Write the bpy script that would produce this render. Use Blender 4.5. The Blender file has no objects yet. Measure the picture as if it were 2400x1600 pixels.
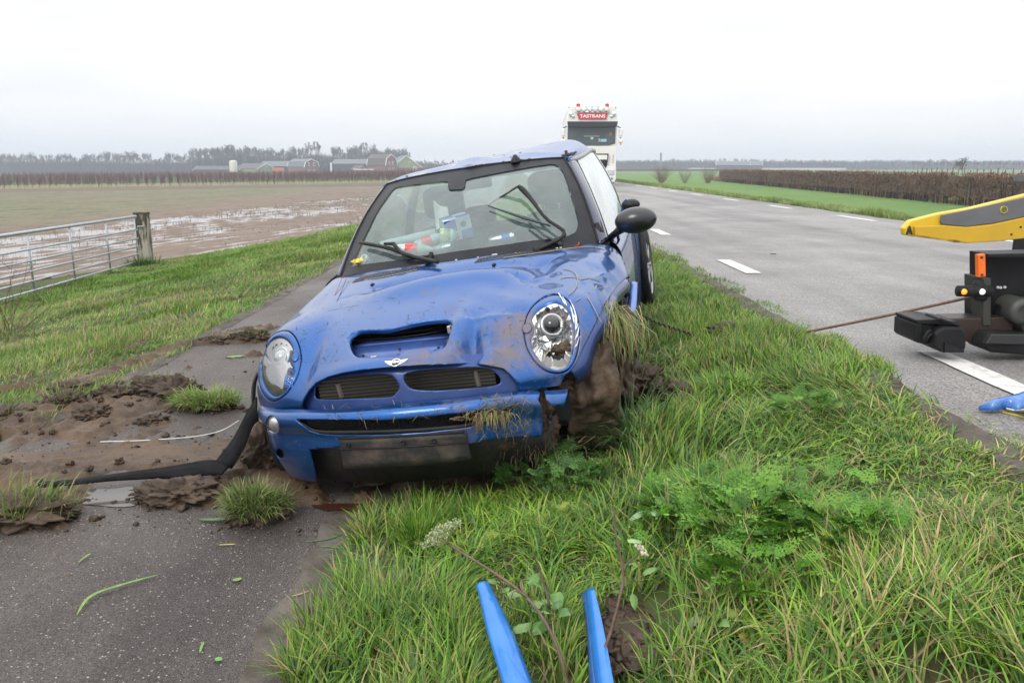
import bpy, bmesh, math, random
import numpy as np
from mathutils import Vector, Matrix, Euler, noise as mnoise
from mathutils.bvhtree import BVHTree
rng = np.random.default_rng(7); random.seed(7)
R_ = math.radians
scn = bpy.context.scene
COL = scn.collection

# ------------------------------------------------------------------ camera
FPX = 1867.0; CAMH = 0.93; PITCH = math.atan(408 / FPX)
cam = bpy.data.cameras.new('camera'); cam.sensor_width = 36; cam.lens = 36 * FPX / 2400
cam.clip_start = 0.05; cam.clip_end = 6000
camo = bpy.data.objects.new('camera', cam); COL.objects.link(camo)
camo.location = (0, 0, CAMH); camo.rotation_euler = (math.pi / 2 - PITCH, 0, 0)
scn.camera = camo

# ------------------------------------------------------------------ overcast sky and soft sun
SUN_EL, SUN_AZ = R_(42), R_(215)
world = bpy.data.worlds.new('World'); scn.world = world; world.use_nodes = True
nt = world.node_tree; nt.nodes.clear()
N = nt.nodes.new; LK = nt.links.new
sky = N('ShaderNodeTexSky'); sky.sky_type = 'NISHITA'; sky.sun_disc = False
sky.sun_elevation = SUN_EL; sky.sun_rotation = SUN_AZ; sky.air_density = 1.0; sky.dust_density = 3.0
tc = N('ShaderNodeTexCoord'); sep = N('ShaderNodeSeparateXYZ'); LK(tc.outputs['Generated'], sep.inputs[0])
ramp = N('ShaderNodeValToRGB'); ramp.color_ramp.interpolation = 'EASE'
e = ramp.color_ramp.elements; e[0].position = 0.0; e[0].color = (.465, .465, .467, 1); e[1].position = 1.0; e[1].color = (1, 1, 1, 1)
LK(sep.outputs['Z'], ramp.inputs[0])
mp = N('ShaderNodeMapping'); mp.inputs['Scale'].default_value = (1.1, 1.1, 5.5); LK(tc.outputs['Generated'], mp.inputs[0])
nz = N('ShaderNodeTexNoise'); nz.inputs['Scale'].default_value = 1.6; nz.inputs['Detail'].default_value = 4; LK(mp.outputs[0], nz.inputs[0])
cr = N('ShaderNodeValToRGB'); cr.color_ramp.elements[0].position = .32; cr.color_ramp.elements[0].color = (.83, .87, .93, 1)
cr.color_ramp.elements[1].position = .62; cr.color_ramp.elements[1].color = (1.04, 1.035, 1.03, 1); LK(nz.outputs[0], cr.inputs[0])
mul = N('ShaderNodeMixRGB'); mul.blend_type = 'MULTIPLY'; mul.inputs[0].default_value = 1
LK(ramp.outputs[0], mul.inputs[1]); LK(cr.outputs[0], mul.inputs[2])
bg1 = N('ShaderNodeBackground'); bg1.inputs[1].default_value = 2.35; LK(mul.outputs[0], bg1.inputs[0])
bg2 = N('ShaderNodeBackground'); bg2.inputs[1].default_value = 0.05; LK(sky.outputs[0], bg2.inputs[0])
mx = N('ShaderNodeMixShader'); mx.inputs[0].default_value = .06; LK(bg1.outputs[0], mx.inputs[1]); LK(bg2.outputs[0], mx.inputs[2])
out = N('ShaderNodeOutputWorld'); LK(mx.outputs[0], out.inputs[0])
sun = bpy.data.lights.new('sun', 'SUN'); sun.energy = 1.5; sun.angle = R_(22); sun.color = (1, .97, .93)
suno = bpy.data.objects.new('sun', sun); COL.objects.link(suno)
suno.rotation_euler = (math.pi / 2 - SUN_EL, 0, math.pi - SUN_AZ)
vs = scn.view_settings; vs.view_transform = 'Standard'; vs.look = 'None'; vs.exposure = 0.0; vs.gamma = 1; vs.use_curve_mapping = False
scn.cycles.max_bounces = 8; scn.cycles.transparent_max_bounces = 16

# ------------------------------------------------------------------ materials
MATS = {}
def mat(name, col, rough=.6, metal=0, var=.0, scale=8, bump=0, bscale=60, coat=0, col2=None, spec=.5, trans=0, emit=None, estr=1, coords='Object', stretch=(1, 1, 1), detail=5, lo=.35, hi=.65, subs=0):
    if name in MATS: return MATS[name]
    m = bpy.data.materials.new(name); m.use_nodes = True; t = m.node_tree; n = t.nodes; l = t.links
    b = n['Principled BSDF']
    b.inputs['Roughness'].default_value = rough; b.inputs['Metallic'].default_value = metal
    b.inputs['Specular IOR Level'].default_value = spec; b.inputs['Coat Weight'].default_value = coat; b.inputs['Coat Roughness'].default_value = .06
    b.inputs['Base Color'].default_value = (*col, 1); b.inputs['Transmission Weight'].default_value = trans
    if emit: b.inputs['Emission Color'].default_value = (*emit, 1); b.inputs['Emission Strength'].default_value = estr
    tcn = n.new('ShaderNodeTexCoord'); mpn = n.new('ShaderNodeMapping'); mpn.inputs['Scale'].default_value = stretch
    l.new(tcn.outputs[coords], mpn.inputs[0])
    if var or col2:
        q = n.new('ShaderNodeTexNoise'); q.inputs['Scale'].default_value = scale; q.inputs['Detail'].default_value = detail; q.inputs['Roughness'].default_value = .65
        l.new(mpn.outputs[0], q.inputs[0]); c = n.new('ShaderNodeValToRGB')
        c2 = col2 or tuple(x * (1 + var) for x in col); c1 = col if col2 else tuple(x * (1 - var) for x in col)
        c.color_ramp.elements[0].position = lo; c.color_ramp.elements[0].color = (*c1, 1)
        c.color_ramp.elements[1].position = hi; c.color_ramp.elements[1].color = (*c2, 1)
        l.new(q.outputs[0], c.inputs[0]); l.new(c.outputs[0], b.inputs['Base Color'])
    if bump:
        q = n.new('ShaderNodeTexNoise'); q.inputs['Scale'].default_value = bscale; q.inputs['Detail'].default_value = 6; l.new(mpn.outputs[0], q.inputs[0])
        bn = n.new('ShaderNodeBump'); bn.inputs['Strength'].default_value = 1; bn.inputs['Distance'].default_value = bump
        l.new(q.outputs[0], bn.inputs['Height']); l.new(bn.outputs[0], b.inputs['Normal'])
    MATS[name] = m; return m

def asphalt(name, base, light, vor, speck, rough_lo, rough_hi, wet=.5):
    m = bpy.data.materials.new(name); m.use_nodes = True; t = m.node_tree; n = t.nodes; l = t.links; b = n['Principled BSDF']
    g = n.new('ShaderNodeNewGeometry')
    q = n.new('ShaderNodeTexNoise'); q.inputs['Scale'].default_value = .7; q.inputs['Detail'].default_value = 8; q.inputs['Roughness'].default_value = .7; l.new(g.outputs['Position'], q.inputs[0])
    c = n.new('ShaderNodeValToRGB'); c.color_ramp.elements[0].position = .38; c.color_ramp.elements[1].position = .62
    c.color_ramp.elements[0].color = (*base, 1); c.color_ramp.elements[1].color = (*light, 1)
    st_ = n.new('ShaderNodeMapping'); st_.inputs['Scale'].default_value = (1.5, .10, 1); l.new(g.outputs['Position'], st_.inputs[0]); q3 = n.new('ShaderNodeTexNoise'); q3.inputs['Scale'].default_value = 1.1; q3.inputs['Detail'].default_value = 6; l.new(st_.outputs[0], q3.inputs[0])
    av = n.new('ShaderNodeMath'); av.operation = 'ADD'; l.new(q.outputs[0], av.inputs[0]); l.new(q3.outputs[0], av.inputs[1]); hf = n.new('ShaderNodeMath'); hf.operation = 'MULTIPLY'; hf.inputs[1].default_value = .5; l.new(av.outputs[0], hf.inputs[0]); l.new(hf.outputs[0], c.inputs[0])
    v = n.new('ShaderNodeTexVoronoi'); v.inputs['Scale'].default_value = vor; l.new(g.outputs['Position'], v.inputs[0])
    sh = n.new('ShaderNodeSeparateColor'); l.new(v.outputs['Color'], sh.inputs[0])
    # light pebbles: only some cells, near the cell centre
    a = n.new('ShaderNodeMath'); a.operation = 'GREATER_THAN'; a.inputs[1].default_value = speck; l.new(sh.outputs[0], a.inputs[0])
    thr = n.new('ShaderNodeMath'); thr.operation = 'MULTIPLY_ADD'; l.new(sh.outputs[1], thr.inputs[0]); thr.inputs[1].default_value = .30; thr.inputs[2].default_value = .08
    d = n.new('ShaderNodeMath'); d.operation = 'LESS_THAN'; l.new(v.outputs['Distance'], d.inputs[0]); l.new(thr.outputs[0], d.inputs[1])
    mm = n.new('ShaderNodeMath'); mm.operation = 'MULTIPLY'; l.new(a.outputs[0], mm.inputs[0]); l.new(d.outputs[0], mm.inputs[1])
    pc = n.new('ShaderNodeValToRGB'); pc.color_ramp.elements[0].color = (.20, .14, .09, 1); pc.color_ramp.elements[1].color = (.36, .34, .31, 1)
    x = pc.color_ramp.elements.new(.35); x.color = (.15, .147, .138, 1); x = pc.color_ramp.elements.new(.6); x.color = (.22, .19, .14, 1); l.new(sh.outputs[2], pc.inputs[0])
    # fine aggregate
    v2 = n.new('ShaderNodeTexVoronoi'); v2.inputs['Scale'].default_value = vor * 2.1; l.new(g.outputs['Position'], v2.inputs[0])
    s2 = n.new('ShaderNodeSeparateColor'); l.new(v2.outputs['Color'], s2.inputs[0])
    mr = n.new('ShaderNodeMapRange'); mr.inputs[3].default_value = .55; mr.inputs[4].default_value = 1.5; l.new(s2.outputs[0], mr.inputs[0])
    mu = n.new('ShaderNodeMixRGB'); mu.blend_type = 'MULTIPLY'; mu.inputs[0].default_value = 1; l.new(c.outputs[0], mu.inputs[1]); l.new(mr.outputs[0], mu.inputs[2])
    mi = n.new('ShaderNodeMixRGB'); l.new(mm.outputs[0], mi.inputs[0]); l.new(mu.outputs[0], mi.inputs[1]); l.new(pc.outputs[0], mi.inputs[2])
    l.new(mi.outputs[0], b.inputs['Base Color'])
    q2 = n.new('ShaderNodeTexNoise'); q2.inputs['Scale'].default_value = 1.3; q2.inputs['Detail'].default_value = 6; l.new(g.outputs['Position'], q2.inputs[0])
    r = n.new('ShaderNodeMapRange'); r.inputs[1].default_value = .35; r.inputs[2].default_value = .65; r.inputs[3].default_value = rough_lo; r.inputs[4].default_value = rough_hi; l.new(q2.outputs[0], r.inputs[0]); l.new(r.outputs[0], b.inputs['Roughness'])
    b.inputs['Specular IOR Level'].default_value = wet
    bn = n.new('ShaderNodeBump'); bn.inputs['Distance'].default_value = .0035; bn.inputs['Strength'].default_value = .9; bn.invert = True
    l.new(v2.outputs['Distance'], bn.inputs['Height']); l.new(bn.outputs[0], b.inputs['Normal'])
    return m

def attr_mat(name, rough=.5, transl=.25, spec=.4):
    m = bpy.data.materials.new(name); m.use_nodes = True; t = m.node_tree; n = t.nodes; l = t.links; b = n['Principled BSDF']
    a = n.new('ShaderNodeAttribute'); a.attribute_name = 'col'; l.new(a.outputs['Color'], b.inputs['Base Color'])
    b.inputs['Roughness'].default_value = rough; b.inputs['Specular IOR Level'].default_value = spec
    tr = n.new('ShaderNodeBsdfTranslucent'); l.new(a.outputs['Color'], tr.inputs[0])
    mxx = n.new('ShaderNodeMixShader'); mxx.inputs[0].default_value = transl
    l.new(b.outputs[0], mxx.inputs[1]); l.new(tr.outputs[0], mxx.inputs[2]); l.new(mxx.outputs[0], n['Material Output'].inputs[0])
    return m

def glass_mat(name, tint=(.86, .93, .92), dust_veil=.0, r0=.05, rough=.01, dust_veil_col=(.6, .65, .66), glc=1.0):
    m = bpy.data.materials.new(name); m.use_nodes = True; t = m.node_tree; n = t.nodes; l = t.links; n.remove(n['Principled BSDF'])
    tr = n.new('ShaderNodeBsdfTransparent'); tr.inputs[0].default_value = (*tint, 1)
    gl = n.new('ShaderNodeBsdfGlossy'); gl.inputs['Roughness'].default_value = rough; gl.inputs['Color'].default_value = (glc, glc, glc, 1)
    fr = n.new('ShaderNodeFresnel'); fr.inputs[0].default_value = 1.5
    mr = n.new('ShaderNodeMath'); mr.operation = 'ADD'; mr.use_clamp = True; mr.inputs[1].default_value = r0; l.new(fr.outputs[0], mr.inputs[0])
    a = n.new('ShaderNodeMixShader'); l.new(mr.outputs[0], a.inputs[0]); l.new(tr.outputs[0], a.inputs[1]); l.new(gl.outputs[0], a.inputs[2])
    last = a
    if dust_veil:  # diffuse layer: dirt on lenses, painted reflection haze on the windscreen
        df = n.new('ShaderNodeBsdfDiffuse'); df.inputs[0].default_value = (*dust_veil_col, 1)
        tcn = n.new('ShaderNodeTexCoord'); q = n.new('ShaderNodeTexNoise'); q.inputs['Scale'].default_value = 4; q.inputs['Detail'].default_value = 9; q.inputs['Roughness'].default_value = .75; l.new(tcn.outputs['Object'], q.inputs[0])
        r = n.new('ShaderNodeMapRange'); r.inputs[1].default_value = .35; r.inputs[2].default_value = .7; r.inputs[3].default_value = dust_veil * .5; r.inputs[4].default_value = dust_veil * 1.5; l.new(q.outputs[0], r.inputs[0])
        c = n.new('ShaderNodeMixShader'); l.new(r.outputs[0], c.inputs[0]); l.new(a.outputs[0], c.inputs[1]); l.new(df.outputs[0], c.inputs[2]); last = c
    l.new(last.outputs[0], n['Material Output'].inputs[0]); return m

def paint_mat():
    m = bpy.data.materials.new('blue_paint'); m.use_nodes = True; t = m.node_tree; n = t.nodes; l = t.links; b = n['Principled BSDF']
    tcn = n.new('ShaderNodeTexCoord')
    b.inputs['Metallic'].default_value = .72; b.inputs['Coat Weight'].default_value = 1; b.inputs['Coat Roughness'].default_value = .03; b.inputs['Coat IOR'].default_value = 1.5
    q = n.new('ShaderNodeTexNoise'); q.inputs['Scale'].default_value = 2.6; q.inputs['Detail'].default_value = 9; q.inputs['Roughness'].default_value = .72; l.new(tcn.outputs['Object'], q.inputs[0])
    # muddy film: heavier towards the low, struck front corner of the car
    sp = n.new('ShaderNodeSeparateXYZ'); l.new(tcn.outputs['Object'], sp.inputs[0])
    vd = n.new('ShaderNodeVectorMath'); vd.operation = 'DISTANCE'; vd.inputs[1].default_value = (.42, -1.75, .55); l.new(tcn.outputs['Object'], vd.inputs[0])
    r = n.new('ShaderNodeMapRange'); r.inputs[1].default_value = .1; r.inputs[2].default_value = .75; r.inputs[3].default_value = .19; r.inputs[4].default_value = -.005; l.new(vd.outputs['Value'], r.inputs[0])
    ad = n.new('ShaderNodeMath'); ad.operation = 'ADD'; l.new(q.outputs[0], ad.inputs[0]); l.new(r.outputs[0], ad.inputs[1])
    c = n.new('ShaderNodeMapRange'); c.inputs[1].default_value = .60; c.inputs[2].default_value = .74; c.inputs[3].default_value = 0; c.inputs[4].default_value = .75; l.new(ad.outputs[0], c.inputs[0])
    # fine spatter
    v = n.new('ShaderNodeTexVoronoi'); v.inputs['Scale'].default_value = 75; l.new(tcn.outputs['Object'], v.inputs[0])
    sc = n.new('ShaderNodeSeparateColor'); l.new(v.outputs['Color'], sc.inputs[0])
    s1 = n.new('ShaderNodeMath'); s1.operation = 'MULTIPLY'; s1.inputs[1].default_value = .40; l.new(sc.outputs[0], s1.inputs[0])
    s1b = n.new('ShaderNodeMath'); s1b.operation = 'SUBTRACT'; s1b.inputs[1].default_value = .13; l.new(s1.outputs[0], s1b.inputs[0])
    s2 = n.new('ShaderNodeMath'); s2.operation = 'LESS_THAN'; l.new(v.outputs['Distance'], s2.inputs[0]); l.new(s1b.outputs[0], s2.inputs[1])
    s3 = n.new('ShaderNodeMath'); s3.operation = 'MULTIPLY'; s3.inputs[1].default_value = .55; l.new(s2.outputs[0], s3.inputs[0])
    mxx = n.new('ShaderNodeMath'); mxx.operation = 'MAXIMUM'; l.new(c.outputs[0], mxx.inputs[0]); l.new(s3.outputs[0], mxx.inputs[1])
    mi = n.new('ShaderNodeMixRGB'); mi.inputs[1].default_value = (.0015, .072, .275, 1); mi.inputs[2].default_value = (.17, .125, .09, 1); l.new(mxx.outputs[0], mi.inputs[0])
    l.new(mi.outputs[0], b.inputs['Base Color'])
    def lerp(a0, a1, sock):
        k = n.new('ShaderNodeMapRange'); k.inputs[3].default_value = a0; k.inputs[4].default_value = a1; l.new(mxx.outputs[0], k.inputs[0]); l.new(k.outputs[0], b.inputs[sock])
    lerp(.36, .8, 'Roughness'); lerp(.72, 0, 'Metallic'); lerp(.75, 0, 'Coat Weight')
    return m

def mud_mat(name='mud', wetness=.5, c1=(.034, .023, .015), c2=(.090, .060, .039)):
    return mat(name, c1, rough=.62 - .25 * wetness, col2=c2, scale=9, bump=.006, bscale=45, detail=9, spec=.22)

# ------------------------------------------------------------------ mesh helpers
def setp(o, label=None, cat=None, group=None, kind=None):
    if label: o['label'] = label
    if cat: o['category'] = cat
    if group: o['group'] = group
    if kind: o['kind'] = kind
    return o
def mobj(name, V, F, m, parent=None, smooth=False, **k):
    me = bpy.data.meshes.new(name); me.from_pydata([tuple(map(float, v)) for v in V], [], [tuple(map(int, f)) for f in F])
    if smooth: me.polygons.foreach_set('use_smooth', [True] * len(me.polygons))
    if m: me.materials.append(m)
    me.update(); o = bpy.data.objects.new(name, me); COL.objects.link(o)
    if parent: o.parent = parent
    return setp(o, **k)
def fast_mesh(name, V, F, m, parent=None, col=None, smooth=False, **k):
    """V (n,3) array, F (m,3|4) int array: bulk mesh"""
    V = np.asarray(V, np.float32); F = np.asarray(F, np.int32); me = bpy.data.meshes.new(name)
    me.vertices.add(len(V)); me.vertices.foreach_set('co', V.ravel())
    me.loops.add(F.size); me.loops.foreach_set('vertex_index', F.ravel())
    me.polygons.add(len(F)); me.polygons.foreach_set('loop_start', np.arange(0, F.size, F.shape[1], dtype=np.int32))
    me.polygons.foreach_set('loop_total', np.full(len(F), F.shape[1], np.int32))
    if smooth: me.polygons.foreach_set('use_smooth', np.ones(len(F), bool))
    me.update(calc_edges=True)
    if col is not None:
        a = me.color_attributes.new('col', 'FLOAT_COLOR', 'POINT'); c = np.ones((len(V), 4), np.float32); c[:, :3] = col; a.data.foreach_set('color', c.ravel())
    if m: me.materials.append(m)
    o = bpy.data.objects.new(name, me); COL.objects.link(o)
    if parent: o.parent = parent
    return setp(o, **k)
def empty(name, loc=(0, 0, 0), rot=(0, 0, 0), label=None, cat=None, group=None):
    o = bpy.data.objects.new(name, None); COL.objects.link(o); o.location = loc; o.rotation_euler = rot; o.empty_display_size = .1
    return setp(o, label, cat, group)
class MB:
    def __init__(s): s.V = []; s.F = []
    def add(s, V, F):
        b = len(s.V); s.V += [tuple(v) for v in V]; s.F += [tuple(i + b for i in f) for f in F]; return s
    def box(s, x0, x1, y0, y1, z0, z1):
        return s.add([(x0, y0, z0), (x1, y0, z0), (x1, y1, z0), (x0, y1, z0), (x0, y0, z1), (x1, y0, z1), (x1, y1, z1), (x0, y1, z1)],
                     [(3, 2, 1, 0), (4, 5, 6, 7), (0, 1, 5, 4), (1, 2, 6, 5), (2, 3, 7, 6), (3, 0, 4, 7)])
    def tube(s, pts, r, n=8, cap=True, flat=1.0):
        pts = [Vector(p) for p in pts]; rs = r if hasattr(r, '__len__') else [r] * len(pts); V = []; F = []; up = None
        for i, p in enumerate(pts):
            d = (pts[min(i + 1, len(pts) - 1)] - pts[max(i - 1, 0)]).normalized()
            if up is None: up = Vector((0, 0, 1)) if abs(d.z) < .9 else Vector((1, 0, 0))
            a = d.cross(up).normalized(); up = a.cross(d).normalized()
            for k in range(n):
                t = 2 * math.pi * k / n + math.pi / n; V.append(p + (a * math.cos(t) + up * math.sin(t) * flat) * rs[i])
        for i in range(len(pts) - 1):
            for k in range(n): F.append((i * n + k, i * n + (k + 1) % n, (i + 1) * n + (k + 1) % n, (i + 1) * n + k))
        if cap: F += [tuple(range(n))[::-1], tuple((len(pts) - 1) * n + k for k in range(n))]
        return s.add(V, F)
    def lathe(s, prof, o=(0, 0, 0), axis='z', n=24, sx=1, sy=1):
        V = []; F = []
        for (r, h) in prof:
            for k in range(n):
                t = 2 * math.pi * k / n; x, y = r * math.cos(t) * sx, r * math.sin(t) * sy
                v = {'z': (x, y, h), 'y': (x, h, y), 'x': (h, x, y)}[axis]; V.append((v[0] + o[0], v[1] + o[1], v[2] + o[2]))
        for i in range(len(prof) - 1):
            for k in range(n): F.append((i * n + k, i * n + (k + 1) % n, (i + 1) * n + (k + 1) % n, (i + 1) * n + k))
        return s.add(V, F)
    def prism(s, poly, a0, a1, axis='y'):
        n = len(poly); V = []
        for a in (a0, a1):
            for (p, q) in poly: V.append({'y': (p, a, q), 'x': (a, p, q), 'z': (p, q, a)}[axis])
        return s.add(V, [tuple(range(n)), tuple(range(2 * n - 1, n - 1, -1))] + [(i, i + n, (i + 1) % n + n, (i + 1) % n) for i in range(n)])
    def obj(s, name, m, parent=None, smooth=False, bevel=0, **k):
        o = mobj(name, s.V, s.F, m, parent, smooth, **k)
        bm = bmesh.new(); bm.from_mesh(o.data); bmesh.ops.recalc_face_normals(bm, faces=bm.faces); bm.to_mesh(o.data); bm.free()
        if bevel:
            b = o.modifiers.new('bevel', 'BEVEL'); b.width = bevel; b.segments = 2; b.limit_method = 'ANGLE'
            if smooth: o.modifiers.new('wn', 'WEIGHTED_NORMAL')
        return o
def smooth_angle(o, ang=40):
    me = o.data; me.polygons.foreach_set('use_smooth', [True] * len(me.polygons))
    bm = bmesh.new(); bm.from_mesh(me); a = R_(ang)
    for ed in bm.edges:
        if len(ed.link_faces) == 2 and ed.calc_face_angle(0) > a: ed.smooth = False
    bm.to_mesh(me); bm.free(); return o
_ico = {}
def ico(sub):
    if sub not in _ico:
        bm = bmesh.new(); bmesh.ops.create_icosphere(bm, subdivisions=sub, radius=1)
        _ico[sub] = (np.array([v.co[:] for v in bm.verts]), np.array([[v.index for v in f.verts] for f in bm.faces])); bm.free()
    return _ico[sub]
def vnoise(P, s, seed=0, oct=3):
    o = np.zeros(len(P))
    for i, p in enumerate(P):
        v = Vector((p[0] * s + seed * 13.1, p[1] * s + seed * 7.7, (p[2] if len(p) > 2 else 0) * s + seed))
        o[i] = mnoise.fractal(v, 1.0, 2.0, oct)
    return o
def vgrid2(X, Y, s, seed=0):
    """cheap numpy value noise on arrays X,Y"""
    def h(i, j):
        v = np.sin(i * 127.1 + j * 311.7 + seed * 74.7) * 43758.5453; return v - np.floor(v)
    x = X * s; y = Y * s; i = np.floor(x); j = np.floor(y); fx = x - i; fy = y - j; fx = fx * fx * (3 - 2 * fx); fy = fy * fy * (3 - 2 * fy)
    return (h(i, j) * (1 - fx) + h(i + 1, j) * fx) * (1 - fy) + (h(i, j + 1) * (1 - fx) + h(i + 1, j + 1) * fx) * fy
def fbm(X, Y, s, seed=0, o=4, g=.5):
    r = np.zeros_like(X, float); a = 1; t = 0
    for k in range(o): r += a * vgrid2(X, Y, s * 2 ** k, seed + k * 3.3); t += a; a *= g
    return r / t
def blob(c, r, seed, sub=4, rough=.35, flat=.7, freq=1.6):
    V, F = ico(sub); d = 1 + rough * vnoise(V, freq, seed, 5) + rough * .45 * vnoise(V, freq * 4, seed + 3, 3)
    P = V * d[:, None] * np.array(r); return P + np.array(c), F
def catmull(P, n, closed=False):
    P = np.asarray(P, float); m = len(P); T = np.linspace(0, m if closed else m - 1, n, endpoint=not closed); i = np.floor(T).astype(int); f = (T - i)[:, None]
    if closed: g = lambda k: P[(i + k) % m]
    else: i = np.minimum(i, m - 2); f = (T - i)[:, None]; g = lambda k: P[np.clip(i + k, 0, m - 1)]
    a, b, c, d = g(-1), g(0), g(1), g(2)
    return .5 * ((2 * b) + (c - a) * f + (2 * a - 5 * b + 4 * c - d) * f ** 2 + (3 * b - a - 3 * c + d) * f ** 3)
def text_obj(name, s, size, m, parent, M, width=None, extrude=.001, bold=0):
    cu = bpy.data.curves.new(name, 'FONT'); cu.body = s; cu.size = size; cu.extrude = extrude; cu.align_x = 'CENTER'; cu.align_y = 'CENTER'; cu.offset = bold; cu.resolution_u = 3
    o = bpy.data.objects.new(name, cu); COL.objects.link(o); dg = bpy.context.evaluated_depsgraph_get()
    me = bpy.data.meshes.new_from_object(o.evaluated_get(dg)); bpy.data.objects.remove(o); me.name = name
    xs = [v.co.x for v in me.vertices]; k = width / (max(xs) - min(xs)) if width else 1
    me.transform(M @ Matrix.Diagonal((k, 1, 1, 1))); me.materials.clear(); me.materials.append(m)
    o = bpy.data.objects.new(name, me); COL.objects.link(o); o.parent = parent; return o
def grass_blades(root, h, az, lean, w, col, tipcol=None, curl=1.0, seg=3):
    """root (n,3); az lean direction; lean 0 upright..1.3 lying. Returns V,F,C"""
    n = len(root); lv = seg + 1; t = np.linspace(0, 1, lv); d = np.stack([np.cos(az), np.sin(az)], 1)
    ph = rng.uniform(-1, 1, n) * .9 + 0; side = np.stack([-np.sin(az + ph), np.cos(az + ph)], 1)
    V = np.zeros((n, lv * 2 - 1, 3)); C = np.zeros((n, lv * 2 - 1, 3)); pos = np.array(root, float).copy(); prev = 0
    wf = [1, .9, .6, 0] if seg == 3 else ([1, .75, 0] if seg == 2 else [1, 0])
    for k in range(lv):
        if k:
            ang = lean * (.35 + curl * 1.0 * (t[k] + t[k - 1]) / 2); st = h / seg
            pos = pos + np.stack([d[:, 0] * np.sin(ang) * st, d[:, 1] * np.sin(ang) * st, np.cos(ang) * st], 1)
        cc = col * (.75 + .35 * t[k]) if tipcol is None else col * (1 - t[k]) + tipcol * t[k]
        if k < seg:
            s3 = np.concatenate([side * (w * wf[k] / 2)[:, None], np.zeros((n, 1))], 1)
            V[:, 2 * k] = pos - s3; V[:, 2 * k + 1] = pos + s3; C[:, 2 * k] = cc; C[:, 2 * k + 1] = cc
        else: V[:, 2 * k] = pos; C[:, 2 * k] = cc
    nv = lv * 2 - 1; fs = []
    for k in range(seg - 1): fs += [(2 * k, 2 * k + 1, 2 * k + 3), (2 * k, 2 * k + 3, 2 * k + 2)]
    fs.append((2 * seg - 2, 2 * seg - 1, 2 * seg))
    F = (np.array(fs)[None] + (np.arange(n) * nv)[:, None, None]).reshape(-1, 3)
    return V.reshape(-1, 3), F, C.reshape(-1, 3)
def joinVF(parts):
    Vs, Fs, Cs, b = [], [], [], 0
    for p in parts:
        Vs.append(p[0]); Fs.append(np.asarray(p[1]) + b); b += len(p[0])
        if len(p) > 2: Cs.append(p[2])
    return np.concatenate(Vs), np.concatenate(Fs), (np.concatenate(Cs) if Cs else None)

# photograph ray -> point of the place (a ray from the camera met with a plane of the real world)
def cray(px, py):
    u = (px - 1200) / FPX; v = -(py - 800) / FPX
    return np.array([u, math.cos(PITCH) + v * math.sin(PITCH), -math.sin(PITCH) + v * math.cos(PITCH)])
CAM0 = np.array([0, 0, CAMH])
def at(px, py, **k):
    d = cray(px, py); a, v = list(k.items())[0]; i = 'XYZ'.index(a); return CAM0 + (v - CAM0[i]) / d[i] * d

# ------------------------------------------------------------------ terrain
PX = np.array([-400, -60, -9, -7.4, -5.6, -3.6, -2.62, -.57, -.25, .3, .95, 1.4, 1.70, 6.95, 7.4, 8.5, 10.5, 13, 60, 900.])
PZ = np.array([-1.36, -1.36, -1.34, -1.2, -.9, -.6, -.50, -.50, -.44, -.30, -.12, -.035, -.012, -.012, -.02, -.25, -1.0, -1.3, -1.32, -1.32])
def toe(Y): return np.interp(Y, [0, 18, 31, 60, 120], [0, 0, 3.2, 4.6, 5.2])
def gz(X, Y):
    X = np.asarray(X, float); Y = np.asarray(Y, float); s = toe(Y)
    Xe = np.where(X < -2.62, -2.62 + (X + 2.62) * (6.38 / np.maximum(6.38 - s * .8, .8)), X)
    z = np.interp(Xe, PX, PZ)
    b = (fbm(X, Y, .9, 3) - .5) * .09 + (fbm(X, Y, 3.5, 5) - .5) * .04
    k = np.clip((X - -.5) / .25, 0, 1) * np.clip((1.6 - X) / .25, 0, 1) + np.clip((-2.75 - X) / .4, 0, 1) * np.clip((X + 12) / 2, 0, 1) * 1.0 + np.clip((X - 6.9) / .6, 0, 1) * np.clip((40 - X) / 10, 0, 1)
    z = z + b * k
    t = -(X + 8.8) * .948 + (Y - 19) * .317
    z = z - .16 * np.clip((t - .4) / 1.2, 0, 1) * (Y > 9) * (X < -2.7) * np.clip((135 - Y) / 10, 0, 1) * np.clip((-X - 8.8 + np.clip((Y - 19) * 3, 0, 99)) / .8, 0, 1)
    # far land on the left falls away a little
    z = z - np.clip((Y - 150) / 400, 0, 1) * np.clip((-X - 20) / 250, 0, 1) * 2.0
    return z
def grid(xs, ys, zf, name, m, smooth=True, **k):
    X, Y = np.meshgrid(xs, ys); Z = zf(X, Y); nx, ny = len(xs), len(ys)
    V = np.stack([X, Y, Z], -1).reshape(-1, 3); i = np.arange(nx * ny).reshape(ny, nx)
    F = np.stack([i[:-1, :-1], i[:-1, 1:], i[1:, 1:], i[1:, :-1]], -1).reshape(-1, 4)
    return fast_mesh(name, V, F, m, smooth=smooth, **k)
xs = np.unique(np.concatenate([-np.geomspace(12, 2500, 40), np.arange(-12, 14, .16), [-2.62, -.57, 1.7, 6.95], np.geomspace(14, 2500, 40)]))
ys = np.unique(np.concatenate([[-6, -3, -1], np.arange(0, 14, .16), np.geomspace(14, 4500, 120)]))
M_ground = mat('meadow', (.045, .075, .018), col2=(.10, .15, .035), rough=.8, scale=1.7, bump=.03, bscale=30, detail=8, coords='Generated', stretch=(5000, 4500, 1))
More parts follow.
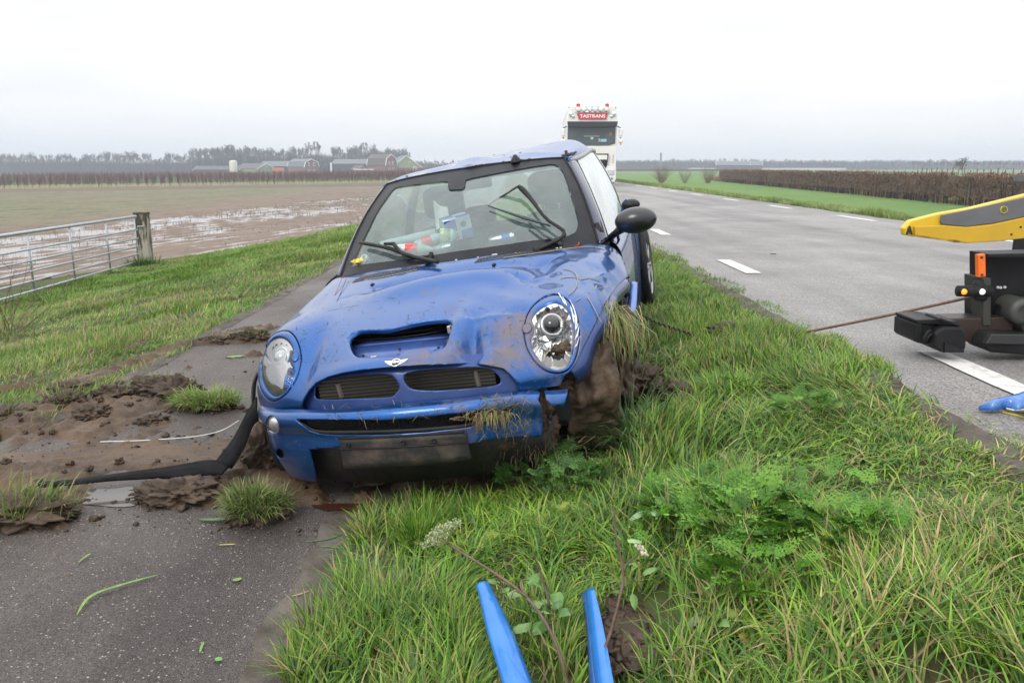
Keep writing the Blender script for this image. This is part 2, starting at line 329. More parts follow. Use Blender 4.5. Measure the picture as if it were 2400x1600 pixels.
def ground_material():
    m = bpy.data.materials.new('ground'); m.use_nodes = True; t = m.node_tree; n = t.nodes; l = t.links; b = n['Principled BSDF']; b.inputs['Roughness'].default_value = .85; b.inputs['Specular IOR Level'].default_value = .25
    g = n.new('ShaderNodeNewGeometry'); q = n.new('ShaderNodeTexNoise'); q.inputs['Scale'].default_value = 2.2; q.inputs['Detail'].default_value = 9; q.inputs['Roughness'].default_value = .7; l.new(g.outputs[0], q.inputs[0])
    c = n.new('ShaderNodeValToRGB'); c.color_ramp.elements[0].position = .35; c.color_ramp.elements[0].color = (.05, .036, .02, 1); c.color_ramp.elements[1].position = .62; c.color_ramp.elements[1].color = (.055, .085, .018, 1); l.new(q.outputs[0], c.inputs[0])
    q2 = n.new('ShaderNodeTexNoise'); q2.inputs['Scale'].default_value = .35; q2.inputs['Detail'].default_value = 8; l.new(g.outputs[0], q2.inputs[0])
    c2 = n.new('ShaderNodeValToRGB'); c2.color_ramp.elements[0].position = .3; c2.color_ramp.elements[0].color = (.080, .155, .028, 1); c2.color_ramp.elements[1].position = .7; c2.color_ramp.elements[1].color = (.115, .20, .042, 1); l.new(q2.outputs[0], c2.inputs[0])
    s = n.new('ShaderNodeSeparateXYZ'); l.new(g.outputs[0], s.inputs[0])
    r = n.new('ShaderNodeMapRange'); r.inputs[1].default_value = 8.4; r.inputs[2].default_value = 9.4; l.new(s.outputs[0], r.inputs[0])
    mi = n.new('ShaderNodeMixRGB'); l.new(r.outputs[0], mi.inputs[0]); l.new(c.outputs[0], mi.inputs[1]); l.new(c2.outputs[0], mi.inputs[2]); l.new(mi.outputs[0], b.inputs['Base Color'])
    return m
grid(xs, ys, gz, 'ground', ground_material(), kind='structure')
M_road = asphalt('road_asphalt', (.13, .122, .118), (.25, .238, .228), 75, .86, .50, .62, .45)
M_path = asphalt('path_asphalt', (.044, .036, .033), (.112, .094, .084), 100, .74, .42, .62, .34)
def wob(Y, s, a, seed): return (fbm(np.full_like(Y, seed * 3.1), Y, s, seed) - .5) * a
def strip(name, x0, x1, ys, z, m, wa=.0, ws=2.0, **k):
    ys = np.array(ys); L = x0 + wob(ys, ws, wa, 1); Rr = x1 + wob(ys, ws, wa, 2); V = []; nn = 5
    for j in range(len(ys)):
        for i in range(nn): V.append((L[j] + (Rr[j] - L[j]) * i / (nn - 1), ys[j], z if not callable(z) else z(L[j] + (Rr[j] - L[j]) * i / (nn - 1))))
    F = [(j * nn + i, j * nn + i + 1, (j + 1) * nn + i + 1, (j + 1) * nn + i) for j in range(len(ys) - 1) for i in range(nn - 1)]
    return mobj(name, V, F, m, **k)
yy = np.concatenate([np.arange(-4, 30, .12), np.geomspace(30, 900, 60)])
strip('road', 1.68, 6.98, yy, lambda x: .0 + .02 * math.sin(max(0, min(1, (x - 1.68) / 5.3)) * math.pi), M_road, wa=.09, ws=3, kind='structure')
strip('cycle_path', -2.64, -.55, yy, -.492, M_path, wa=.12, ws=2.4, kind='structure')
def line_mat():
    m = mat('road_marking', (.62, .61, .58), col2=(.36, .35, .33), scale=14, rough=.6, detail=9, lo=.52, hi=.72, bump=.002, bscale=200); return m
M_line = line_mat()
def dash(xc, y0, y1, w=.11):
    V = []; n = 8
    for k in range(n + 1):
        y = y0 + (y1 - y0) * k / n
        for sx in (-1, 1): V.append((xc + sx * w / 2 + random.uniform(-.004, .004), y, .006 + .02 * math.sin(min(1, (xc - 1.68) / 5.3) * math.pi)))
    o = mobj('road_marking', V, [(2 * k, 2 * k + 1, 2 * k + 3, 2 * k + 2) for k in range(n)], M_line, kind='structure'); return o
M_fringe = mat('muddy_fringe', (.050, .040, .030), rough=.75, col2=(.13, .115, .10), scale=5, bump=.006, bscale=60, detail=9, spec=.2)
def fringe(x0, x1, z, ww, sd):
    V = []; n = len(yy)
    for j in range(n):
        a = x0 + float(wob(yy[j:j + 1], 2.2, ww, sd)[0]) + float(wob(yy[j:j + 1], 13, ww * .5, sd + 3)[0]); b = x1 + float(wob(yy[j:j + 1], 2.6, ww, sd + 1)[0]) + float(wob(yy[j:j + 1], 15, ww * .5, sd + 5)[0]); V += [(a, yy[j], z[0]), ((a + b) / 2, yy[j], z[1]), (b, yy[j], z[2])]
    mobj('soil_edge', V, [(3 * j + c, 3 * j + c + 1, 3 * j + c + 4, 3 * j + c + 3) for j in range(n - 1) for c in (0, 1)], M_fringe, kind='structure')
fringe(1.54, 1.70, (-.05, .003, .0075), .07, 31); fringe(-.76, -.42, (-.4895, -.4865, -.47), .16, 37); fringe(-2.80, -2.58, (-.53, -.482, -.4895), .10, 43)
for k in range(-1, 14):
    y = 2.95 + k * 4.1; dash(2.15, y, y + 1.04, .14)
for k in range(16):
    y = 5.45 + k * 4.3; dash(6.35, y, y + 1.6, .13)
# ================================================================== THE CAR
CR = Euler((R_(1.03), R_(-8.21), R_(-10.46)), 'XYZ').to_matrix(); CT = Vector((-.026, 4.853, -.453))
CRn = np.array(CR); CTn = np.array(CT)
car = empty('crashed_car', CT, (R_(1.03), R_(-8.21), R_(-10.46)), 'crashed blue hatchback with a crumpled bonnet and missing grille, leaning across path and verge', 'car')
def cproj(P):
    w = np.asarray(P) @ CRn.T + CTn - CAM0
    zc = w[..., 1] * math.cos(PITCH) - w[..., 2] * math.sin(PITCH); yc = w[..., 2] * math.cos(PITCH) + w[..., 1] * math.sin(PITCH)
    return np.stack([1200 + FPX * w[..., 0] / zc, 800 - FPX * yc / zc], -1)
CO = CRn.T @ (CAM0 - CTn)
def cat_(px, py, **k):
    d = CRn.T @ cray(px, py); a, v = list(k.items())[0]; i = 'XYZ'.index(a); return CO + (v - CO[i]) / d[i] * d
class Surf:
    def __init__(s, net, nu=200, nv=170, deform=None):
        s.net = np.array(net, float); s.R, s.C = s.net.shape[:2]; s.deform = deform; s.nu = nu; s.nv = nv
        U, V = np.meshgrid(np.linspace(0, s.C - 1, nu), np.linspace(0, s.R - 1, nv)); s.U = U.ravel(); s.V = V.ravel(); s.P = s(s.U, s.V)
        i = np.arange(nu * nv).reshape(nv, nu); s.F = np.stack([i[:-1, :-1], i[:-1, 1:], i[1:, 1:], i[1:, :-1]], -1).reshape(-1, 4)
        s.bvh = BVHTree.FromPolygons([tuple(p) for p in s.P], [tuple(map(int, f)) for f in s.F])
    def __call__(s, u, v):
        u = np.clip(u, 0, s.C - 1 - 1e-9); v = np.clip(v, 0, s.R - 1 - 1e-9); iu = np.floor(u).astype(int); iv = np.floor(v).astype(int)
        fu = (u - iu)[:, None]; fv = (v - iv)[:, None]
        def w(f): return [.5 * (-f + 2 * f * f - f ** 3), .5 * (2 - 5 * f * f + 3 * f ** 3), .5 * (f + 4 * f * f - 3 * f ** 3), .5 * (-f * f + f ** 3)]
        wu, wv = w(fu), w(fv); o = 0
        def g(r, c):
            rc = np.clip(r, 0, s.R - 1); cc = np.clip(c, 0, s.C - 1); q = s.net[rc, cc]
            # linear extrapolation at the borders
            q = q + (r < 0)[:, None] * (s.net[0, cc] - s.net[1, cc]) + (r > s.R - 1)[:, None] * (s.net[-1, cc] - s.net[-2, cc])
            return q + (c < 0)[:, None] * (s.net[rc, 0] - s.net[rc, 1]) + (c > s.C - 1)[:, None] * (s.net[rc, -1] - s.net[rc, -2])
        for a in range(4):
            for b in range(4): o = o + wv[a] * wu[b] * g(iv + a - 1, iu + b - 1)
        return s.deform(o) if s.deform else o
    def hit(s, px, py):
        d = Vector(CRn.T @ cray(px, py)).normalized(); loc, nrm, idx, dist = s.bvh.ray_cast(Vector(CO), d)
        if loc is None:
            loc, nrm, idx, dist = s.bvh.find_nearest(Vector(CO + np.array(d) * 3.4))
        if nrm.dot(d) > 0: nrm = -nrm
        return np.array(loc), np.array(nrm)
    def trimmed(s, name, m, holes, parent=car, thick=.008, snap=True, keep=None, smooth=True, off=-1, **k):
        px = cproj(s.P); fc = s.P[s.F].mean(1); fpx = cproj(fc); dele = np.zeros(len(s.F), bool)
        def inside(poly, q):
            x, y = q[:, 0], q[:, 1]; r = np.zeros(len(q), bool); n = len(poly)
            for i in range(n):
                x0, y0 = poly[i]; x1, y1 = poly[(i + 1) % n]; c = ((y0 > y) != (y1 > y)); xx = (x1 - x0) * (y - y0) / ((y1 - y0) if y1 != y0 else 1e-9) + x0
                r ^= c & (x < xx)
            return r
        own = np.full(len(s.F), -1)
        for hi, h in enumerate(holes):
            h = np.asarray(h, float); q = inside(h, fpx); dele |= q; own[q] = hi
        if keep is not None: q = ~inside(np.asarray(keep, float), fpx); own[q & ~dele] = len(holes); dele |= q; allp = list(holes) + [keep]
        else: allp = list(holes)
        P = s.P.copy()
        if snap and dele.any():
            du = (s.C - 1) / (s.nu - 1); dv = (s.R - 1) / (s.nv - 1)
            kv = np.zeros(len(P), bool); kv[s.F[~dele].ravel()] = True
            for hi, h in enumerate(allp):
                dvm = np.zeros(len(P), bool); dvm[s.F[dele & (own == hi)].ravel()] = True; idx = np.nonzero(kv & dvm)[0]
                if not len(idx): continue
                h = np.asarray(h, float); a = h; b = np.roll(h, -1, 0); q = px[idx]
                ab = b - a; t = ((q[:, None] - a[None]) * ab[None]).sum(-1) / (ab ** 2).sum(-1)[None]; t = np.clip(t, 0, 1); cp = a[None] + t[..., None] * ab[None]
                dd = ((cp - q[:, None]) ** 2).sum(-1); tgt = cp[np.arange(len(idx)), dd.argmin(1)]
                u = s.U[idx].copy(); v = s.V[idx].copy(); u0 = u.copy(); v0 = v.copy(); ep = 1e-3
                for it in range(6):
                    p0 = cproj(s(u, v)); pu = (cproj(s(u + ep, v)) - p0) / ep; pv = (cproj(s(u, v + ep)) - p0) / ep; r = tgt - p0
                    det = pu[:, 0] * pv[:, 1] - pu[:, 1] * pv[:, 0]; det = np.where(np.abs(det) < 1e-6, 1e9, det)
                    u = np.clip(u + (r[:, 0] * pv[:, 1] - r[:, 1] * pv[:, 0]) / det, u0 - 1.1 * du, u0 + 1.1 * du); v = np.clip(v + (pu[:, 0] * r[:, 1] - pu[:, 1] * r[:, 0]) / det, v0 - 1.1 * dv, v0 + 1.1 * dv)
                P[idx] = s(u, v)
        F = s.F[~dele]; used = np.unique(F); rm = np.zeros(len(P), int); rm[used] = np.arange(len(used))
        o = fast_mesh(name, P[used], rm[F], m, parent, smooth=smooth, **k)
        if thick:
            q = o.modifiers.new('solid', 'SOLIDIFY'); q.thickness = thick; q.offset = off
        return o

M_paint = paint_mat()
M_inner = mat('blue_inner_panel', (.012, .04, .17), rough=.45, metal=.3, col2=(.02, .055, .2), scale=14, coat=.3)
M_black = mat('black_plastic', (.012, .012, .013), rough=.45, spec=.25, var=.4, scale=20, bump=.0006, bscale=300)
M_blackg = mat('gloss_black', (.010, .010, .012), rough=.12, var=.3, scale=6, coat=.6)
M_rubber = mat('rubber', (.015, .015, .016), rough=.65, spec=.2, var=.3, scale=30)
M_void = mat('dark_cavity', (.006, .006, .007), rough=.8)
M_chrome = mat('chrome', (.78, .79, .8), rough=.12, metal=1)
M_silver = mat('silver_plastic', (.5, .51, .52), rough=.28, metal=.7)
M_mud = mud_mat(); M_muddry = mud_mat('mud_dry', .1, (.075, .052, .036), (.17, .122, .085))
M_blade = attr_mat('blade')

def gauss(p, c, r): 
    d = (p - np.array(c)) / np.array(r); return np.exp(-(d ** 2).sum(-1))
def seg_dist(x, y, ax_, ay_, bx_, by_):
    t = np.clip(((x - ax_) * (bx_ - ax_) + (y - ay_) * (by_ - ay_)) / ((bx_ - ax_) ** 2 + (by_ - ay_) ** 2), 0, 1); return np.hypot(x - ax_ - t * (bx_ - ax_), y - ay_ - t * (by_ - ay_))
def front_deform(p):
    p = p.copy(); x, y, z = p[:, 0], p[:, 1], p[:, 2]
    # bonnet buckled up in a wide ridge ahead of the windscreen, hollow behind it
    ridge_y = -1.17 + .10 * (x - .05) ** 2 + .05 * np.sin(x * 5)
    a = np.exp(-((y - ridge_y) / .10) ** 2) * np.exp(-((x - .08) / .40) ** 4)
    b = np.exp(-((y - ridge_y - .15) / .07) ** 2) * np.exp(-((x - .06) / .40) ** 4)
    p[:, 2] += .030 * a - .022 * b
    # dents at the struck corner beside the scoop
    p[:, 2] -= .050 * gauss(p, (.27, -1.70, .66), (.055, .11, .3)); p[:, 1] += .035 * gauss(p, (.25, -1.78, .62), (.05, .3, .08))
    p[:, 2] -= .022 * gauss(p, (.37, -1.66, .7), (.035, .05, .3)); p[:, 2] += .016 * gauss(p, (.32, -1.60, .7), (.035, .07, .3))
    p[:, 1] += .020 * gauss(p, (.40, -1.75, .63), (.05, .2, .05)); p[:, 2] += .018 * gauss(p, (.20, -1.62, .7), (.03, .12, .3))
    # crease between bonnet and headlight, left side of the picture
    p[:, 2] -= .020 * gauss(p, (-.46, -1.62, .7), (.045, .16, .4)); p[:, 2] += .012 * gauss(p, (-.54, -1.2, .8), (.08, .3, .4))
    # crumpled wing top, right
    p[:, 2] -= .035 * gauss(p, (.50, -1.02, .83), (.05, .14, .4)); p[:, 2] += .020 * gauss(p, (.62, -1.1, .83), (.10, .2, .4))
    p[:, 2] += .02 * gauss(p, (.74, -.85, .8), (.10, .18, .4)); p[:, 0] += .035 * gauss(p, (.84, -.8, .75), (.06, .25, .15))
    # hard creases
    def crease(ax_, ay_, bx_, by_, amp, wd):
        d_ = seg_dist(x, y, ax_, ay_, bx_, by_); p[:, 2] += amp * np.exp(-d_ / wd)
    crease(.20, -1.80, .24, -1.56, .012, .014); crease(.30, -1.78, .27, -1.60, -.012, .018); crease(.24, -1.56, .42, -1.52, .007, .016); crease(.42, -1.50, .46, -1.72, -.007, .016)
    crease(.46, -1.22, .62, -.98, .012, .022); crease(.46, -1.22, .34, -1.12, -.010, .02); crease(-.28, -1.02, -.50, -1.12, -.006, .02); crease(-.05, -1.06, -.36, -1.02, -.009, .02); crease(.40, -1.02, .56, -.80, -.008, .02)
    crease(.34, -1.68, .38, -1.82, .008, .012); crease(.70, -1.25, .80, -1.0, .008, .015)
    w = .0022 * np.sin(x * 31 + y * 17) * np.sin(y * 23 - x * 9) * np.clip((x - .05) / .3, 0, 1); p[:, 2] += w
    return p
half = [  # |x| columns: 0 .22 .42 .56 .68 .77 .82 .845
 [(0,-.83,.940),(.22,-.82,.937),(.42,-.77,.928),(.56,-.69,.917),(.70,-.58,.903),(.79,-.56,.875),(.832,-.56,.79),(.845,-.56,.62)],
 [(0,-1.0,.905),(.22,-1.0,.898),(.42,-.96,.885),(.56,-.91,.872),(.69,-.86,.862),(.785,-.84,.828),(.832,-.84,.74),(.847,-.84,.62)],
 [(0,-1.2,.872),(.22,-1.2,.862),(.41,-1.18,.842),(.55,-1.15,.828),(.68,-1.13,.818),(.778,-1.11,.785),(.828,-1.1,.71),(.847,-1.1,.62)],
 [(0,-1.42,.810),(.2,-1.42,.803),(.38,-1.41,.79),(.52,-1.39,.79),(.645,-1.36,.800),(.762,-1.33,.76),(.824,-1.28,.68),(.847,-1.25,.60)],
 [(0,-1.60,.750),(.2,-1.60,.742),(.37,-1.58,.725),(.49,-1.55,.722),(.62,-1.50,.765),(.735,-1.46,.735),(.81,-1.40,.66),(.845,-1.36,.60)],
 [(0,-1.75,.695),(.2,-1.745,.688),(.36,-1.70,.665),(.49,-1.645,.655),(.615,-1.60,.675),(.725,-1.55,.665),(.80,-1.47,.63),(.845,-1.41,.58)],
 [(0,-1.845,.655),(.2,-1.83,.648),(.36,-1.78,.618),(.485,-1.71,.60),(.61,-1.655,.60),(.72,-1.59,.59),(.805,-1.49,.57),(.847,-1.42,.55)],
 [(0,-1.89,.56),(.2,-1.878,.56),(.36,-1.825,.548),(.485,-1.755,.540),(.61,-1.69,.535),(.72,-1.61,.53),(.812,-1.505,.525),(.850,-1.42,.52)],
 [(0,-1.89,.515),(.2,-1.878,.512),(.36,-1.825,.500),(.485,-1.755,.490),(.61,-1.69,.480),(.72,-1.61,.472),(.812,-1.505,.468),(.850,-1.42,.465)],
]
net = [[(-x, y, z) for (x, y, z) in row[:0:-1]] + [tuple(q) for q in row] for row in half]
FS = Surf(net, 250, 210, front_deform)
sc = lambda pts, s, ox, oy: [(ox + x / s, oy + y / s) for x, y in pts]
c56 = lambda pts: sc(pts, 3.92, 560, 560)
c10 = lambda pts: sc(pts, 4.612, 1000, 560)
c72 = lambda pts: sc(pts, 2.94, 560, 720)
ringL = catmull(c56([(460,850),(520,900),(560,980),(578,1060),(575,1160),(545,1270),(490,1370),(420,1450),(340,1490),(270,1470),(215,1400),(190,1310),(185,1200),(200,1100),(240,1000),(300,910),(380,855)]), 90, True)
glasL = catmull(c56([(400,905),(460,940),(500,1000),(505,1045),(485,1090),(486,1140),(512,1190),(505,1260),(480,1330),(430,1410),(350,1445),(280,1400),(230,1320),(210,1230),(215,1140),(240,1040),(290,950),(340,910)]), 90, True)
ringR = catmull(c10([(1400,603),(1280,630),(1160,720),(1090,820),(1055,930),(1050,1040),(1070,1150),(1110,1250),(1180,1350),(1270,1425),(1380,1458),(1490,1440),(1570,1370),(1620,1260),(1650,1100),(1650,960),(1620,820),(1560,710),(1490,640)]), 90, True)
glasR = catmull(c10([(1380,695),(1260,740),(1170,810),(1138,880),(1160,960),(1158,1020),(1127,1090),(1140,1180),(1190,1260),(1250,1340),(1350,1400),(1440,1410),(1520,1370),(1565,1250),(1588,1100),(1585,950),(1550,820),(1480,730)]), 90, True)
grille_hole = c56([(588,1533),(605,1475),(650,1400),(720,1325),(830,1270),(960,1235),(1150,1205),(1400,1180),(1700,1160),(2100,1150),(2250,1158)]) + c10([(830,1405),(900,1465),(950,1525),(985,1562)]) + [(1217, 930), (944, 975), (712, 985)]
scoop_hole = catmull(c56([(1012,930),(1060,870),(1150,848),(1350,840),(1500,810),(1650,775),(1800,754),(1920,752),(1966,790),(1955,850),(1930,930),(1900,1000),(1850,1035),(1700,1070),(1380,1100),(1150,1105),(1070,1085),(1025,1020)]), 80, True)
arch_cut = [(1480, 640), (1448, 668), (1425, 700), (1409, 728), (1392, 765), (1368, 812), (1350, 850), (1338, 868), (1322, 880), (1310, 905), (1300, 990), (1600, 1000), (1600, 640)]
FS.trimmed('bonnet_and_wings', M_paint, [ringL, ringR, grille_hole, scoop_hole, arch_cut], thick=.007)
# rolled flange of the torn wheel arch
def on(S, pts, off=0.0): return [S.hit(*p)[0] + S.hit(*p)[1] * off for p in pts]
ar = catmull(c10([(2180,268),(2120,330),(2050,430),(1990,540),(1930,670),(1870,830),(1800,990),(1740,1110),(1600,1240)]), 24)
def strip_between(name, A, B, m, bulge=0.0, nrm=None, parent=car, thick=.004, mid=3, **k):
    V = []; n = len(A)
    for i in range(n):
        for j in range(mid):
            t = j / (mid - 1); p = np.array(A[i]) * (1 - t) + np.array(B[i]) * t
            if bulge: p = p + np.array(nrm if nrm is not None else (0, -1, 0)) * bulge * math.sin(t * math.pi)
            V.append(p)
    F = [(i * mid + j, i * mid + j + 1, (i + 1) * mid + j + 1, (i + 1) * mid + j) for i in range(n - 1) for j in range(mid - 1)]
    o = mobj(name, V, F, m, parent, True, **k)
    if thick: q = o.modifiers.new('solid', 'SOLIDIFY'); q.thickness = thick; q.offset = 0
    return o
A = [FS.hit(x - 2, y)[0] for x, y in [(1471, 615), (1455, 645), (1438, 675), (1421, 700), (1405, 732), (1388, 770), (1368, 808), (1350, 842), (1334, 866)]]
B = [a + np.array([.03 + .012 * math.sin(i * 2.1), .055, -.075 - .01 * math.cos(i * 1.7)]) for i, a in enumerate(A)]
A, B = catmull(A, 30), catmull(B, 30)
strip_between('wheel_arch_flange', A, B, mat('flange_paint', (.02, .05, .19), rough=.3, metal=.4, coat=.6), .012, (1, 0, 0))

# ---- headlights
def headlight(ring, glas, broken, hn, cpx, labels):
    hl = empty('headlight'); hl.parent = car
    if broken: hl['label'] = 'smashed headlight packed with mud'
    cen = np.mean(np.array(glas), 0); ca = lambda P: (np.arctan2(P[:, 1] - cen[1], P[:, 0] - cen[0]))
    n = 72; th = np.linspace(-math.pi, math.pi, n, endpoint=False)
    def polar(P):
        P = np.asarray(P, float); a = ca(P); r = np.hypot(P[:, 0] - cen[0], P[:, 1] - cen[1]); o = np.argsort(a); a = a[o]; r = r[o]
        rr = np.interp(th, np.r_[a - 2 * math.pi, a, a + 2 * math.pi], np.r_[r, r, r]); return np.stack([cen[0] + rr * np.cos(th), cen[1] + rr * np.sin(th)], 1)
    RO, GI = polar(ring), polar(glas)
    Pin = [FS.hit(*(g))[0] for g in GI]; fn = np.array(hn)
    # dark gap channel between the bonnet and the ring
    V = []; 
    rr = [0, .03, .12, .35, .7, .93, 1.0]; off = [-.012, .004, .009, .012, .010, .006, -.006]
    for t, of in zip(rr, off):
        for k in range(n):
            c = RO[k] + (cen - RO[k]) * .012; q = c * (1 - t) + GI[k] * t; p, nn = FS.hit(*q); V.append(p + (nn * .5 + fn * .5) * of)
    L = len(rr); F = [(i * n + k, i * n + (k + 1) % n, (i + 1) * n + (k + 1) % n, (i + 1) * n + k) for i in range(L - 1) for k in range(n)]
    mobj('headlight_ring', V, F, M_paint, hl, True)
    V = []
    for t, of in ((-.05, -.012), (.25, -.014)):
        for k in range(n): q = RO[k] * (1 - t) + GI[k] * t; p, nn = FS.hit(*q); V.append(p + nn * of)
    mobj('ring_gap', V, [(k, (k + 1) % n, n + (k + 1) % n, n + k) for k in range(n)], M_void, hl)
    C, cn = FS.hit(*cen); C = np.mean(Pin, 0)
    def pl(px, py, d=0.0):   # point on the lamp's own tilted plane, d metres behind it
        dd = CRn.T @ cray(px, py); o = C - fn * d; return CO + dd * (np.dot(o - CO, fn) / np.dot(dd, fn))
    def rings(scales, offs): 
        V = []
        for s_, of in zip(scales, offs):
            for k in range(n):
                p0 = Pin[k]; V.append(C + (p0 - C) * s_ + fn * of)
        L = len(scales); F = [(i * n + k, i * n + (k + 1) % n, (i + 1) * n + (k + 1) % n, (i + 1) * n + k) for i in range(L - 1) for k in range(n)]
        V.append(C + fn * offs[-1]); F += [((L - 1) * n + k, (L - 1) * n + (k + 1) % n, L * n) for k in range(n)]
        return V, F
    V, F = rings([1, .95, .8, .5, .2], [-.006, -.035, -.06, -.075, -.08])
    mobj('reflector', V, F, mat('lamp_reflector', (.30, .32, .33), rough=.2, metal=.8, col2=(.7, .72, .73), scale=16, bump=.004, bscale=18) if not broken else mat('cracked_reflector', (.25, .25, .25), rough=.25, metal=.75, col2=(.75, .76, .77), scale=26, bump=.01, bscale=26, lo=.42, hi=.55), hl, True)
    # projector with its chrome collar, the fan of small oval openings, and the lower bowl
    pc, bc, ov = cpx
    def disc_frame(): 
        w = fn / np.linalg.norm(fn); u = np.cross((0, 0, 1), w); u /= np.linalg.norm(u); v = np.cross(w, u); return u, v, w
    u, v, w = disc_frame()
    def lathe_at(c, prof, name, m, n2=32, sx=1., sy=1.):
        V = []; F = []
        for r, h in prof:
            for k in range(n2): t = 2 * math.pi * k / n2; V.append(c + u * math.cos(t) * r * sx + v * math.sin(t) * r * sy + w * h)
        for i in range(len(prof) - 1):
            for k in range(n2): F.append((i * n2 + k, i * n2 + (k + 1) % n2, (i + 1) * n2 + (k + 1) % n2, (i + 1) * n2 + k))
        F.append(tuple((len(prof) - 1) * n2 + k for k in range(n2)))
        return mobj(name, V, F, m, hl, True)
    p1 = pl(pc[0], pc[1], .02 if broken else -.008)
    lathe_at(p1, [(.050, -.03), (.050, 0), (.046, .008), (.040, .008), (.036, 0)], 'projector_collar', M_silver)
    lathe_at(p1, [(.037, -.005), (.034, .010), (.026, .020), (.014, .026), (.004, .028)], 'projector_lens', mat('lamp_lens', (.32, .35, .36), rough=.05, metal=.2, coat=1) if not broken else M_blackg)
    if not broken:
        p2 = pl(bc[0], bc[1], -.004)
        lathe_at(p2, [(.054, -.02), (.054, .004), (.051, .006), (.050, .002), (.044, -.018), (.03, -.035), (.012, -.042), (.010, -.02), (.004, -.018)], 'lamp_bowl', M_chrome)
    for (ox, oy, wd) in ov:
        p3 = pl(ox, oy, .028 if broken else -.002)
        lathe_at(p3, [(.010, .004), (.0085, .006), (.0075, .002), (.003, -.002)], 'lamp_slot', mat('slot_tint', (.16, .11, .10), rough=.4) , 14, wd, 1.6)
    if not broken:
        V, F = rings([1, .97, .85, .65, .4, .15], [-.004, .006, .016, .024, .029, .031])
        mobj('lamp_glass', V, F, glass_mat('lamp_glass', (.93, .95, .95), .05, -.03, .03, (.5, .52, .52), glc=.35), hl, True)
    else:
        # remaining shards of the lens round the rim, and shattered chrome pieces
        mg = glass_mat('broken_lens', (.8, .82, .8), .35, .1, .15, (.45, .42, .38)); V = []; F = []
        rd = random.Random(5)
        depth = [rd.uniform(.06, .16) + (.16 if (k > 44 and k < 66) else 0) + (.10 if k % 9 == 0 else 0) for k in range(n)]
        for k in range(n): V.append(Pin[k] + fn * .0)
        for k in range(n): V.append(Pin[k] * (1 - depth[k]) + C * depth[k] + fn * .012)
        mobj('lens_shard', V, [(k, (k + 1) % n, n + (k + 1) % n, n + k) for k in range(n)], mg, hl)
        mc = mat('chrome_shards', (.45, .46, .46), rough=.2, metal=.9, col2=(.85, .86, .86), scale=40)
        V = []; F = []
        for q in range(46):
            a = rd.uniform(0, 6.28); r = rd.uniform(.35, .9); k = int((a / 6.2832) * n) % n; c = C + (Pin[k] - C) * r
            if c[2] < C[2] - .06 and rd.random() < .8: continue
            if np.linalg.norm(c - p1) < .045: continue
            b = len(V); 
            for j in range(4):
                V.append(c + u * rd.uniform(-.022, .022) + v * rd.uniform(-.022, .022) + w * rd.uniform(-.05, .0))
            F += [(b, b + 1, b + 2), (b, b + 2, b + 3)]
        mobj('reflector_shards', V, F, mc, hl)
        Vb, Fb = blob(pl(1296, 846, .03), (.075, .04, .035), 3, 3, .4); mobj('dark_hollow', Vb, Fb, M_void, hl, True)
        Vb, Fb = blob(pl(1318, 822, .01), (.045, .03, .034), 9, 4, .5); mobj('mud_in_lamp', Vb, Fb, M_mud, hl, True)
        V2, F2 = ico(1); mobj('white_trim', np.array([pl(x, y, .0) for x, y in c10([(1330,1392),(1400,1412),(1480,1395),(1530,1350),(1525,1320),(1440,1345),(1360,1372)])]), [(0, 1, 2, 3, 4, 5, 6)], mat('white_plastic', (.7, .7, .7), rough=.4), hl)
    return pl
hnL = np.array([-.28, -.86, .42]); hnL /= np.linalg.norm(hnL); hnR = hnL * [-1, 1, 1]
plL = headlight(ringL, glasL, False, hnL, ((660, 838), (665, 879), [(649, 813, .8), (661, 811, .8), (672, 815, .8), (678, 823, .7), (642, 819, .7)]), 0)
plR = headlight(ringR, glasR, True, hnR, ((1294, 761), (1300, 830), [(1277.6, 738, .8), (1294, 734, 1), (1309, 740, 1), (1319.5, 749, 1)]), 0)
# washer caps inside each ring
for (cx, cy, r, pl) in ((695, 840, 10.5, plL), (1236, 774, 12, plR)):
    c0, nn = FS.hit(cx, cy); mb = MB(); V = []; rr = r / 520
    uu = np.cross((0, 0, 1), nn); uu /= np.linalg.norm(uu); vv = np.cross(nn, uu)
    for (a, h) in ((1.0, .0125), (.93, .0145), (.5, .0155)):
        for k in range(28): t = k / 28 * 2 * math.pi; V.append(c0 + uu * math.cos(t) * rr * a * .85 + vv * math.sin(t) * rr * a * 1.15 + nn * h)
    mobj('washer_cap', V, [(i * 28 + k, i * 28 + (k + 1) % 28, (i + 1) * 28 + (k + 1) % 28, (i + 1) * 28 + k) for i in range(2) for k in range(28)] + [tuple(range(56, 84))], M_paint, car, True)
    MB().tube([c0 + uu * math.cos(t) * rr * 1.02 * .85 + vv * math.sin(t) * rr * 1.02 * 1.15 + nn * .0125 for t in np.linspace(0, 6.283, 40)], .0012, 5).obj('cap_seam', M_void, car)
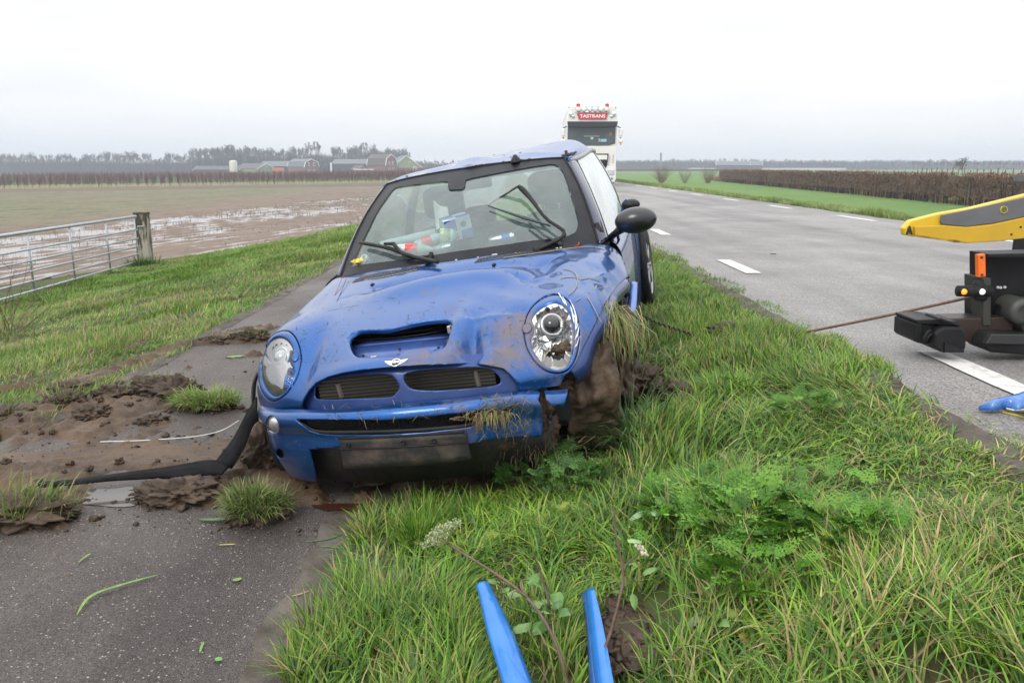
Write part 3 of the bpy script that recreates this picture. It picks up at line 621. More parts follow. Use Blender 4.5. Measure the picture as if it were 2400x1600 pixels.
# paint scraped off the ring, right
M_scrape = mat('scraped_paint', (.62, .68, .74), rough=.6, var=.2, scale=60)
for pts in ([(1430,610),(1460,670),(1490,730)], [(1540,680),(1590,790),(1610,900),(1600,980)], [(1550,750),(1575,850),(1590,930)], [(1640,950),(1620,1040),(1590,1100)], [(1640,1060),(1610,1150),(1580,1180)], [(1470,650),(1500,720),(1510,745)], [(1600,1000),(1630,930)], [(1575,830),(1600,870)]):
    P = catmull(c10(pts), 10); V = []
    for i, p in enumerate(P):
        q, nn = FS.hit(*p); wdt = .0035 * math.sin(math.pi * (i + .6) / 10.6) * random.uniform(.5, 1.3); s_ = np.cross(nn, FS.hit(p[0] + 1, p[1] + 3)[0] - q); s_ /= np.linalg.norm(s_)
        V += [q + nn * .014 + s_ * wdt, q + nn * .014 - s_ * wdt]
    mobj('scratch', V, [(2 * i, 2 * i + 1, 2 * i + 3, 2 * i + 2) for i in range(9)], M_scrape, car)

# ---- grille aperture: recessed blue frame with its two openings, radiator behind
GY = [[(x, y + .05 if abs(x) < .3 else y + .035, z) for (x, y, z) in [(-.66,-1.64,.70),(-.5,-1.72,.70),(-.36,-1.78,.70),(-.2,-1.835,.70),(0,-1.85,.70),(.2,-1.835,.70),(.36,-1.78,.70),(.5,-1.72,.70),(.66,-1.64,.70)]],
      [(x, y + .035, z) for (x, y, z) in [(-.66,-1.66,.6),(-.5,-1.74,.6),(-.36,-1.805,.6),(-.2,-1.855,.6),(0,-1.87,.6),(.2,-1.855,.6),(.36,-1.805,.6),(.5,-1.74,.6),(.66,-1.66,.6)]],
      [(x, y + .02, z) for (x, y, z) in [(-.66,-1.66,.46),(-.5,-1.75,.47),(-.36,-1.815,.47),(-.2,-1.865,.475),(0,-1.88,.48),(.2,-1.865,.475),(.36,-1.815,.47),(.5,-1.75,.47),(.66,-1.66,.46)]]]
GY = [[(max(-.53, min(.53, x)) if abs(x) < .6 else x * .8, y + .012, z) for (x, y, z) in row] for row in GY]
GY[0] = [(x, y + .01, .672 - .26 * abs(x) ** 2.0) for (x, y, z) in GY[0]]; GY[1] = [(x, y, min(z, .60 - .10 * x * x)) for (x, y, z) in GY[1]]
GS = Surf(GY, 200, 50)
openL = catmull(c56([(707,1400),(740,1325),(850,1285),(1100,1253),(1350,1242),(1430,1275),(1477,1360),(1440,1420),(1380,1452),(1100,1463),(750,1470)]), 70, True)
openR = catmull(c56([(1520,1270),(1560,1232),(1700,1208),(2000,1186),(2150,1180),(2280,1190),(2345,1220),(2400,1285),(2378,1335),(2200,1365),(1800,1390),(1600,1375),(1532,1320)]), 70, True)
GS.trimmed('grille_frame', M_inner, [openL, openR], thick=.006)
for k in range(12):
    x, y = (c56([(800 + k * 120, 1474 - k * 7.5)])[0]); p, nn = GS.hit(x, y); mb = MB()
    mb.lathe([(0.0001, -.004), (.0055, -.003), (.0055, .0)], tuple(p), 'y', 8); mb.obj('clip_hole', M_void, car)
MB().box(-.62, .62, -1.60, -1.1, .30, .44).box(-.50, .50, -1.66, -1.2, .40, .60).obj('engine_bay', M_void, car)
rad = empty('radiator'); rad.parent = car
V = [(-.40, -1.745, .475), (.36, -1.745, .475), (.36, -1.735, .635), (-.40, -1.735, .635)]
mobj('radiator_core', V, [(0, 1, 2, 3)], mat('radiator_core', (.018, .016, .013), rough=.5, metal=.4, col2=(.045, .04, .03), scale=60, stretch=(40, 1, 1)), rad)
mb = MB()
for k in range(11): z = .482 + k * .0145; mb.box(-.40, .36, -1.752 + k * .0009, -1.746 + k * .0009, z, z + .004)
mb.obj('radiator_fins', mat('radiator_metal', (.10, .09, .075), rough=.45, metal=.6), rad, kind='stuff')
for (a_, b_) in (((906, 1330), (945, 1455)), ((2172, 1205), (2205, 1350))):
    t0_ = cat_(*c56([a_])[0], Y=-1.745); t1_ = cat_(*c56([b_])[0], Y=-1.745); MB().tube([t0_, t1_], .009, 6, flat=1.3).obj('radiator_tank', mat('radiator_metal2', (.16, .14, .12), rough=.5, metal=.5), rad)
# ---- bonnet scoop
def along(S, x, y, d):
    p, n = S.hit(x, y); r = CRn.T @ cray(x, y); r = r / np.linalg.norm(r); return p + r * d / max(.35, abs(float(np.dot(n, r))))
SP = lambda x, y, d: along(FS, x, y, d)
def sheet(name, pts, m, d, parent=car, thick=0):
    V = [SP(x, y, dd) for (x, y), dd in zip(pts, d if hasattr(d, '__len__') else [d] * len(pts))]
    c = np.mean(V, 0); V.append(c); n = len(pts); o = mobj(name, V, [(i, (i + 1) % n, n) for i in range(n)], m, parent)
    if thick: q = o.modifiers.new('s', 'SOLIDIFY'); q.thickness = thick
    return o
sheet('scoop_cavity', c56([(980,860),(1500,760),(2000,700),(2010,950),(1900,1120),(1400,1150),(980,1140)]), M_void, .11)
quad = lambda name, pts, d, m, **k: strip_between(name, [SP(*p, dd) for p, dd in zip(c56(pts[0]), d[0])], [SP(*p, dd) for p, dd in zip(c56(pts[1]), d[1])], m, **k)
quad('scoop_tray', ([(1020,1000),(1200,975),(1500,945),(1700,925),(1930,905)], [(1030,1120),(1200,1125),(1500,1110),(1700,1090),(1930,1050)]), ([.05] * 5, [.022] * 5), mat('tray_blue', (.03, .075, .26), rough=.4, metal=.3, coat=.4, var=.2, scale=12))
quad('scoop_step', ([(1020,962),(1200,935),(1500,905),(1700,885),(1940,862)], [(1020,1004),(1200,979),(1500,949),(1700,929),(1935,909)]), ([.07] * 5, [.045] * 5), M_inner)
quad('scoop_slat', ([(1060,925),(1250,915),(1450,905),(1700,872),(1930,825)], [(1060,955),(1250,938),(1450,925),(1700,892),(1930,850)]), ([.05] * 5, [.07] * 5), M_black, thick=.003)
quad('scoop_slat', ([(1150,880),(1300,872),(1450,868),(1700,835),(1920,790)], [(1150,900),(1300,892),(1450,885),(1700,855),(1920,812)]), ([.06] * 5, [.08] * 5), M_blackg, thick=.003)
rim = [FS.hit(*p) for p in scoop_hole]; RV = []
for a, h in ((0, .001), (.35, .006), (.8, .003), (1, -.012)):
    cc = np.mean(scoop_hole, 0)
    for p in scoop_hole: q = np.array(p) + (cc - np.array(p)) * (a * .045 - .02); P0, nn = FS.hit(*q); RV.append(P0 + nn * h)
mobj('scoop_rim', RV, [(i * 80 + k, i * 80 + (k + 1) % 80, (i + 1) * 80 + (k + 1) % 80, (i + 1) * 80 + k) for i in range(3) for k in range(80)], M_paint, car, True)
for (x, y) in c56([(1475,1012),(1835,1000),(1140,1072),(1465,1068),(1805,1030)]):
    p = SP(x, y, .028); n_ = FS.hit(x, y)[1]; mb = MB(); mb.tube([p, p + n_ * .004], .0065, 10); mb.obj('bolt_hole', M_void, car)
p = SP(*c56([(1245, 1090)])[0], .012); MB().box(p[0] - .014, p[0] + .012, p[1] - .008, p[1] + .01, p[2] - .006, p[2] + .008).obj('metal_clip', M_silver, car, bevel=.002)
p = SP(*c56([(1935, 830)])[0], .02); MB().box(p[0] - .008, p[0] + .008, p[1] - .01, p[1] + .01, p[2] - .016, p[2] + .016).obj('metal_clip', M_silver, car, bevel=.002)
sheet('loose_flap', catmull(c56([(1480,1078),(1540,1035),(1640,1015),(1710,1020),(1755,1050),(1690,1065),(1560,1078)]), 20, True), M_paint, -.004, thick=.002)
# ---- winged badge
b0, bn = FS.hit(929, 853); bn = bn / np.linalg.norm(bn); bu = np.array((1, 0, 0.)); bu = bu - bn * bu.dot(bn); bu /= np.linalg.norm(bu); bv = np.cross(bn, bu); bv = bv if bv[2] > 0 else -bv
badge = empty('badge', b0 + bn * .005); badge.parent = car
MBm = Matrix((( bu[0], bv[0], bn[0], 0), (bu[1], bv[1], bn[1], 0), (bu[2], bv[2], bn[2], 0), (0, 0, 0, 1)))
def bobj(mb, name, m, **k): o = mb.obj(name, m, badge, **k); o.data.transform(MBm); return o
for s_ in (-1, 1):
    for j, (y0, x1) in enumerate(((.0085, .047), (.002, .042), (-.0045, .035), (-.010, .027))):
        w = MB(); w.prism([(s_ * .017, y0 - .0025), (s_ * x1, y0 - .0020 + .004), (s_ * (x1 + .003), y0 + .0065), (s_ * .017, y0 + .0032)][::s_], -.004, .004, 'z'); bobj(w, 'wing_feather', M_chrome)
w = MB(); w.lathe([(.0215, 0), (.0215, .005), (.019, .0065), (.0175, .005), (.0001, .005)], n=32); bobj(w, 'badge_ring', M_chrome, smooth=True)
w = MB(); w.lathe([(.0172, .0052), (.016, .0062), (.0001, .0066)], n=32); bobj(w, 'badge_disc', M_blackg, smooth=True)
text_obj('badge_letters', 'MINI', .014, mat('badge_silver', (.85, .85, .85), rough=.3, metal=.5), badge, MBm @ Matrix.Translation((0, 0, .0072)), .029, .0006, .0006)

# ---- front bumper
plan = [(-.850,-1.36),(-.845,-1.44),(-.82,-1.52),(-.76,-1.62),(-.66,-1.735),(-.5,-1.835),(-.3,-1.905),(0,-1.94),(.3,-1.905),(.5,-1.835),(.62,-1.765),(.70,-1.69),(.74,-1.60)]
prof = [(.05, .512), (.012, .503), (-.002, .480), (.002, .458), (.014, .432), (.022, .40), (.02, .34), (.028, .28), (.045, .225), (.065, .185), (.11, .165)]
def bnet():
    pp = np.array(plan); tg = np.gradient(pp, axis=0); nn = np.stack([tg[:, 1], -tg[:, 0]], 1); nn /= np.linalg.norm(nn, axis=1)[:, None]
    r = []
    for d, z in prof:
        dz = np.interp(np.abs(pp[:, 0]), [0, .5, .85], [.0, -.012, -.045]) * (1 if z > .42 else .6)
        q = pp - nn * d; r.append([(x, y, z + s_) for (x, y), s_ in zip(q, dz)])
    return r
def bdef(p):
    p = p.copy(); p[:, 2] -= .03 * np.clip((p[:, 0] - .35) / .3, 0, 1); p[:, 1] += .02 * gauss(p, (.45, -1.85, .45), (.08, .3, .05)); return p
BS = Surf(bnet(), 260, 90, bdef)
lower_mouth = [(727, 1053), (760, 1049), (800, 1048), (950, 1045), (1110, 1038), (1140, 1030), (1200, 1024), (1262, 1022), (1400, 1010), (1400, 1300), (750, 1300), (741, 1112), (738, 1095)]
tear = c72([(2040,555),(2075,600),(2060,640),(2090,690),(2085,760),(2092,830),(2085,900),(2140,905),(2140,760),(2165,690),(2120,640),(2105,590),(2090,550),(2080,500),(2030,500)])
right_cut = c72([(2270,480),(2262,600),(2235,690),(2200,665),(2150,700),(2140,905),(2400,1000),(2600,700),(2500,400)])
grille_slot = c72([(398,772),(1000,775),(1250,755),(1500,728),(1700,705),(1900,690),(1880,720),(1760,790),(1560,828),(1300,858),(1000,875),(700,878),(560,868),(490,845),(430,800)])
fog_c = c72([(237, 812)])[0]; th = np.linspace(0, 2 * math.pi, 40, endpoint=False)
fog = [(fog_c[0] + 14.5 * math.cos(t) + 2 * math.sin(t), fog_c[1] + 21.5 * math.sin(t)) for t in th]
tow_h = [(c72([(290,1003)])[0][0] + 9 * math.cos(t) + 2 * math.sin(t), c72([(290,1003)])[0][1] + 11.5 * math.sin(t)) for t in th]
bump = BS.trimmed('front_bumper', M_paint, [lower_mouth, tear, right_cut, grille_slot, fog, tow_h], thick=.005)
sb = lambda x, y, d=0: along(BS, x, y, d)
lg = empty('lower_grille'); lg.parent = car
def sstrip(name, top, bot, dt, db, m, n=30, parent=car, S=BS, **k):
    T, Bm = catmull(top, n), catmull(bot, n)
    f = lambda x, y, d: along(S, x, y, d)
    return strip_between(name, [f(*p, dt) for p in T], [f(*p, db) for p in Bm], m, parent=parent, **k)
sstrip('grille_back', c72([(420,765),(1000,770),(1500,725),(1900,680)]), c72([(500,860),(1000,885),(1400,860),(1880,740)]), .03, .03, M_void, parent=lg)
sstrip('grille_lip', c72([(405,774),(450,800),(500,832),(560,845),(700,848),(1000,842),(1300,825),(1600,790),(1880,700)]), c72([(410,776),(440,815),(500,855),(590,874),(700,878),(1000,876),(1300,860),(1580,828),(1880,725)]), .006, -.002, M_black, parent=lg)
mb = MB()   # hexagonal mesh
for r in range(5):
    for c in range(60):
        fx = c / 59; fy = (r + .5) / 5
        tx = 480 + fx * 1180; ty = (778 - 6 * fx - 75 * fx ** 2.2); by = 838 - 45 * fx ** 2; x = tx + (10 if r % 2 else 0) + (1 - 0) * 0; y = ty + (by - ty) * fy
        if x < 470 + (r * 14): continue
        h = [(x + 9.5 * math.cos(t), y + 7 * math.sin(t)) for t in np.arange(6) * math.pi / 3 + .52]
        hp = [sb(*c72([q])[0], .014) for q in h]
        for k in range(0, 3): mb.tube([hp[k], hp[k + 1]], .0016, 3, False)
mb.obj('grille_mesh', M_black, lg, kind='stuff')
# fog lamp
fl = empty('fog_lamp'); fl.parent = car
fc, fnn = BS.hit(*fog_c); V = []; F = []
for a, h in ((1.03, -.004), (1, .001), (.9, .002), (.88, -.006)):
    for k in range(40): q = (fog_c[0] + (fog[k][0] - fog_c[0]) * a, fog_c[1] + (fog[k][1] - fog_c[1]) * a); p, nn = BS.hit(*q); V.append(p + nn * h)
mobj('lamp_bezel', V, [(i * 40 + k, i * 40 + (k + 1) % 40, (i + 1) * 40 + (k + 1) % 40, (i + 1) * 40 + k) for i in range(3) for k in range(40)], M_chrome, fl, True)
V = []
for a, h in ((.9, -.004), (.6, .003), (.25, .006)):
    for k in range(40): q = (fog_c[0] + (fog[k][0] - fog_c[0]) * a, fog_c[1] + (fog[k][1] - fog_c[1]) * a); p, nn = BS.hit(*q); V.append(p + nn * h)
mobj('lamp_glass', V, [(i * 40 + k, i * 40 + (k + 1) % 40, (i + 1) * 40 + (k + 1) % 40, (i + 1) * 40 + k) for i in range(2) for k in range(40)] + [tuple(range(80, 120))], mat('fog_glass', (.55, .57, .58), rough=.15, metal=.5, col2=(.8, .8, .78), scale=40, stretch=(6, 1, 1), bump=.001, bscale=60, coat=1), fl, True)
tc_ = c72([(290, 1003)])[0]
sheet2 = [sb(x, y, .03) for x, y in tow_h]; mobj('tow_hole', sheet2, [tuple(range(40))], M_void, car)
# black valance inside the lower mouth, number plate holder
sstrip('lower_valance', [(715, 1040), (800, 1035), (1000, 1030), (1290, 1005)], [(745, 1118), (830, 1128), (1000, 1125), (1290, 1085)], .05, .06, mat('dirty_black', (.012, .011, .010), rough=.6, col2=(.05, .036, .026), scale=9, lo=.5, hi=.75))
M_ph = mat('dirty_plate_holder', (.022, .021, .021), rough=.5, col2=(.11, .08, .058), scale=7, lo=.50, hi=.72, detail=10, bump=.0015, bscale=90)
ph = empty('number_plate_holder'); ph.parent = car
T = catmull([sb(x, y, -.022) for x, y in c72([(690,896),(1000,885),(1300,868),(1560,852)])], 16); Bm = catmull([sb(x, y, -.022) for x, y in c72([(725,1108),(1000,1098),(1300,1080),(1608,1050)])], 16)
strip_between('plate_backing', T, Bm, M_ph, parent=ph, thick=.008, mid=6)
strip_between('plate_ledge', [t * .64 + b * .36 + np.array((0, -.005, .002)) for t, b in zip(T, Bm)], [t * .62 + b * .38 + np.array((0, -.009, 0)) for t, b in zip(T, Bm)], M_black, parent=ph, thick=.003, mid=2)
strip_between('plate_ledge', [t + np.array((0, -.006, .003)) for t in T], [t * .97 + b * .03 + np.array((0, -.010, 0)) for t, b in zip(T, Bm)], M_black, parent=ph, thick=.004, mid=2)
for (x, y) in c72([(755,950),(1130,930),(1345,918)]):
    p = sb(x, y, -.028); w = MB(); w.lathe([(.010, .0), (.010, -.003), (.007, -.004), (.0045, -.001), (.0001, -.001)], tuple(p), 'y', 14); w.obj('screw_hole', M_black, ph, True)
# ---- windscreen (one curved sheet; black ceramic border outside, glass just inside it)
wn = []
for t in np.linspace(0, 1, 6):
    base = np.array([(-.728,-.56,.900),(-.56,-.70,.918),(-.3,-.80,.935),(0,-.835,.942),(.3,-.80,.935),(.56,-.70,.918),(.728,-.56,.900)])
    top = np.array([(-.548,-.02,1.375),(-.42,-.07,1.388),(-.22,-.115,1.396),(0,-.125,1.398),(.22,-.115,1.394),(.42,-.07,1.385),(.545,-.02,1.373)])
    q = base * (1 - t) + top * t; q[:, 2] += .035 * math.sin(math.pi * t); q[:, 0] *= 1 + .02 * math.sin(math.pi * t); wn.append(q)
WS = Surf(wn, 200, 140)
c55 = lambda pts: sc(pts, 4.055, 820, 380)
inner_ws = catmull(c55([(12,985),(200,962),(600,912),(1000,850),(1400,795),(1700,750),(1950,722),(2060,703),(2140,665),(2172,590),(2160,500),(2100,300),(2040,120),(2000,60),(1940,22),(1850,28),(1700,50),(1400,105),(1130,160),(1098,190),(1090,235),(1060,258),(1000,262),(950,262),(932,240),(932,200),(900,185),(700,203),(480,232),(410,262),(350,340),(260,470),(150,690),(40,930)]), 240, True)
M_frit = mat('black_ceramic_border', (.014, .015, .018), rough=.4, var=.3, scale=8, spec=.2)
WS.trimmed('windscreen_border', M_frit, [inner_ws], thick=0)
V = WS.P + np.array([0, .006, -.004]); 
fast_mesh('windscreen', V, WS.F, glass_mat('windscreen_glass', (.80, .93, .91), .13, .04, .02, (.42, .58, .57)), car, smooth=True)  # greenish diffuse layer paints in the pale reflection haze on the glass
def edge_tube(name, pts, r, m, n=6, parent=car, flat=1.0): return MB().tube(pts, r, n, flat=flat).obj(name, m, parent, True)
wv = WS.P.reshape(140, 200, 3)
edge_tube('windscreen_seal', [p for p in wv[::6, 0]] + [wv[-1, 0]] + [p for p in wv[-1, ::10]] + [wv[-1, -1]] + [p for p in wv[::-6, -1]], .007, M_rubber)
edge_tube('cowl_seal', [p + np.array((0, -.004, 0)) for p in wv[0, ::8]], .008, M_rubber)
# wing-top cowl grilles (left and right), small clips, washer jets
def on_front(pts, n, off=.003): return [(lambda p, nn: p + nn * off)(*FS.hit(*p)) for p in catmull(pts, n)]
for (top, bot) in ((c56([(1070,388),(1200,345),(1400,310),(1640,280)]), c56([(1050,412),(1200,380),(1400,345),(1655,298)])), (c10([(560,232),(800,190),(1100,158),(1390,140)]), c10([(520,272),(800,228),(1100,190),(1430,150)]))):
    T, Bt = on_front(top, 24, .004), on_front(bot, 24, .004)
    g = empty('cowl_grille'); g.parent = car
    strip_between('vent_backing', T, Bt, M_black, parent=g, thick=.002)
    mb = MB()
    for k in range(23):
        a, b = np.array(T[k]), np.array(Bt[k + 1]); mb.tube([a + (0, 0, .004), b + (0, 0, .004)], .0022, 4); a, b = np.array(T[k + 1]), np.array(Bt[k]); mb.tube([a + (0, 0, .004), b + (0, 0, .004)], .0022, 4)
    for s_ in (0, .5, 1): mb.tube([np.array(a) * (1 - s_) + np.array(b) * s_ + (0, 0, .004) for a, b in zip(T, Bt)], .0024, 4)
    mb.obj('vent_mesh', mat('vent_grey', (.05, .05, .052), rough=.5), g, kind='stuff')
for (x, y) in c56([(1232, 430)]) + c10([(730, 290)]):
    p, nn = FS.hit(x, y); V, F = blob(p + nn * .006, (.012, .016, .009), 1, 2, .1); mobj('washer_jet', V, F, M_black, car, True)
for (x, y, w) in [(1381-0, 0, 0)][:0]: pass
for (x, y, w) in ((738,182,.014), (325,240,.006), (355,238,.005), (965,168,.006), (1010,163,.005), (1170,140,.006), (1210,134,.006), (1410,114,.006), (1450,108,.006)):
    q = c10([(x, y)])[0]; p, nn = WS.hit(q[0], q[1] - 2); MB().box(p[0] - w, p[0] + w, p[1] - .012, p[1] - .002, p[2] - .006, p[2] + .006).obj('trim_clip', mat('clip_white', (.6, .57, .52), rough=.6), car, bevel=.002)
q, nn = WS.hit(1352, 575); MB().tube([q + (-.012, -.012, -.004), q + (.012, -.014, .004), q + (.014, -.014, .016)], .003, 6).obj('red_clip', mat('red_plastic', (.7, .06, .02), rough=.4), car, True)

# ---- roof
rn = [[(-.575,-.035,1.352),(-.548,-.02,1.378),(-.3,-.105,1.396),(0,-.13,1.404),(.3,-.10,1.397),(.545,-.02,1.378),(.575,-.02,1.352)],
      [(-.60,.12,1.350),(-.565,.11,1.392),(-.3,.08,1.420),(0,.06,1.432),(.3,.08,1.425),(.56,.10,1.402),(.598,.12,1.36)],
      [(-.615,.40,1.375),(-.575,.40,1.418),(-.3,.38,1.440),(0,.38,1.452),(.3,.38,1.462),(.565,.40,1.445),(.620,.40,1.375)],
      [(-.62,.75,1.385),(-.575,.75,1.428),(-.3,.75,1.455),(0,.75,1.472),(.28,.75,1.488),(.52,.75,1.490),(.640,.75,1.405)],
      [(-.62,1.1,1.385),(-.575,1.1,1.425),(-.3,1.1,1.460),(0,1.1,1.482),(.28,1.1,1.49),(.50,1.1,1.475),(.635,1.1,1.40)],
      [(-.60,1.45,1.365),(-.55,1.45,1.40),(-.3,1.45,1.440),(0,1.45,1.462),(.28,1.45,1.46),(.50,1.45,1.43),(.60,1.45,1.375)],
      [(-.56,1.62,1.33),(-.52,1.62,1.35),(-.3,1.64,1.38),(0,1.65,1.395),(.28,1.64,1.385),(.48,1.62,1.36),(.56,1.6,1.335)]]
def roof_def(p):
    p = p.copy(); x, y = p[:, 0], p[:, 1]
    p[:, 2] -= .030 * gauss(p, (-.25, .12, 1.42), (.10, .12, .3)); p[:, 2] += .022 * gauss(p, (-.05, .16, 1.43), (.12, .10, .3)); p[:, 2] -= .016 * gauss(p, (.12, .35, 1.43), (.07, .2, .3)); p[:, 2] += .012 * gauss(p, (.33, .1, 1.43), (.12, .08, .3))
    p[:, 2] -= .012 * gauss(p, (-.42, .3, 1.43), (.05, .2, .3)); p[:, 2] += .012 * gauss(p, (-.46, .06, 1.4), (.06, .06, .3))
    return p
RS = Surf(rn, 150, 120, roof_def)
RS.trimmed('roof', M_paint, [], thick=.012, snap=False)
rv = RS.P.reshape(120, 150, 3)
M_drip = mat('roof_moulding', (.30, .30, .31), rough=.3, metal=.6)
edge_tube('roof_moulding', list(rv[4::8, -1]), .011, M_drip, flat=1.4); edge_tube('roof_moulding', list(rv[4::8, 0]), .011, M_drip, flat=1.4)
p = RS.hit(1205, 352)[0]; MB().lathe([(.030, -.01), (.027, .006), (.018, .018), (.011, .030), (.004, .034), (.0001, .034)], tuple(p), 'z', 16, 1, 1.6).obj('antenna_base', M_black, car, True)
# broken black end piece at the top of the pillar
q = cat_(1330, 364, Y=.0); MB().tube([q + (-.035, 0, .0), q + (.045, .01, .006)], .010, 6).tube([q + (-.006, 0, .028), q + (0, -.004, -.045)], .009, 6).tube([q + (.028, 0, -.004), q + (.052, .01, .012)], .008, 5).obj('broken_trim_end', M_blackg, car)

# ---- pillars, side windows, doors
def side(sgn):
    R = lambda pts: [[(sgn * x, y, z) for (x, y, z) in row] for row in pts]
    gl = Surf(R([[(.772,-.43,.915),(.795,0,.925),(.80,.6,.935),(.785,1.2,.945),(.73,1.65,.955),(.64,1.84,.96)],
                 [(.728,-.26,1.05),(.755,.05,1.06),(.768,.6,1.08),(.755,1.2,1.08),(.70,1.60,1.08),(.62,1.76,1.08)],
                 [(.668,-.07,1.20),(.700,.16,1.22),(.712,.62,1.24),(.702,1.2,1.24),(.65,1.54,1.22),(.585,1.67,1.22)],
                 [(.600,.12,1.345),(.612,.3,1.365),(.635,.68,1.395),(.632,1.15,1.39),(.595,1.45,1.365),(.56,1.58,1.34)]]), 80, 50)
    V = gl.P; gv = V.reshape(50, 80, 3)
    # black pillar behind the door glass and the rear corner stay opaque; two panes between
    lim = [(0, 39), (42, 79)]
    for a, b in lim:
        P = gv[:, a:b + 1].reshape(-1, 3); w = b - a + 1; i = np.arange(50 * w).reshape(50, w); F = np.stack([i[:-1, :-1], i[:-1, 1:], i[1:, 1:], i[1:, :-1]], -1).reshape(-1, 4)
        fast_mesh('side_window', P, F, M_sideglass, car, smooth=True)
    P = gv[:, 38:44].reshape(-1, 3) - np.array([sgn * .004, 0, 0]); i = np.arange(50 * 6).reshape(50, 6); F = np.stack([i[:-1, :-1], i[:-1, 1:], i[1:, 1:], i[1:, :-1]], -1).reshape(-1, 4)
    fast_mesh('door_pillar', P, F, M_blackg, car, smooth=True)
    edge_tube('window_seal', list(gv[0, ::4]), .008, M_rubber); edge_tube('window_seal', list(gv[:, 0][::5]) + [gv[-1, 0]], .007, M_rubber)
    edge_tube('door_seam', list(gv[:, 40][::5]), .003, M_void)
    e0 = wv[:, -1] if sgn > 0 else wv[:, 0]; n = 28; a = catmull(e0[::10], n); b = catmull(gv[:, 0][::6], n)
    strip_between('windscreen_pillar', a + np.array([sgn * .004, .004, 0]), b, mat('pillar_paint', (.012, .016, .05), rough=.25, metal=.3, coat=.8), .020, (sgn * .7, -.5, .4), thick=.004, mid=6)
    # belt rail + body side
    bd = [[(.772,-.43,.915),(.795,0,.925),(.80,.6,.935),(.785,1.2,.945),(.73,1.65,.955),(.62,1.86,.96),(.3,1.93,.965)],
          [(.795,-.47,.905),(.822,0,.912),(.83,.6,.922),(.820,1.2,.932),(.765,1.70,.935),(.64,1.90,.94),(.3,1.97,.94)],
          [(.838,-.55,.85),(.852,0,.855),(.858,.6,.862),(.862,1.2,.87),(.80,1.76,.87),(.67,1.93,.87),(.3,2.0,.87)],
          [(.852,-.56,.70),(.866,0,.70),(.870,.6,.70),(.88,1.2,.72),(.83,1.80,.72),(.70,1.96,.72),(.3,2.02,.72)],
          [(.850,-.56,.48),(.860,0,.47),(.862,.6,.47),(.872,1.2,.50),(.835,1.80,.5),(.70,1.98,.5),(.3,2.04,.5)],
          [(.835,-.56,.27),(.842,0,.25),(.842,.6,.25),(.842,1.2,.27),(.80,1.78,.28),(.68,1.92,.28),(.3,1.98,.28)]]
    BD = Surf(R(bd), 90, 60); BD.trimmed('body_side', M_paint, [], thick=0)
    bv_ = BD.P.reshape(60, 90, 3)
    for c_ in (int(89 * 2.15 / 6),): edge_tube('door_seam', [p + np.array([sgn * .0005, 0, 0]) for p in bv_[::4, c_]], .003, M_void)
    edge_tube('waist_moulding', [p + np.array([sgn * .004, 0, .004]) for p in bv_[10, 2:80:5]], .006, M_drip)
    return gl, BD
M_sideglass = glass_mat('side_glass', (.72, .82, .80), .25, .42, .01, (.62, .70, .68))
SGr, SDr = side(1); SGl, SDl = side(-1)
# tailgate with its window, floor, bulkheads
MB().box(-.62, .62, 1.93, 2.0, .30, .95).obj('tailgate', M_paint, car)
V = [(-.58, 1.90, .96), (.58, 1.90, .96), (.50, 1.66, 1.34), (-.50, 1.66, 1.34)]
mobj('rear_window', V, [(0, 1, 2, 3)], glass_mat('rear_glass', (.8, .88, .86), .1, .04, .02), car)
MB().tube([(-.60, 1.9, .95), (-.52, 1.65, 1.36), (.52, 1.65, 1.36), (.60, 1.9, .95)], .04, 6).obj('rear_frame', M_blackg, car)
M_int = mat('dark_trim', (.022, .023, .026), rough=.8, var=.3, scale=15)
MB().box(-.80, .80, -.9, 1.9, .20, .26).box(-.78, .78, -.86, -.80, .26, .84).box(-.74, .74, -1.5, -.85, .25, .60).obj('floor', M_int, car)
MB().box(-.78, -.74, -.5, 1.8, .25, .90).box(.74, .78, -.5, 1.8, .25, .90).box(-.6, .6, 1.5, 1.9, .26, .80).obj('inner_trim', M_int, car)
# roof lining
V = RS.P - np.array([0, 0, .025]); fast_mesh('roof_lining', V, RS.F, mat('lining', (.10, .11, .11), rough=.9), car, smooth=True)
# dashboard
dn = [[(x, -.77 + .12 * (x / .7) ** 2, .87) for x in np.linspace(-.72, .72, 9)], [(x, -.60 + .06 * (x / .7) ** 2, .905) for x in np.linspace(-.72, .72, 9)], [(x, -.42, .90) for x in np.linspace(-.72, .72, 9)], [(x, -.33, .85) for x in np.linspace(-.72, .72, 9)], [(x, -.34, .60) for x in np.linspace(-.72, .72, 9)]]
Surf(dn, 60, 30).trimmed('dashboard', M_int, [], thick=.02, snap=False)
mb = MB(); V = []
cs = np.array((.36, -.20, .88)); ax = Vector((0, -.9, .42)).normalized(); M3 = Vector((0, 0, 1)).rotation_difference(-ax).to_matrix()
mb.tube([cs + np.array(M3 @ Vector((.185 * math.cos(t), .185 * math.sin(t), 0))) for t in np.linspace(0, 2 * math.pi, 36)], .014, 8)
for t in (0.2, math.pi - .2, -math.pi / 2): mb.tube([cs, cs + np.array(M3 @ Vector((.18 * math.cos(t), .18 * math.sin(t), 0)))], .016, 6)
mb.lathe([(.0001, -.03), (.06, -.025), (.065, .0), (.05, .02)], tuple(cs), 'y', 16); mb.obj('steering_wheel', M_black, car, True)
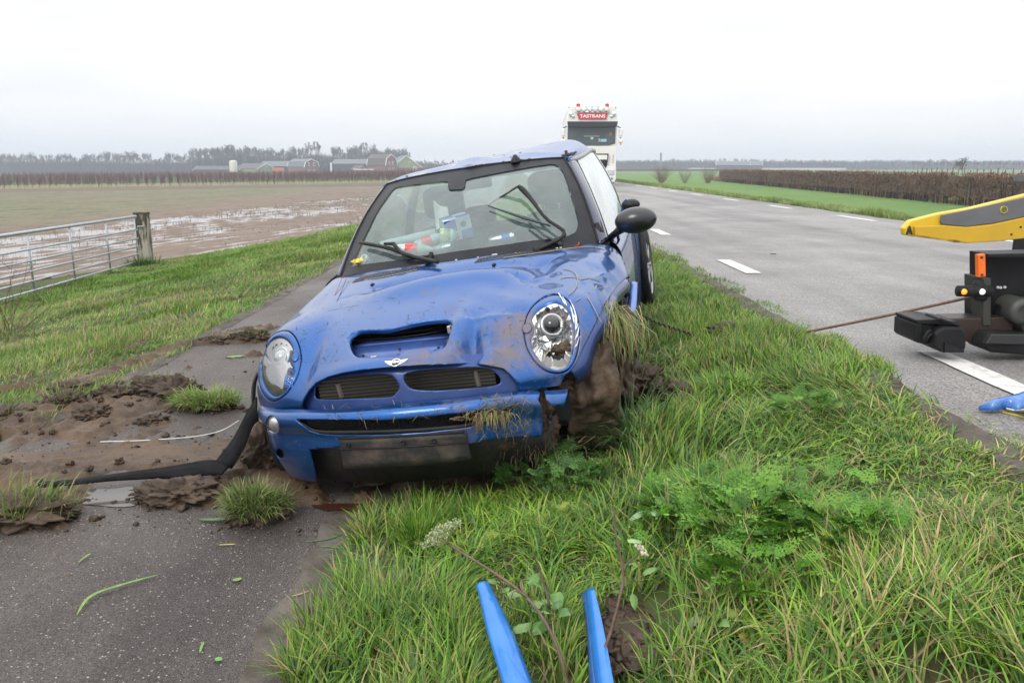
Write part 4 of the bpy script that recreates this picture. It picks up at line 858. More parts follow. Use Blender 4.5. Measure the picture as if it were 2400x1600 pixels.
def seat(x, tilt=.0):
    s = empty('seat', (x, .25, .35)); s.parent = car
    V, F = ico(3); P = V.copy(); P = np.sign(P) * np.abs(P) ** .55
    mobj('backrest', P * (.25, .085, .34) + (0, .12 + .12 * P[:, 2].mean(), .38) + np.stack([0 * P[:, 2], .09 * P[:, 2], 0 * P[:, 2]], 1), F, M_int, s, True)
    mobj('seat_cushion', P * (.26, .26, .09) + (0, -.12, .03), F, M_int, s, True)
    mobj('headrest', P * (.135, .06, .11) + (0, .25, .86), F, mat('headrest_fabric', (.028, .029, .032), rough=.85, var=.25, scale=30), s, True)
    MB().tube([(-.05, .22, .66), (-.05, .245, .8)], .007, 6).tube([(.05, .22, .66), (.05, .245, .8)], .007, 6).obj('headrest_post', M_silver, s)
seat(-.36); seat(.36)
V, F = ico(3); P = np.sign(V) * np.abs(V) ** .5
mobj('rear_bench', P * (.55, .10, .28) + (0, 1.22, .72), F, M_int, car, True)
for x in (-.3, .3): mobj('rear_headrest', P * (.12, .05, .08) + (x, 1.27, 1.05), F, M_int, car, True)
MB().box(-.11, .11, -.085, -.06, 1.27, 1.34).obj('rear_view_mirror', M_black, car, bevel=.015)
# ---- wipers (right one snapped and sticking up, its old blade hanging; left one lying across)
def wpt(x, y, off=.0): p, n = WS.hit(x, y); return p + n * off
def bar(pts, r, name='arm', m=M_black, parent=None, flat=1.0, n=8): return MB().tube(pts, r, n, flat=flat).obj(name, m, parent, True)
wr = empty('wiper'); wr.parent = car; wr['label'] = 'snapped wiper arm sticking up off the glass'
c8 = lambda pts: sc(pts, 2.94, 780, 310)
base = wpt(*c8([(1625, 800)])[0], .012); tip = cat_(*c8([(1280, 370)])[0], Y=-.42)
pA = catmull([base, wpt(*c8([(1590, 730)])[0], .03), cat_(*c8([(1470, 595)])[0], Y=-.60), cat_(*c8([(1350, 440)])[0], Y=-.48), tip], 14)
bar(pA, [.016, .015, .014, .012, .010, .009, .009, .009, .010, .012, .014, .016, .015, .010], 'arm', M_black, wr, .7)
MB().lathe([(.020, -.01), (.020, .012), (.012, .018), (.0001, .018)], tuple(base), 'z', 14).obj('arm_pivot', M_black, wr, True)
e1 = cat_(*c8([(1065, 505)])[0], Y=-.44); bar([tip + (0, -.008, 0), tip * .6 + e1 * .4, e1], [.012, .010, .005], 'blade', M_blackg, wr, .6)
k1 = wpt(*c8([(1075, 520)])[0], .012); k2 = wpt(*c8([(1290, 600)])[0], .02); k3 = wpt(*c8([(1500, 655)])[0], .01)
bar(catmull([k1, k2, k3], 10), [.005, .006, .007, .009, .011, .012, .011, .009, .008, .005], 'loose_blade', mat('blade_rubber', (.02, .035, .035), rough=.4), wr, .7)
k4 = wpt(*c8([(1350, 640)])[0], .02); k5 = wpt(*c8([(1450, 720)])[0], .015); k6 = wpt(*c8([(1575, 785)])[0], .01)
bar([k4, k5, k6], [.006, .009, .014], 'loose_link', mat('blade_rubber', (.02, .035, .035)), wr, .6)
wl = empty('wiper'); wl.parent = car; wl['label'] = 'bent wiper lying across the lower glass'
a0 = wpt(*c8([(215, 782)])[0], .03); a1 = wpt(*c8([(400, 825)])[0], .035); a2 = (lambda p, n: p + n * .035)(*FS.hit(*c8([(735, 938)])[0])); a15 = wpt(*c8([(560, 880)])[0], .03)
bar(catmull([a0, a1, a15, a2], 12), [.010] + [.013] * 10 + [.012], 'blade', M_black, wl, .8)
b0_ = wpt(*c8([(395, 810)])[0], .05); b1 = wpt(*c8([(455, 815)])[0], .055); b2 = wpt(*c8([(500, 870)])[0], .03); b3 = wpt(*c8([(535, 890)])[0], .02); b4 = wpt(*c8([(690, 870)])[0], .02)
bar([b0_, b1, b2, b3, b4], [.010, .013, .008, .009, .010], 'arm', M_black, wl, .8)
bar([b4 + (0, 0, .02), b4, (lambda p, n: p + n * .01)(*FS.hit(*c8([(650, 925)])[0]))], [.010, .014, .012], 'arm_pivot', M_black, wl)
# ---- door mirror, folded forward and hanging
mr = empty('door_mirror'); mr.parent = car
mc = cat_(1490, 516, Y=-.55); V, F = ico(4); P = V * (.108, .075, .068); P[:, 1] = np.where(P[:, 1] > 0, P[:, 1] * .7, P[:, 1])
mobj('mirror_shell', P + mc, F, mat('mirror_black', (.012, .012, .013), rough=.28, var=.3, scale=9, coat=.25), mr, True)
s0 = cat_(1452, 540, Y=-.50); s1 = cat_(1430, 556, Y=-.46)
MB().tube([mc + (-.03, .02, -.02), s0, s1], [.045, .034, .026], 10, flat=.6).obj('mirror_foot', M_black, mr, True)
s2 = cat_(1445, 575, Y=-.44); s3 = cat_(1452, 570, Y=-.44)
w = MB(); w.tube([cat_(1432, 550, Y=-.45), cat_(1436, 565, Y=-.45), cat_(1446, 572, Y=-.45), cat_(1450, 562, Y=-.45), cat_(1447, 548, Y=-.45)], .008, 6); w.obj('mirror_bracket', M_black, mr, True)
mc2 = cat_(1478, 480, Y=-.2); mobj('broken_mirror_cap', V * (.052, .05, .032) + mc2, F, M_black, mr, True)
q = [cat_(x, y, Y=-.22) for x, y in c8([(1990,490),(2015,462),(2040,470),(2045,500),(2010,560),(1985,548)])]; mobj('blue_shard', q, [tuple(range(6))], M_paint, mr)
fillet = [cat_(1398, 522, Y=-.46), cat_(1404, 545, Y=-.46), cat_(1409, 562, Y=-.47)]
MB().tube([fillet[0], fillet[1], fillet[2]], [.012, .026, .022], 8).obj('mirror_sail', M_black, car, True)

# ---- wheels
def wheel(name, c, r, wd, rx, rz, m, label=None, muddy=False):
    w = empty(name, c, (rx, 0, rz)); w.parent = car
    if label: w['label'] = label
    n = 60; prof_ = [(r * .72, wd * .48), (r * .93, wd * .5), (r * .985, wd * .44), (r, wd * .34)]
    if not muddy: prof_ += [(r, wd * .2), (r * .965, wd * .18), (r * .965, wd * .14), (r, wd * .12), (r, -wd * .12)]
    else: prof_ += [(r * 1.0, wd * .1), (r * 1.0, -wd * .1)]
    prof_ += [(r, -wd * .34), (r * .985, -wd * .44), (r * .93, -wd * .5), (r * .72, -wd * .48)]
    mbb = MB(); mbb.lathe(prof_, axis='x', n=n); o = mbb.obj('tyre', m, w, True)
    MB().lathe([(r * .72, wd * .48), (r * .70, wd * .40), (r * .66, wd * .30), (r * .66, -wd * .4), (r * .72, -wd * .48)], axis='x', n=n).obj('rim', mat('alloy', (.28, .28, .29), rough=.35, metal=.8), w, True)
    for k in range(8):
        t = 2 * math.pi * k / 8; MB().tube([(wd * .36, .05 * math.cos(t), .05 * math.sin(t)), (wd * .38, r * .68 * math.cos(t), r * .68 * math.sin(t))], [.022, .014], 6, flat=.6).obj('spoke', mat('alloy', (.28, .28, .29)), w, True)
    MB().lathe([(.0001, wd * .42), (.05, wd * .40), (.06, wd * .30)], axis='x', n=16).obj('hub', mat('alloy', (.28, .28, .29)), w, True)
    MB().lathe([(.0001, -wd * .1), (r * .66, -wd * .1)], axis='x', n=30).obj('brake_disc', M_void, w)
    return w, o
w1, t1 = wheel('wheel', cat_(1376, 893, Y=-1.26), .285, .235, R_(4), R_(10), mud_mat('wheel_mud', .35, (.036, .024, .015), (.095, .064, .041)), 'front wheel caked in mud, turned outwards', True)
# caked mud: roughen the tyre surface
bm = bmesh.new(); bm.from_mesh(t1.data); bmesh.ops.subdivide_edges(bm, edges=bm.edges, cuts=3, use_grid_fill=True)
for v in bm.verts:
    f = .030 * mnoise.fractal(Vector((v.co.x * 7, v.co.y * 10, v.co.z * 10)), 1, 2, 6) + .012 * math.sin(v.co.x * 95) * (.6 + mnoise.noise(v.co * 9)); v.co.x += .016 * mnoise.fractal(v.co * 14 + Vector((5, 0, 0)), 1, 2, 4); d = Vector((0, v.co.y, v.co.z)).normalized(); v.co += d * (f + .012)
bm.to_mesh(t1.data); bm.free(); t1.data.polygons.foreach_set('use_smooth', [True] * len(t1.data.polygons))
wheel('wheel', cat_(1500, 625, Y=1.2), .285, .15, R_(0), R_(-3), M_rubber, 'black rear wheel knocked out of line')
wheel('wheel', (-.73, -1.233, .30), .30, .18, 0, 0, M_rubber); wheel('wheel', (-.73, 1.233, .30), .30, .18, 0, 0, M_rubber)
# dark wheel housing and suspension pieces, right
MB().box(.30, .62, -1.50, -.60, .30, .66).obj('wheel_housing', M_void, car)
MB().tube([cat_(1440, 690, Y=-.75), cat_(1452, 705, Y=-.75), cat_(1447, 730, Y=-.75)], [.03, .04, .03], 7).tube([cat_(1458, 682, Y=-.8), cat_(1474, 690, Y=-.8)], .016, 8).obj('suspension_strut', M_black, car, True)
# bent sill blade and door bottom, right
bA = catmull([cat_(1478, 655, Y=-.45), cat_(1472, 700, Y=-.6), cat_(1466, 745, Y=-.75), cat_(1464, 792, Y=-.9)], 12); bB = catmull([cat_(1494, 662, Y=-.50), cat_(1492, 710, Y=-.64), cat_(1484, 752, Y=-.78), cat_(1471, 800, Y=-.9)], 12)
strip_between('sill_trim', bA, bB, mat('pale_sill', (.10, .19, .52), rough=.25, metal=.5, coat=1), .012, (-.5, -1, 0), label='pale bent sill trim standing out behind the front wheel')
strip_between('sill_edge', bA, [a + np.array((-.012, .01, 0)) for a in bA], M_inner)
# hanging black sill trim that trails over the path, left
M_trim = mat('black_trim', (.008, .008, .009), rough=.55, var=.5, scale=12, spec=.08)
k0 = at(600, 935, Y=3.35); tA = [at(602, 930, Y=3.5), at(580, 965, Y=3.52), at(548, 1025, Y=3.52), at(522, 1060, Y=3.50), at(502, 1085, Y=3.48)]
tB = [at(606, 985, Y=3.45), at(592, 1000, Y=3.48), at(574, 1045, Y=3.46), at(556, 1078, Y=3.45), at(543, 1098, Y=3.44)]
inv = lambda P: (np.asarray(P) - CTn) @ CRn
strip_between('black_sill_trim', catmull(inv(tA), 20), catmull(inv(tB), 20), M_trim, .008, (0, -1, .2), thick=.006, label='black plastic sill trim hanging off the car')
sA = [at(540, 1092, Y=3.43), at(500, 1078, Y=3.45), at(440, 1086, Y=3.45), at(380, 1096, Y=3.43), at(260, 1112, Y=3.38), at(170, 1124, Y=3.33), at(88, 1130, Y=3.30)]
sB = [at(520, 1112, Y=3.38), at(490, 1112, Y=3.38), at(420, 1121, Y=3.38), at(380, 1120, Y=3.38), at(260, 1126, Y=3.34), at(170, 1135, Y=3.30), at(92, 1141, Y=3.27)]
strip_between('black_sill_trim', catmull(inv(sA), 26), catmull(inv(sB), 26), M_trim, .004, (0, -1, .5), thick=.008, label='thin bent end of the black trim lying over the path')
MB().box(-.02, .02, -.012, .012, -.012, .012).obj('trim_clip', M_black, car).location = inv(at(430, 1082, Y=3.69))
# wheel arch liner edge, left
strip_between('arch_liner', catmull([cat_(606, 875, Y=-1.42), cat_(598, 900, Y=-1.40), cat_(596, 950, Y=-1.38)], 8), catmull([cat_(604, 870, Y=-1.30), cat_(592, 905, Y=-1.30), cat_(592, 960, Y=-1.30)], 8), M_black, thick=.01)

# ---- mud caked on bumper and in the arch
for (x, y, Y, r, s_) in ((1275,945,-1.66,(.035,.03,.07),11), (1280,1000,-1.62,(.05,.04,.07),12), (1250,1045,-1.64,(.09,.06,.05),13), (1190,1060,-1.66,(.09,.06,.04),14), (1312,905,-1.60,(.045,.04,.03),15), (1130,1075,-1.62,(.10,.06,.03),16), (1225,1075,-1.62,(.12,.07,.04),61), (1180,1040,-1.78,(.05,.02,.02),62), (1262,985,-1.74,(.03,.02,.05),63), (1235,1030,-1.72,(.05,.02,.025),64), (1340,880,-1.5,(.05,.05,.05),17), (1440,760,-1.05,(.07,.10,.09),18), (1478,800,-1.0,(.03,.06,.07),19), (1462,905,-1.05,(.05,.12,.12),20)):
    V, F = blob(cat_(x, y, Y=Y), r, s_, 4, .55, freq=2.2); mobj('mud', V, F, M_mud, car, True)
# ---- debris in the car seen through the glass: each a thing of its own
def world_empty(name, loc, rot=(0, 0, 0), **k): return empty(name, loc, rot, **k)
def l2w(p): return CRn @ np.asarray(p) + CTn
CROT = (R_(1.03), R_(-8.21), R_(-10.46))
def child_frame(name, pl, rot, **k):
    M = (Matrix.Translation(Vector(l2w(pl))) @ CR.to_4x4() @ Euler(rot).to_matrix().to_4x4()); o = empty(name, (0, 0, 0), (0, 0, 0), **k); o.matrix_world = M; o.location = M.translation; o.rotation_euler = M.to_euler(); return o
c = cat_(*c55([(1010, 620)])[0], Y=-.50)
bx = child_frame('drinks_box', c, (R_(8), R_(-6), R_(28)), label='blue and silver drinks carton tipped on the dashboard behind the windscreen', cat='carton')
MB().box(-.075, .075, -.055, .055, -.06, .06).obj('carton', mat('carton_silver', (.50, .56, .64), rough=.35, metal=.2), bx, bevel=.002)
mb = MB(); mb.prism([(-.074, -.002), (-.002, -.002), (-.002, .054), (-.074, .054)], .0605, .0615, 'z'); mb.prism([(.002, -.054), (.074, -.054), (.074, .0), (.002, .0)], .0605, .0615, 'z'); mb.box(-.074, -.01, -.0565, -.0555, -.005, .058); mb.box(.01, .074, -.0565, -.0555, -.058, -.01); mb.box(.0755, .0765, -.05, .0, -.05, .05)
M_bluep = mat('print_blue', (.02, .07, .38), rough=.35); mb.obj('blue_panel', M_bluep, bx)
text_obj('lettering', 'Bull', .04, mat('print_red', (.6, .03, .02), rough=.4), bx, Matrix.Translation((-.038, -.0575, -.035)) @ Matrix.Rotation(R_(90), 4, 'X'), .055, .0005, .0008)
MB().tube([(.03, -.050, .02), (.03, -.0575, .02)], .016, 12).obj('torn_hole', M_void, bx)
def can(pl, rot, L, r, m, name, label, band=None):
    o = child_frame(name, pl, rot, label=label, cat='can')
    MB().lathe([(.0001, -L / 2), (r * .8, -L / 2), (r * .82, -L / 2 + .004), (r, -L / 2 + .012), (r, L / 2 - .014), (r * .8, L / 2 - .003), (r * .78, L / 2), (.0001, L / 2 - .002)], axis='x', n=20).obj('can_body', m, o, True)
    if band: MB().lathe([(r * 1.01, L * .0), (r * 1.01, L * .33)], axis='x', n=20).obj('can_print', band, o, True)
M_alu = mat('aluminium', (.72, .75, .78), rough=.2, metal=.9)
can(cat_(*c55([(1445, 730)])[0], Y=-.66), (0, R_(-4), R_(6)), .14, .027, M_alu, 'drink_can', 'silver and blue drink can lying at the foot of the windscreen', M_bluep)
can(cat_(*c55([(880, 820)])[0], Y=-.66), (R_(20), R_(-6), R_(-14)), .12, .024, mat('crushed_can', (.62, .68, .7), rough=.25, metal=.8, bump=.01, bscale=30), 'drink_can', 'crushed silver can in front of the plastic bottle')
def bottle(pl, rot, L, r, body, wrap, label):
    o = child_frame('plastic_bottle', pl, rot, label=label, cat='bottle')
    MB().lathe([(.0001, -L * .5), (r * .8, -L * .5), (r, -L * .44), (r, L * .15), (r * .85, L * .25), (r * .35, L * .42), (r * .35, L * .5), (.0001, L * .5)], axis='x', n=20).obj('bottle_body', body, o, True)
    MB().lathe([(r * 1.02, -L * .25), (r * 1.02, L * .08)], axis='x', n=20).obj('bottle_wrap', wrap, o, True)
    MB().lathe([(r * .4, L * .44), (r * .4, L * .52), (.0001, L * .52)], axis='x', n=14).obj('bottle_cap', wrap, o, True)
M_pet = mat('bottle_plastic', (.55, .66, .62), rough=.1, trans=.3); M_redp = mat('wrap_red', (.65, .05, .035), rough=.35)
bottle(cat_(*c55([(620, 830)])[0], Y=-.66), (0, R_(6), R_(8)), .20, .032, M_pet, M_redp, 'clear plastic bottle with a red label lying lowest on the dashboard')
bottle(cat_(*c55([(760, 745)])[0], Y=-.60), (0, R_(-14), R_(14)), .17, .030, M_pet, M_redp, 'bottle with a broad red wrapper leaning on the round green jar')
o = child_frame('plastic_tub', cat_(*c55([(945, 715)])[0], Y=-.60), (0, R_(10), R_(20)), label='round pale green plastic jar between bottle and carton', cat='jar')
MB().lathe([(.0001, -.05), (.045, -.05), (.048, -.04), (.048, .0), (.042, .012)], axis='x', n=24).obj('jar_body', mat('green_wrap', (.12, .25, .07), rough=.4, col2=(.55, .5, .35), scale=30), o, True)
V, F = ico(3); mobj('jar_dome', V * (.035, .047, .047) + (.008, 0, 0), F, mat('pale_green', (.42, .72, .55), rough=.2, trans=.2), o, True)
o = child_frame('paper_roll', cat_(*c55([(560, 735)])[0], Y=-.50), (0, R_(-5), R_(4)), label='grey rolled paper tube lying along the dashboard', cat='roll')
MB().lathe([(.022, -.16), (.026, -.16), (.026, .16), (.022, .16), (.022, -.16)], axis='x', n=20).obj('paper', mat('pale_card', (.42, .46, .46), rough=.7), o, True)
o = child_frame('crumpled_paper', cat_(*c55([(860, 490)])[0], Y=-.30), (0, 0, 0), label='torn light paper standing up behind the carton', cat='paper')
mobj('paper', [(-.04, 0, -.09), (.05, 0, -.05), (.045, .01, .03), (0, .02, .045), (-.03, .01, .08), (-.035, 0, .03)], [(0, 1, 2, 3), (0, 3, 4, 5)], mat('cream_paper', (.60, .58, .50), rough=.8), o)
o = child_frame('yellow_wrapper', cat_(*c55([(80, 940)])[0], Y=-.60), (0, 0, R_(20)), label='yellow wrapper in the far left corner of the dashboard', cat='wrapper')
V, F = blob((0, 0, 0), (.035, .02, .014), 4, 3, .5); mobj('foil', V, F, mat('yellow_foil', (.75, .55, .06), rough=.4), o)
o = child_frame('paper_cup', cat_(*c55([(165, 930)])[0], Y=-.58), (R_(60), 0, R_(-30)), label='small pale cup beside the yellow wrapper', cat='cup')
MB().lathe([(.0001, -.03), (.018, -.03), (.024, .03), (.022, .03), (.015, -.02)], n=18).obj('cup', mat('pale_card2', (.6, .66, .64), rough=.5), o, True)

# ---- mud specks and cut grass lying on the bodywork
def in_poly(x, y, P):
    r = False; n = len(P)
    for i in range(n):
        x0, y0 = P[i]; x1, y1 = P[(i + 1) % n]
        if (y0 > y) != (y1 > y) and x < (x1 - x0) * (y - y0) / (y1 - y0) + x0: r = not r
    return r
def on_car(n, polys, S, off=.003):
    out = []
    for (x0, x1, y0, y1), w in polys:
        for _ in range(int(n * w)):
            x, y = random.uniform(x0, x1), random.uniform(y0, y1)
            if S is FS and (in_poly(x, y, scoop_hole) or in_poly(x, y, grille_hole) or in_poly(x, y, arch_cut)): continue
            if S is BS and (in_poly(x, y, grille_slot) or in_poly(x, y, lower_mouth)): continue
            p, nn = S.hit(x, y); out.append((p + nn * off, nn))
    return out
def scatter_specks(name, pts, rlo, rhi, m, label, cat_name):
    Vs, Fs, b = [], [], 0; V0, F0 = ico(1)
    for p, nn in pts:
        r = rlo + (rhi - rlo) * random.random() ** 3; V = V0 * np.array([r * random.uniform(.7, 1.5), r * random.uniform(.6, 1.2), r * .45]) * (1 + .3 * np.random.RandomState(int(r * 1e7) % 9999).randn(len(V0), 1)); Vs.append(V + p); Fs.append(F0 + b); b += len(V0)
    V = np.concatenate(Vs) @ CRn.T + CTn; return fast_mesh(name, V, np.concatenate(Fs), m, smooth=True, kind='stuff', label=label, cat=cat_name)
pts = on_car(1, [((640, 1350, 690, 800), 90), ((1000, 1240, 740, 900), 110), ((1240, 1320, 650, 710), 50), ((1180, 1420, 600, 740), 50), ((620, 760, 700, 790), 40)], FS, .001)
pts += on_car(1, [((720, 1250, 945, 975), 120), ((1100, 1260, 930, 1010), 120)], BS, .001) + on_car(1, [((930, 1330, 355, 420), 50)], RS, .001)
scatter_specks('mud_specks', pts, .0015, .008, M_muddry, 'brown mud specks and crumbs spattered over the blue bonnet and bumper', 'mud')
def clip_blades(pts, hl, wl):
    P = np.array([p for p, _ in pts]); n = len(P); az = rng.uniform(0, 6.28, n); L = rng.uniform(*hl, n)
    col = np.array([(.07, .12, .02), (.28, .22, .09), (.10, .065, .03)])[rng.choice(3, n, p=[.4, .38, .22])] * rng.uniform(.7, 1.3, (n, 1))
    Nn = np.array([k for _, k in pts]); V, F, C = grass_blades(np.zeros((n, 3)), L, az, rng.uniform(3.5, 3.95, n), rng.uniform(*wl, n), col, curl=.06)
    V = V.reshape(n, -1, 3); u = np.cross(Nn, rng.normal(size=(n, 3))); u /= np.linalg.norm(u, axis=1)[:, None]; w = np.cross(Nn, u)
    Q = V[..., 0:1] * u[:, None] + V[..., 1:2] * w[:, None] + V[..., 2:3] * Nn[:, None] + P[:, None]; return Q.reshape(-1, 3), F, C
pts = on_car(1, [((700, 1200, 690, 800), 210), ((640, 800, 740, 860), 50), ((1180, 1440, 600, 760), 90), ((1000, 1230, 780, 900), 90)], FS, .005)
pts += on_car(1, [((760, 1250, 940, 985), 90), ((1120, 1240, 930, 1020), 190)], BS, .006) + on_car(1, [((900, 1330, 385, 430), 60), ((900, 960, 420, 440), 70)], RS, .004)
V, F, C = clip_blades(pts, (.012, .050), (.0016, .0038))
fast_mesh('grass_clippings', V @ CRn.T + CTn, F, M_blade, col=C, kind='stuff', label='cut grass and straw bits stuck to the blue car body', cat='grass')
# a long bent wire over the left wing and one over the right
def wire(name, pts, r, m, label, cat='wire', n=30):
    return MB().tube(catmull(pts, n), r, 5).obj(name, m, None, True, label=label, cat=cat)
fh = lambda x, y, o=.006: l2w((lambda p, nn: p + nn * o)(*FS.hit(x, y)))
M_cop = mat('copper_wire', (.20, .08, .05), rough=.5)
wire('thin_wire', [l2w(wpt(*c56([(1185, 60)])[0], .035)), l2w(wpt(*c56([(1100, 230)])[0], .03)), fh(*c56([(990, 370)])[0], .03), fh(*c56([(880, 540)])[0]), fh(*c56([(822, 665)])[0])], .0014, M_cop, 'thin reddish wire hanging from the left wiper onto the wing')
wire('thin_wire', [fh(*c56([(1000, 400)])[0], .02), fh(*c56([(900, 590)])[0]), fh(*c56([(825, 668)])[0]), fh(*c56([(960, 645)])[0]), fh(*c56([(1120, 620)])[0])], .0015, mat('dark_stem', (.05, .035, .03)), 'dark bent stalk making a sharp corner on the left of the bonnet', 'stalk')
M_strw = mat('straw', (.32, .27, .15), rough=.7)
wire('straw_stalk', [fh(*c10([(830, 228)])[0], .012), fh(*c10([(1200, 180)])[0], .014), fh(*c10([(1530, 130)])[0], .014), fh(*c10([(1780, 108)])[0], .012), fh(*c10([(1950, 140)])[0], .006), fh(*c10([(2090, 220)])[0], .006)], .0022, M_strw, 'long straw stalk lying across the bonnet in front of the snapped wiper', 'stalk')
wire('straw_stalk', [fh(*c56([(1010, 412)])[0], .008), fh(*c56([(1300, 370)])[0], .01), fh(*c56([(1640, 300)])[0], .01)], .002, M_strw, 'straw stalk lying along the left cowl grille', 'stalk')
for pts_, lb in (([(1450,445),(1620,436),(1760,445),(1875,470)], 'grey stalk lying level across the right wing'), ([(1475,340),(1600,385),(1625,470),(1600,570),(1530,630)], 'curved thin stalk looping down the right wing'), ([(1728,650),(1790,760),(1850,880),(1868,915)], 'thin stalk hanging down beside the wheel arch'), ([(1655,690-30),(1605,695)], 'short pale straw beside the headlight ring'), ([(1250,1335),(1300,1240),(1370,1160)], 'tan straw poking out of the smashed headlight')):
    wire('grass_stalk', [fh(x, y, .012) for x, y in c10(pts_)], .0016, M_strw, lb, 'stalk', 14)
def mud_splat(S, poly_px, name, label, n=60, r=.010):
    cs_ = np.array(poly_px); Vs, Fs, b = [], [], 0
    for k in range(n):
        i = random.randrange(len(cs_) - 1); t = random.random(); q = cs_[i] * (1 - t) + cs_[i + 1] * t + np.random.randn(2) * (4, 3); p, nn = S.hit(*q)
        V, F = blob(p, (r * random.uniform(.4, 1.2), r * random.uniform(.4, 1.2), r * .4), k, 2, .4); Vs.append(V); Fs.append(F + b); b += len(V)
    return fast_mesh(name, np.concatenate(Vs) @ CRn.T + CTn, np.concatenate(Fs), M_muddry, smooth=True, label=label, cat='mud')
mud_splat(FS, c10([(1230,680),(1330,610),(1290,560),(1340,520),(1450,530),(1560,500)]), 'mud_smear', 'lumpy mud smear with straw above the smashed headlight', 90, .009)
mud_splat(FS, c10([(1680,455),(1730,500),(1800,575)]), 'mud_smear', 'small streak of mud running down the right wing', 26, .007)
mud_splat(FS, c10([(600,1210),(700,1230),(660,1320),(850,1320),(960,1370)]), 'mud_smear', 'mud crumbs between bonnet dent and grille opening', 50, .006)
mud_splat(BS, c72([(1450,760),(1650,760),(1640,850),(1700,700),(1940,680)]), 'mud_smear', 'muddy straw caught on the right of the bumper', 80, .009)
# hanging straw and grass on bumper and front wheel
def tuft(name, roots, nrm_az, h, lean, w, cols, label, cat='grass', parent=None, kind='stuff', curl=1.0):
    n = len(roots); col = np.array(cols)[rng.integers(0, len(cols), n)] * rng.uniform(.65, 1.3, (n, 1))
    V, F, C = grass_blades(np.array(roots), rng.uniform(*h, n), nrm_az, rng.uniform(*lean, n), rng.uniform(*w, n), col, curl=curl)
    return fast_mesh(name, V, F, M_blade, parent, col=C, kind=kind, label=label, cat=cat)
GREENS = [(.12, .22, .035), (.17, .28, .05), (.09, .17, .03), (.26, .31, .09), (.40, .33, .16), (.30, .22, .11)]
rt = [l2w(cat_(random.gauss(1418, 20), random.gauss(752, 20), Y=-1.22 + random.uniform(-.1, .1))) for _ in range(800)]
tuft('hanging_grass', rt, rng.normal(-1.45, .6, 800), (.10, .30), (2.2, 3.0), (.003, .007), [(.10, .19, .03), (.17, .27, .05), (.36, .30, .13), (.30, .21, .10), (.42, .36, .18)], 'torn green and straw coloured grass hanging over the muddy front wheel')
rt = [l2w(cat_(random.gauss(1393, 10), random.gauss(800, 10), Y=-1.42)) for _ in range(220)]
tuft('hanging_grass', rt, rng.uniform(0, 6.28, 220), (.03, .10), (1.2, 2.8), (.003, .005), [(.20, .15, .06), (.30, .22, .10), (.12, .17, .04)], 'brown tuft of torn roots hanging between headlight and front wheel')
rt = [l2w(sb(random.gauss(1145, 22), random.gauss(972, 6), -.01)) for _ in range(200)]
tuft('hanging_straw', rt, rng.normal(-1.5, .8, 200), (.03, .11), (1.8, 3.0), (.002, .004), [(.36, .28, .12), (.22, .20, .07), (.14, .18, .05), (.25, .16, .09)], 'straw and grass hanging over the lower grille of the bumper')
rt = [l2w(cat_(random.gauss(1215, 55), random.gauss(1055, 14), Y=-1.70)) for _ in range(420)]
tuft('hanging_straw', rt, rng.uniform(0, 6.28, 420), (.04, .14), (1.6, 3.0), (.002, .004), [(.12, .08, .05), (.20, .14, .08), (.10, .10, .04), (.28, .2, .1)], 'muddy roots and straw hanging under the torn right end of the bumper')
# ================================================================== SURROUNDINGS
# ---- mud dragged over the path
def seg_d(X, Y, a, b):
    a = np.array(a); b = np.array(b); ab = b - a; t = np.clip(((X - a[0]) * ab[0] + (Y - a[1]) * ab[1]) / (ab ** 2).sum(), 0, 1); return np.hypot(X - a[0] - t * ab[0], Y - a[1] - t * ab[1])
def mud_mask(X, Y):
    m = np.zeros_like(X)
    up = np.interp(X, [-3.6, -2.9, -2.3, -1.9, -1.2, -.6], [4.2, 4.4, 4.3, 4.15, 4.1, 3.7]); dn = np.interp(X, [-3.6, -2.7, -2.0, -1.6, -1.15, -.7, -.2], [3.3, 3.05, 3.08, 3.32, 3.38, 3.2, 3.15])
    m = np.clip((up - Y) / .25, -1, 1) * .5 + .5; m *= np.clip((Y - dn) / .15, -1, 1) * .5 + .5
    for a, b, w in (((-2.15, 7.2), (-2.62, 6.4), .16), ((-2.62, 6.4), (-3.1, 5.2), .15), ((-1.9, 6.7), (-2.6, 6.4), .15), ((-2.1, 4.75), (-2.7, 4.7), .30), ((-2.7, 4.7), (-3.6, 3.9), .28), ((-2.5, 5.1), (-2.2, 4.9), .18), ((-.62, 3.3), (-.4, 6.0), .22)):
        m = np.maximum(m, np.clip(1.15 - seg_d(X, Y, a, b) / w, 0, 1))
    return m
def mudz(X, Y):
    base = np.where((X > -2.64) & (X < -.55), -.492, gz(X, Y) + .012); m = mud_mask(X, Y)
    n1 = fbm(X, Y, 4, 21, 5); n2 = fbm(X, Y, 17, 22, 4, .6); m2 = m * .72 + (n1 - .5) * 2.2 + (n2 - .5) * .6
    track = np.exp(-((Y - 3.93 - .05 * X) / .16) ** 2) * (X > -2.6)
    t = np.clip((m2 - .45) * .07, -.02, .022) + np.clip(n2 - .52, 0, 1) * .10 * np.clip((m2 - .5) * 4, 0, 1)
    t = t * (1 - .85 * track) + .006 * track * (m > .3) + (np.sin(Y * 150 + 4 * fbm(X, Y, 3, 77)) * .0022 * np.exp(-((Y - 3.93 - .05 * X) / .30) ** 2) + np.sin((X + Y * .3) * 95) * np.sin(Y * 60) * .0035 * np.exp(-((Y - 4.45 + .1 * X) / .16) ** 2)) * (t > 0)
    return base + np.where(t < 0, t - .004, t)
mx_, my_ = np.arange(-4.4, .1, .018), np.arange(2.85, 7.5, .018)
M_mudlayer = mat('mud_layer', (.042, .028, .019), rough=.5, spec=.25, col2=(.118, .074, .042), scale=2.6, bump=.006, bscale=70, detail=10, coords='Object')
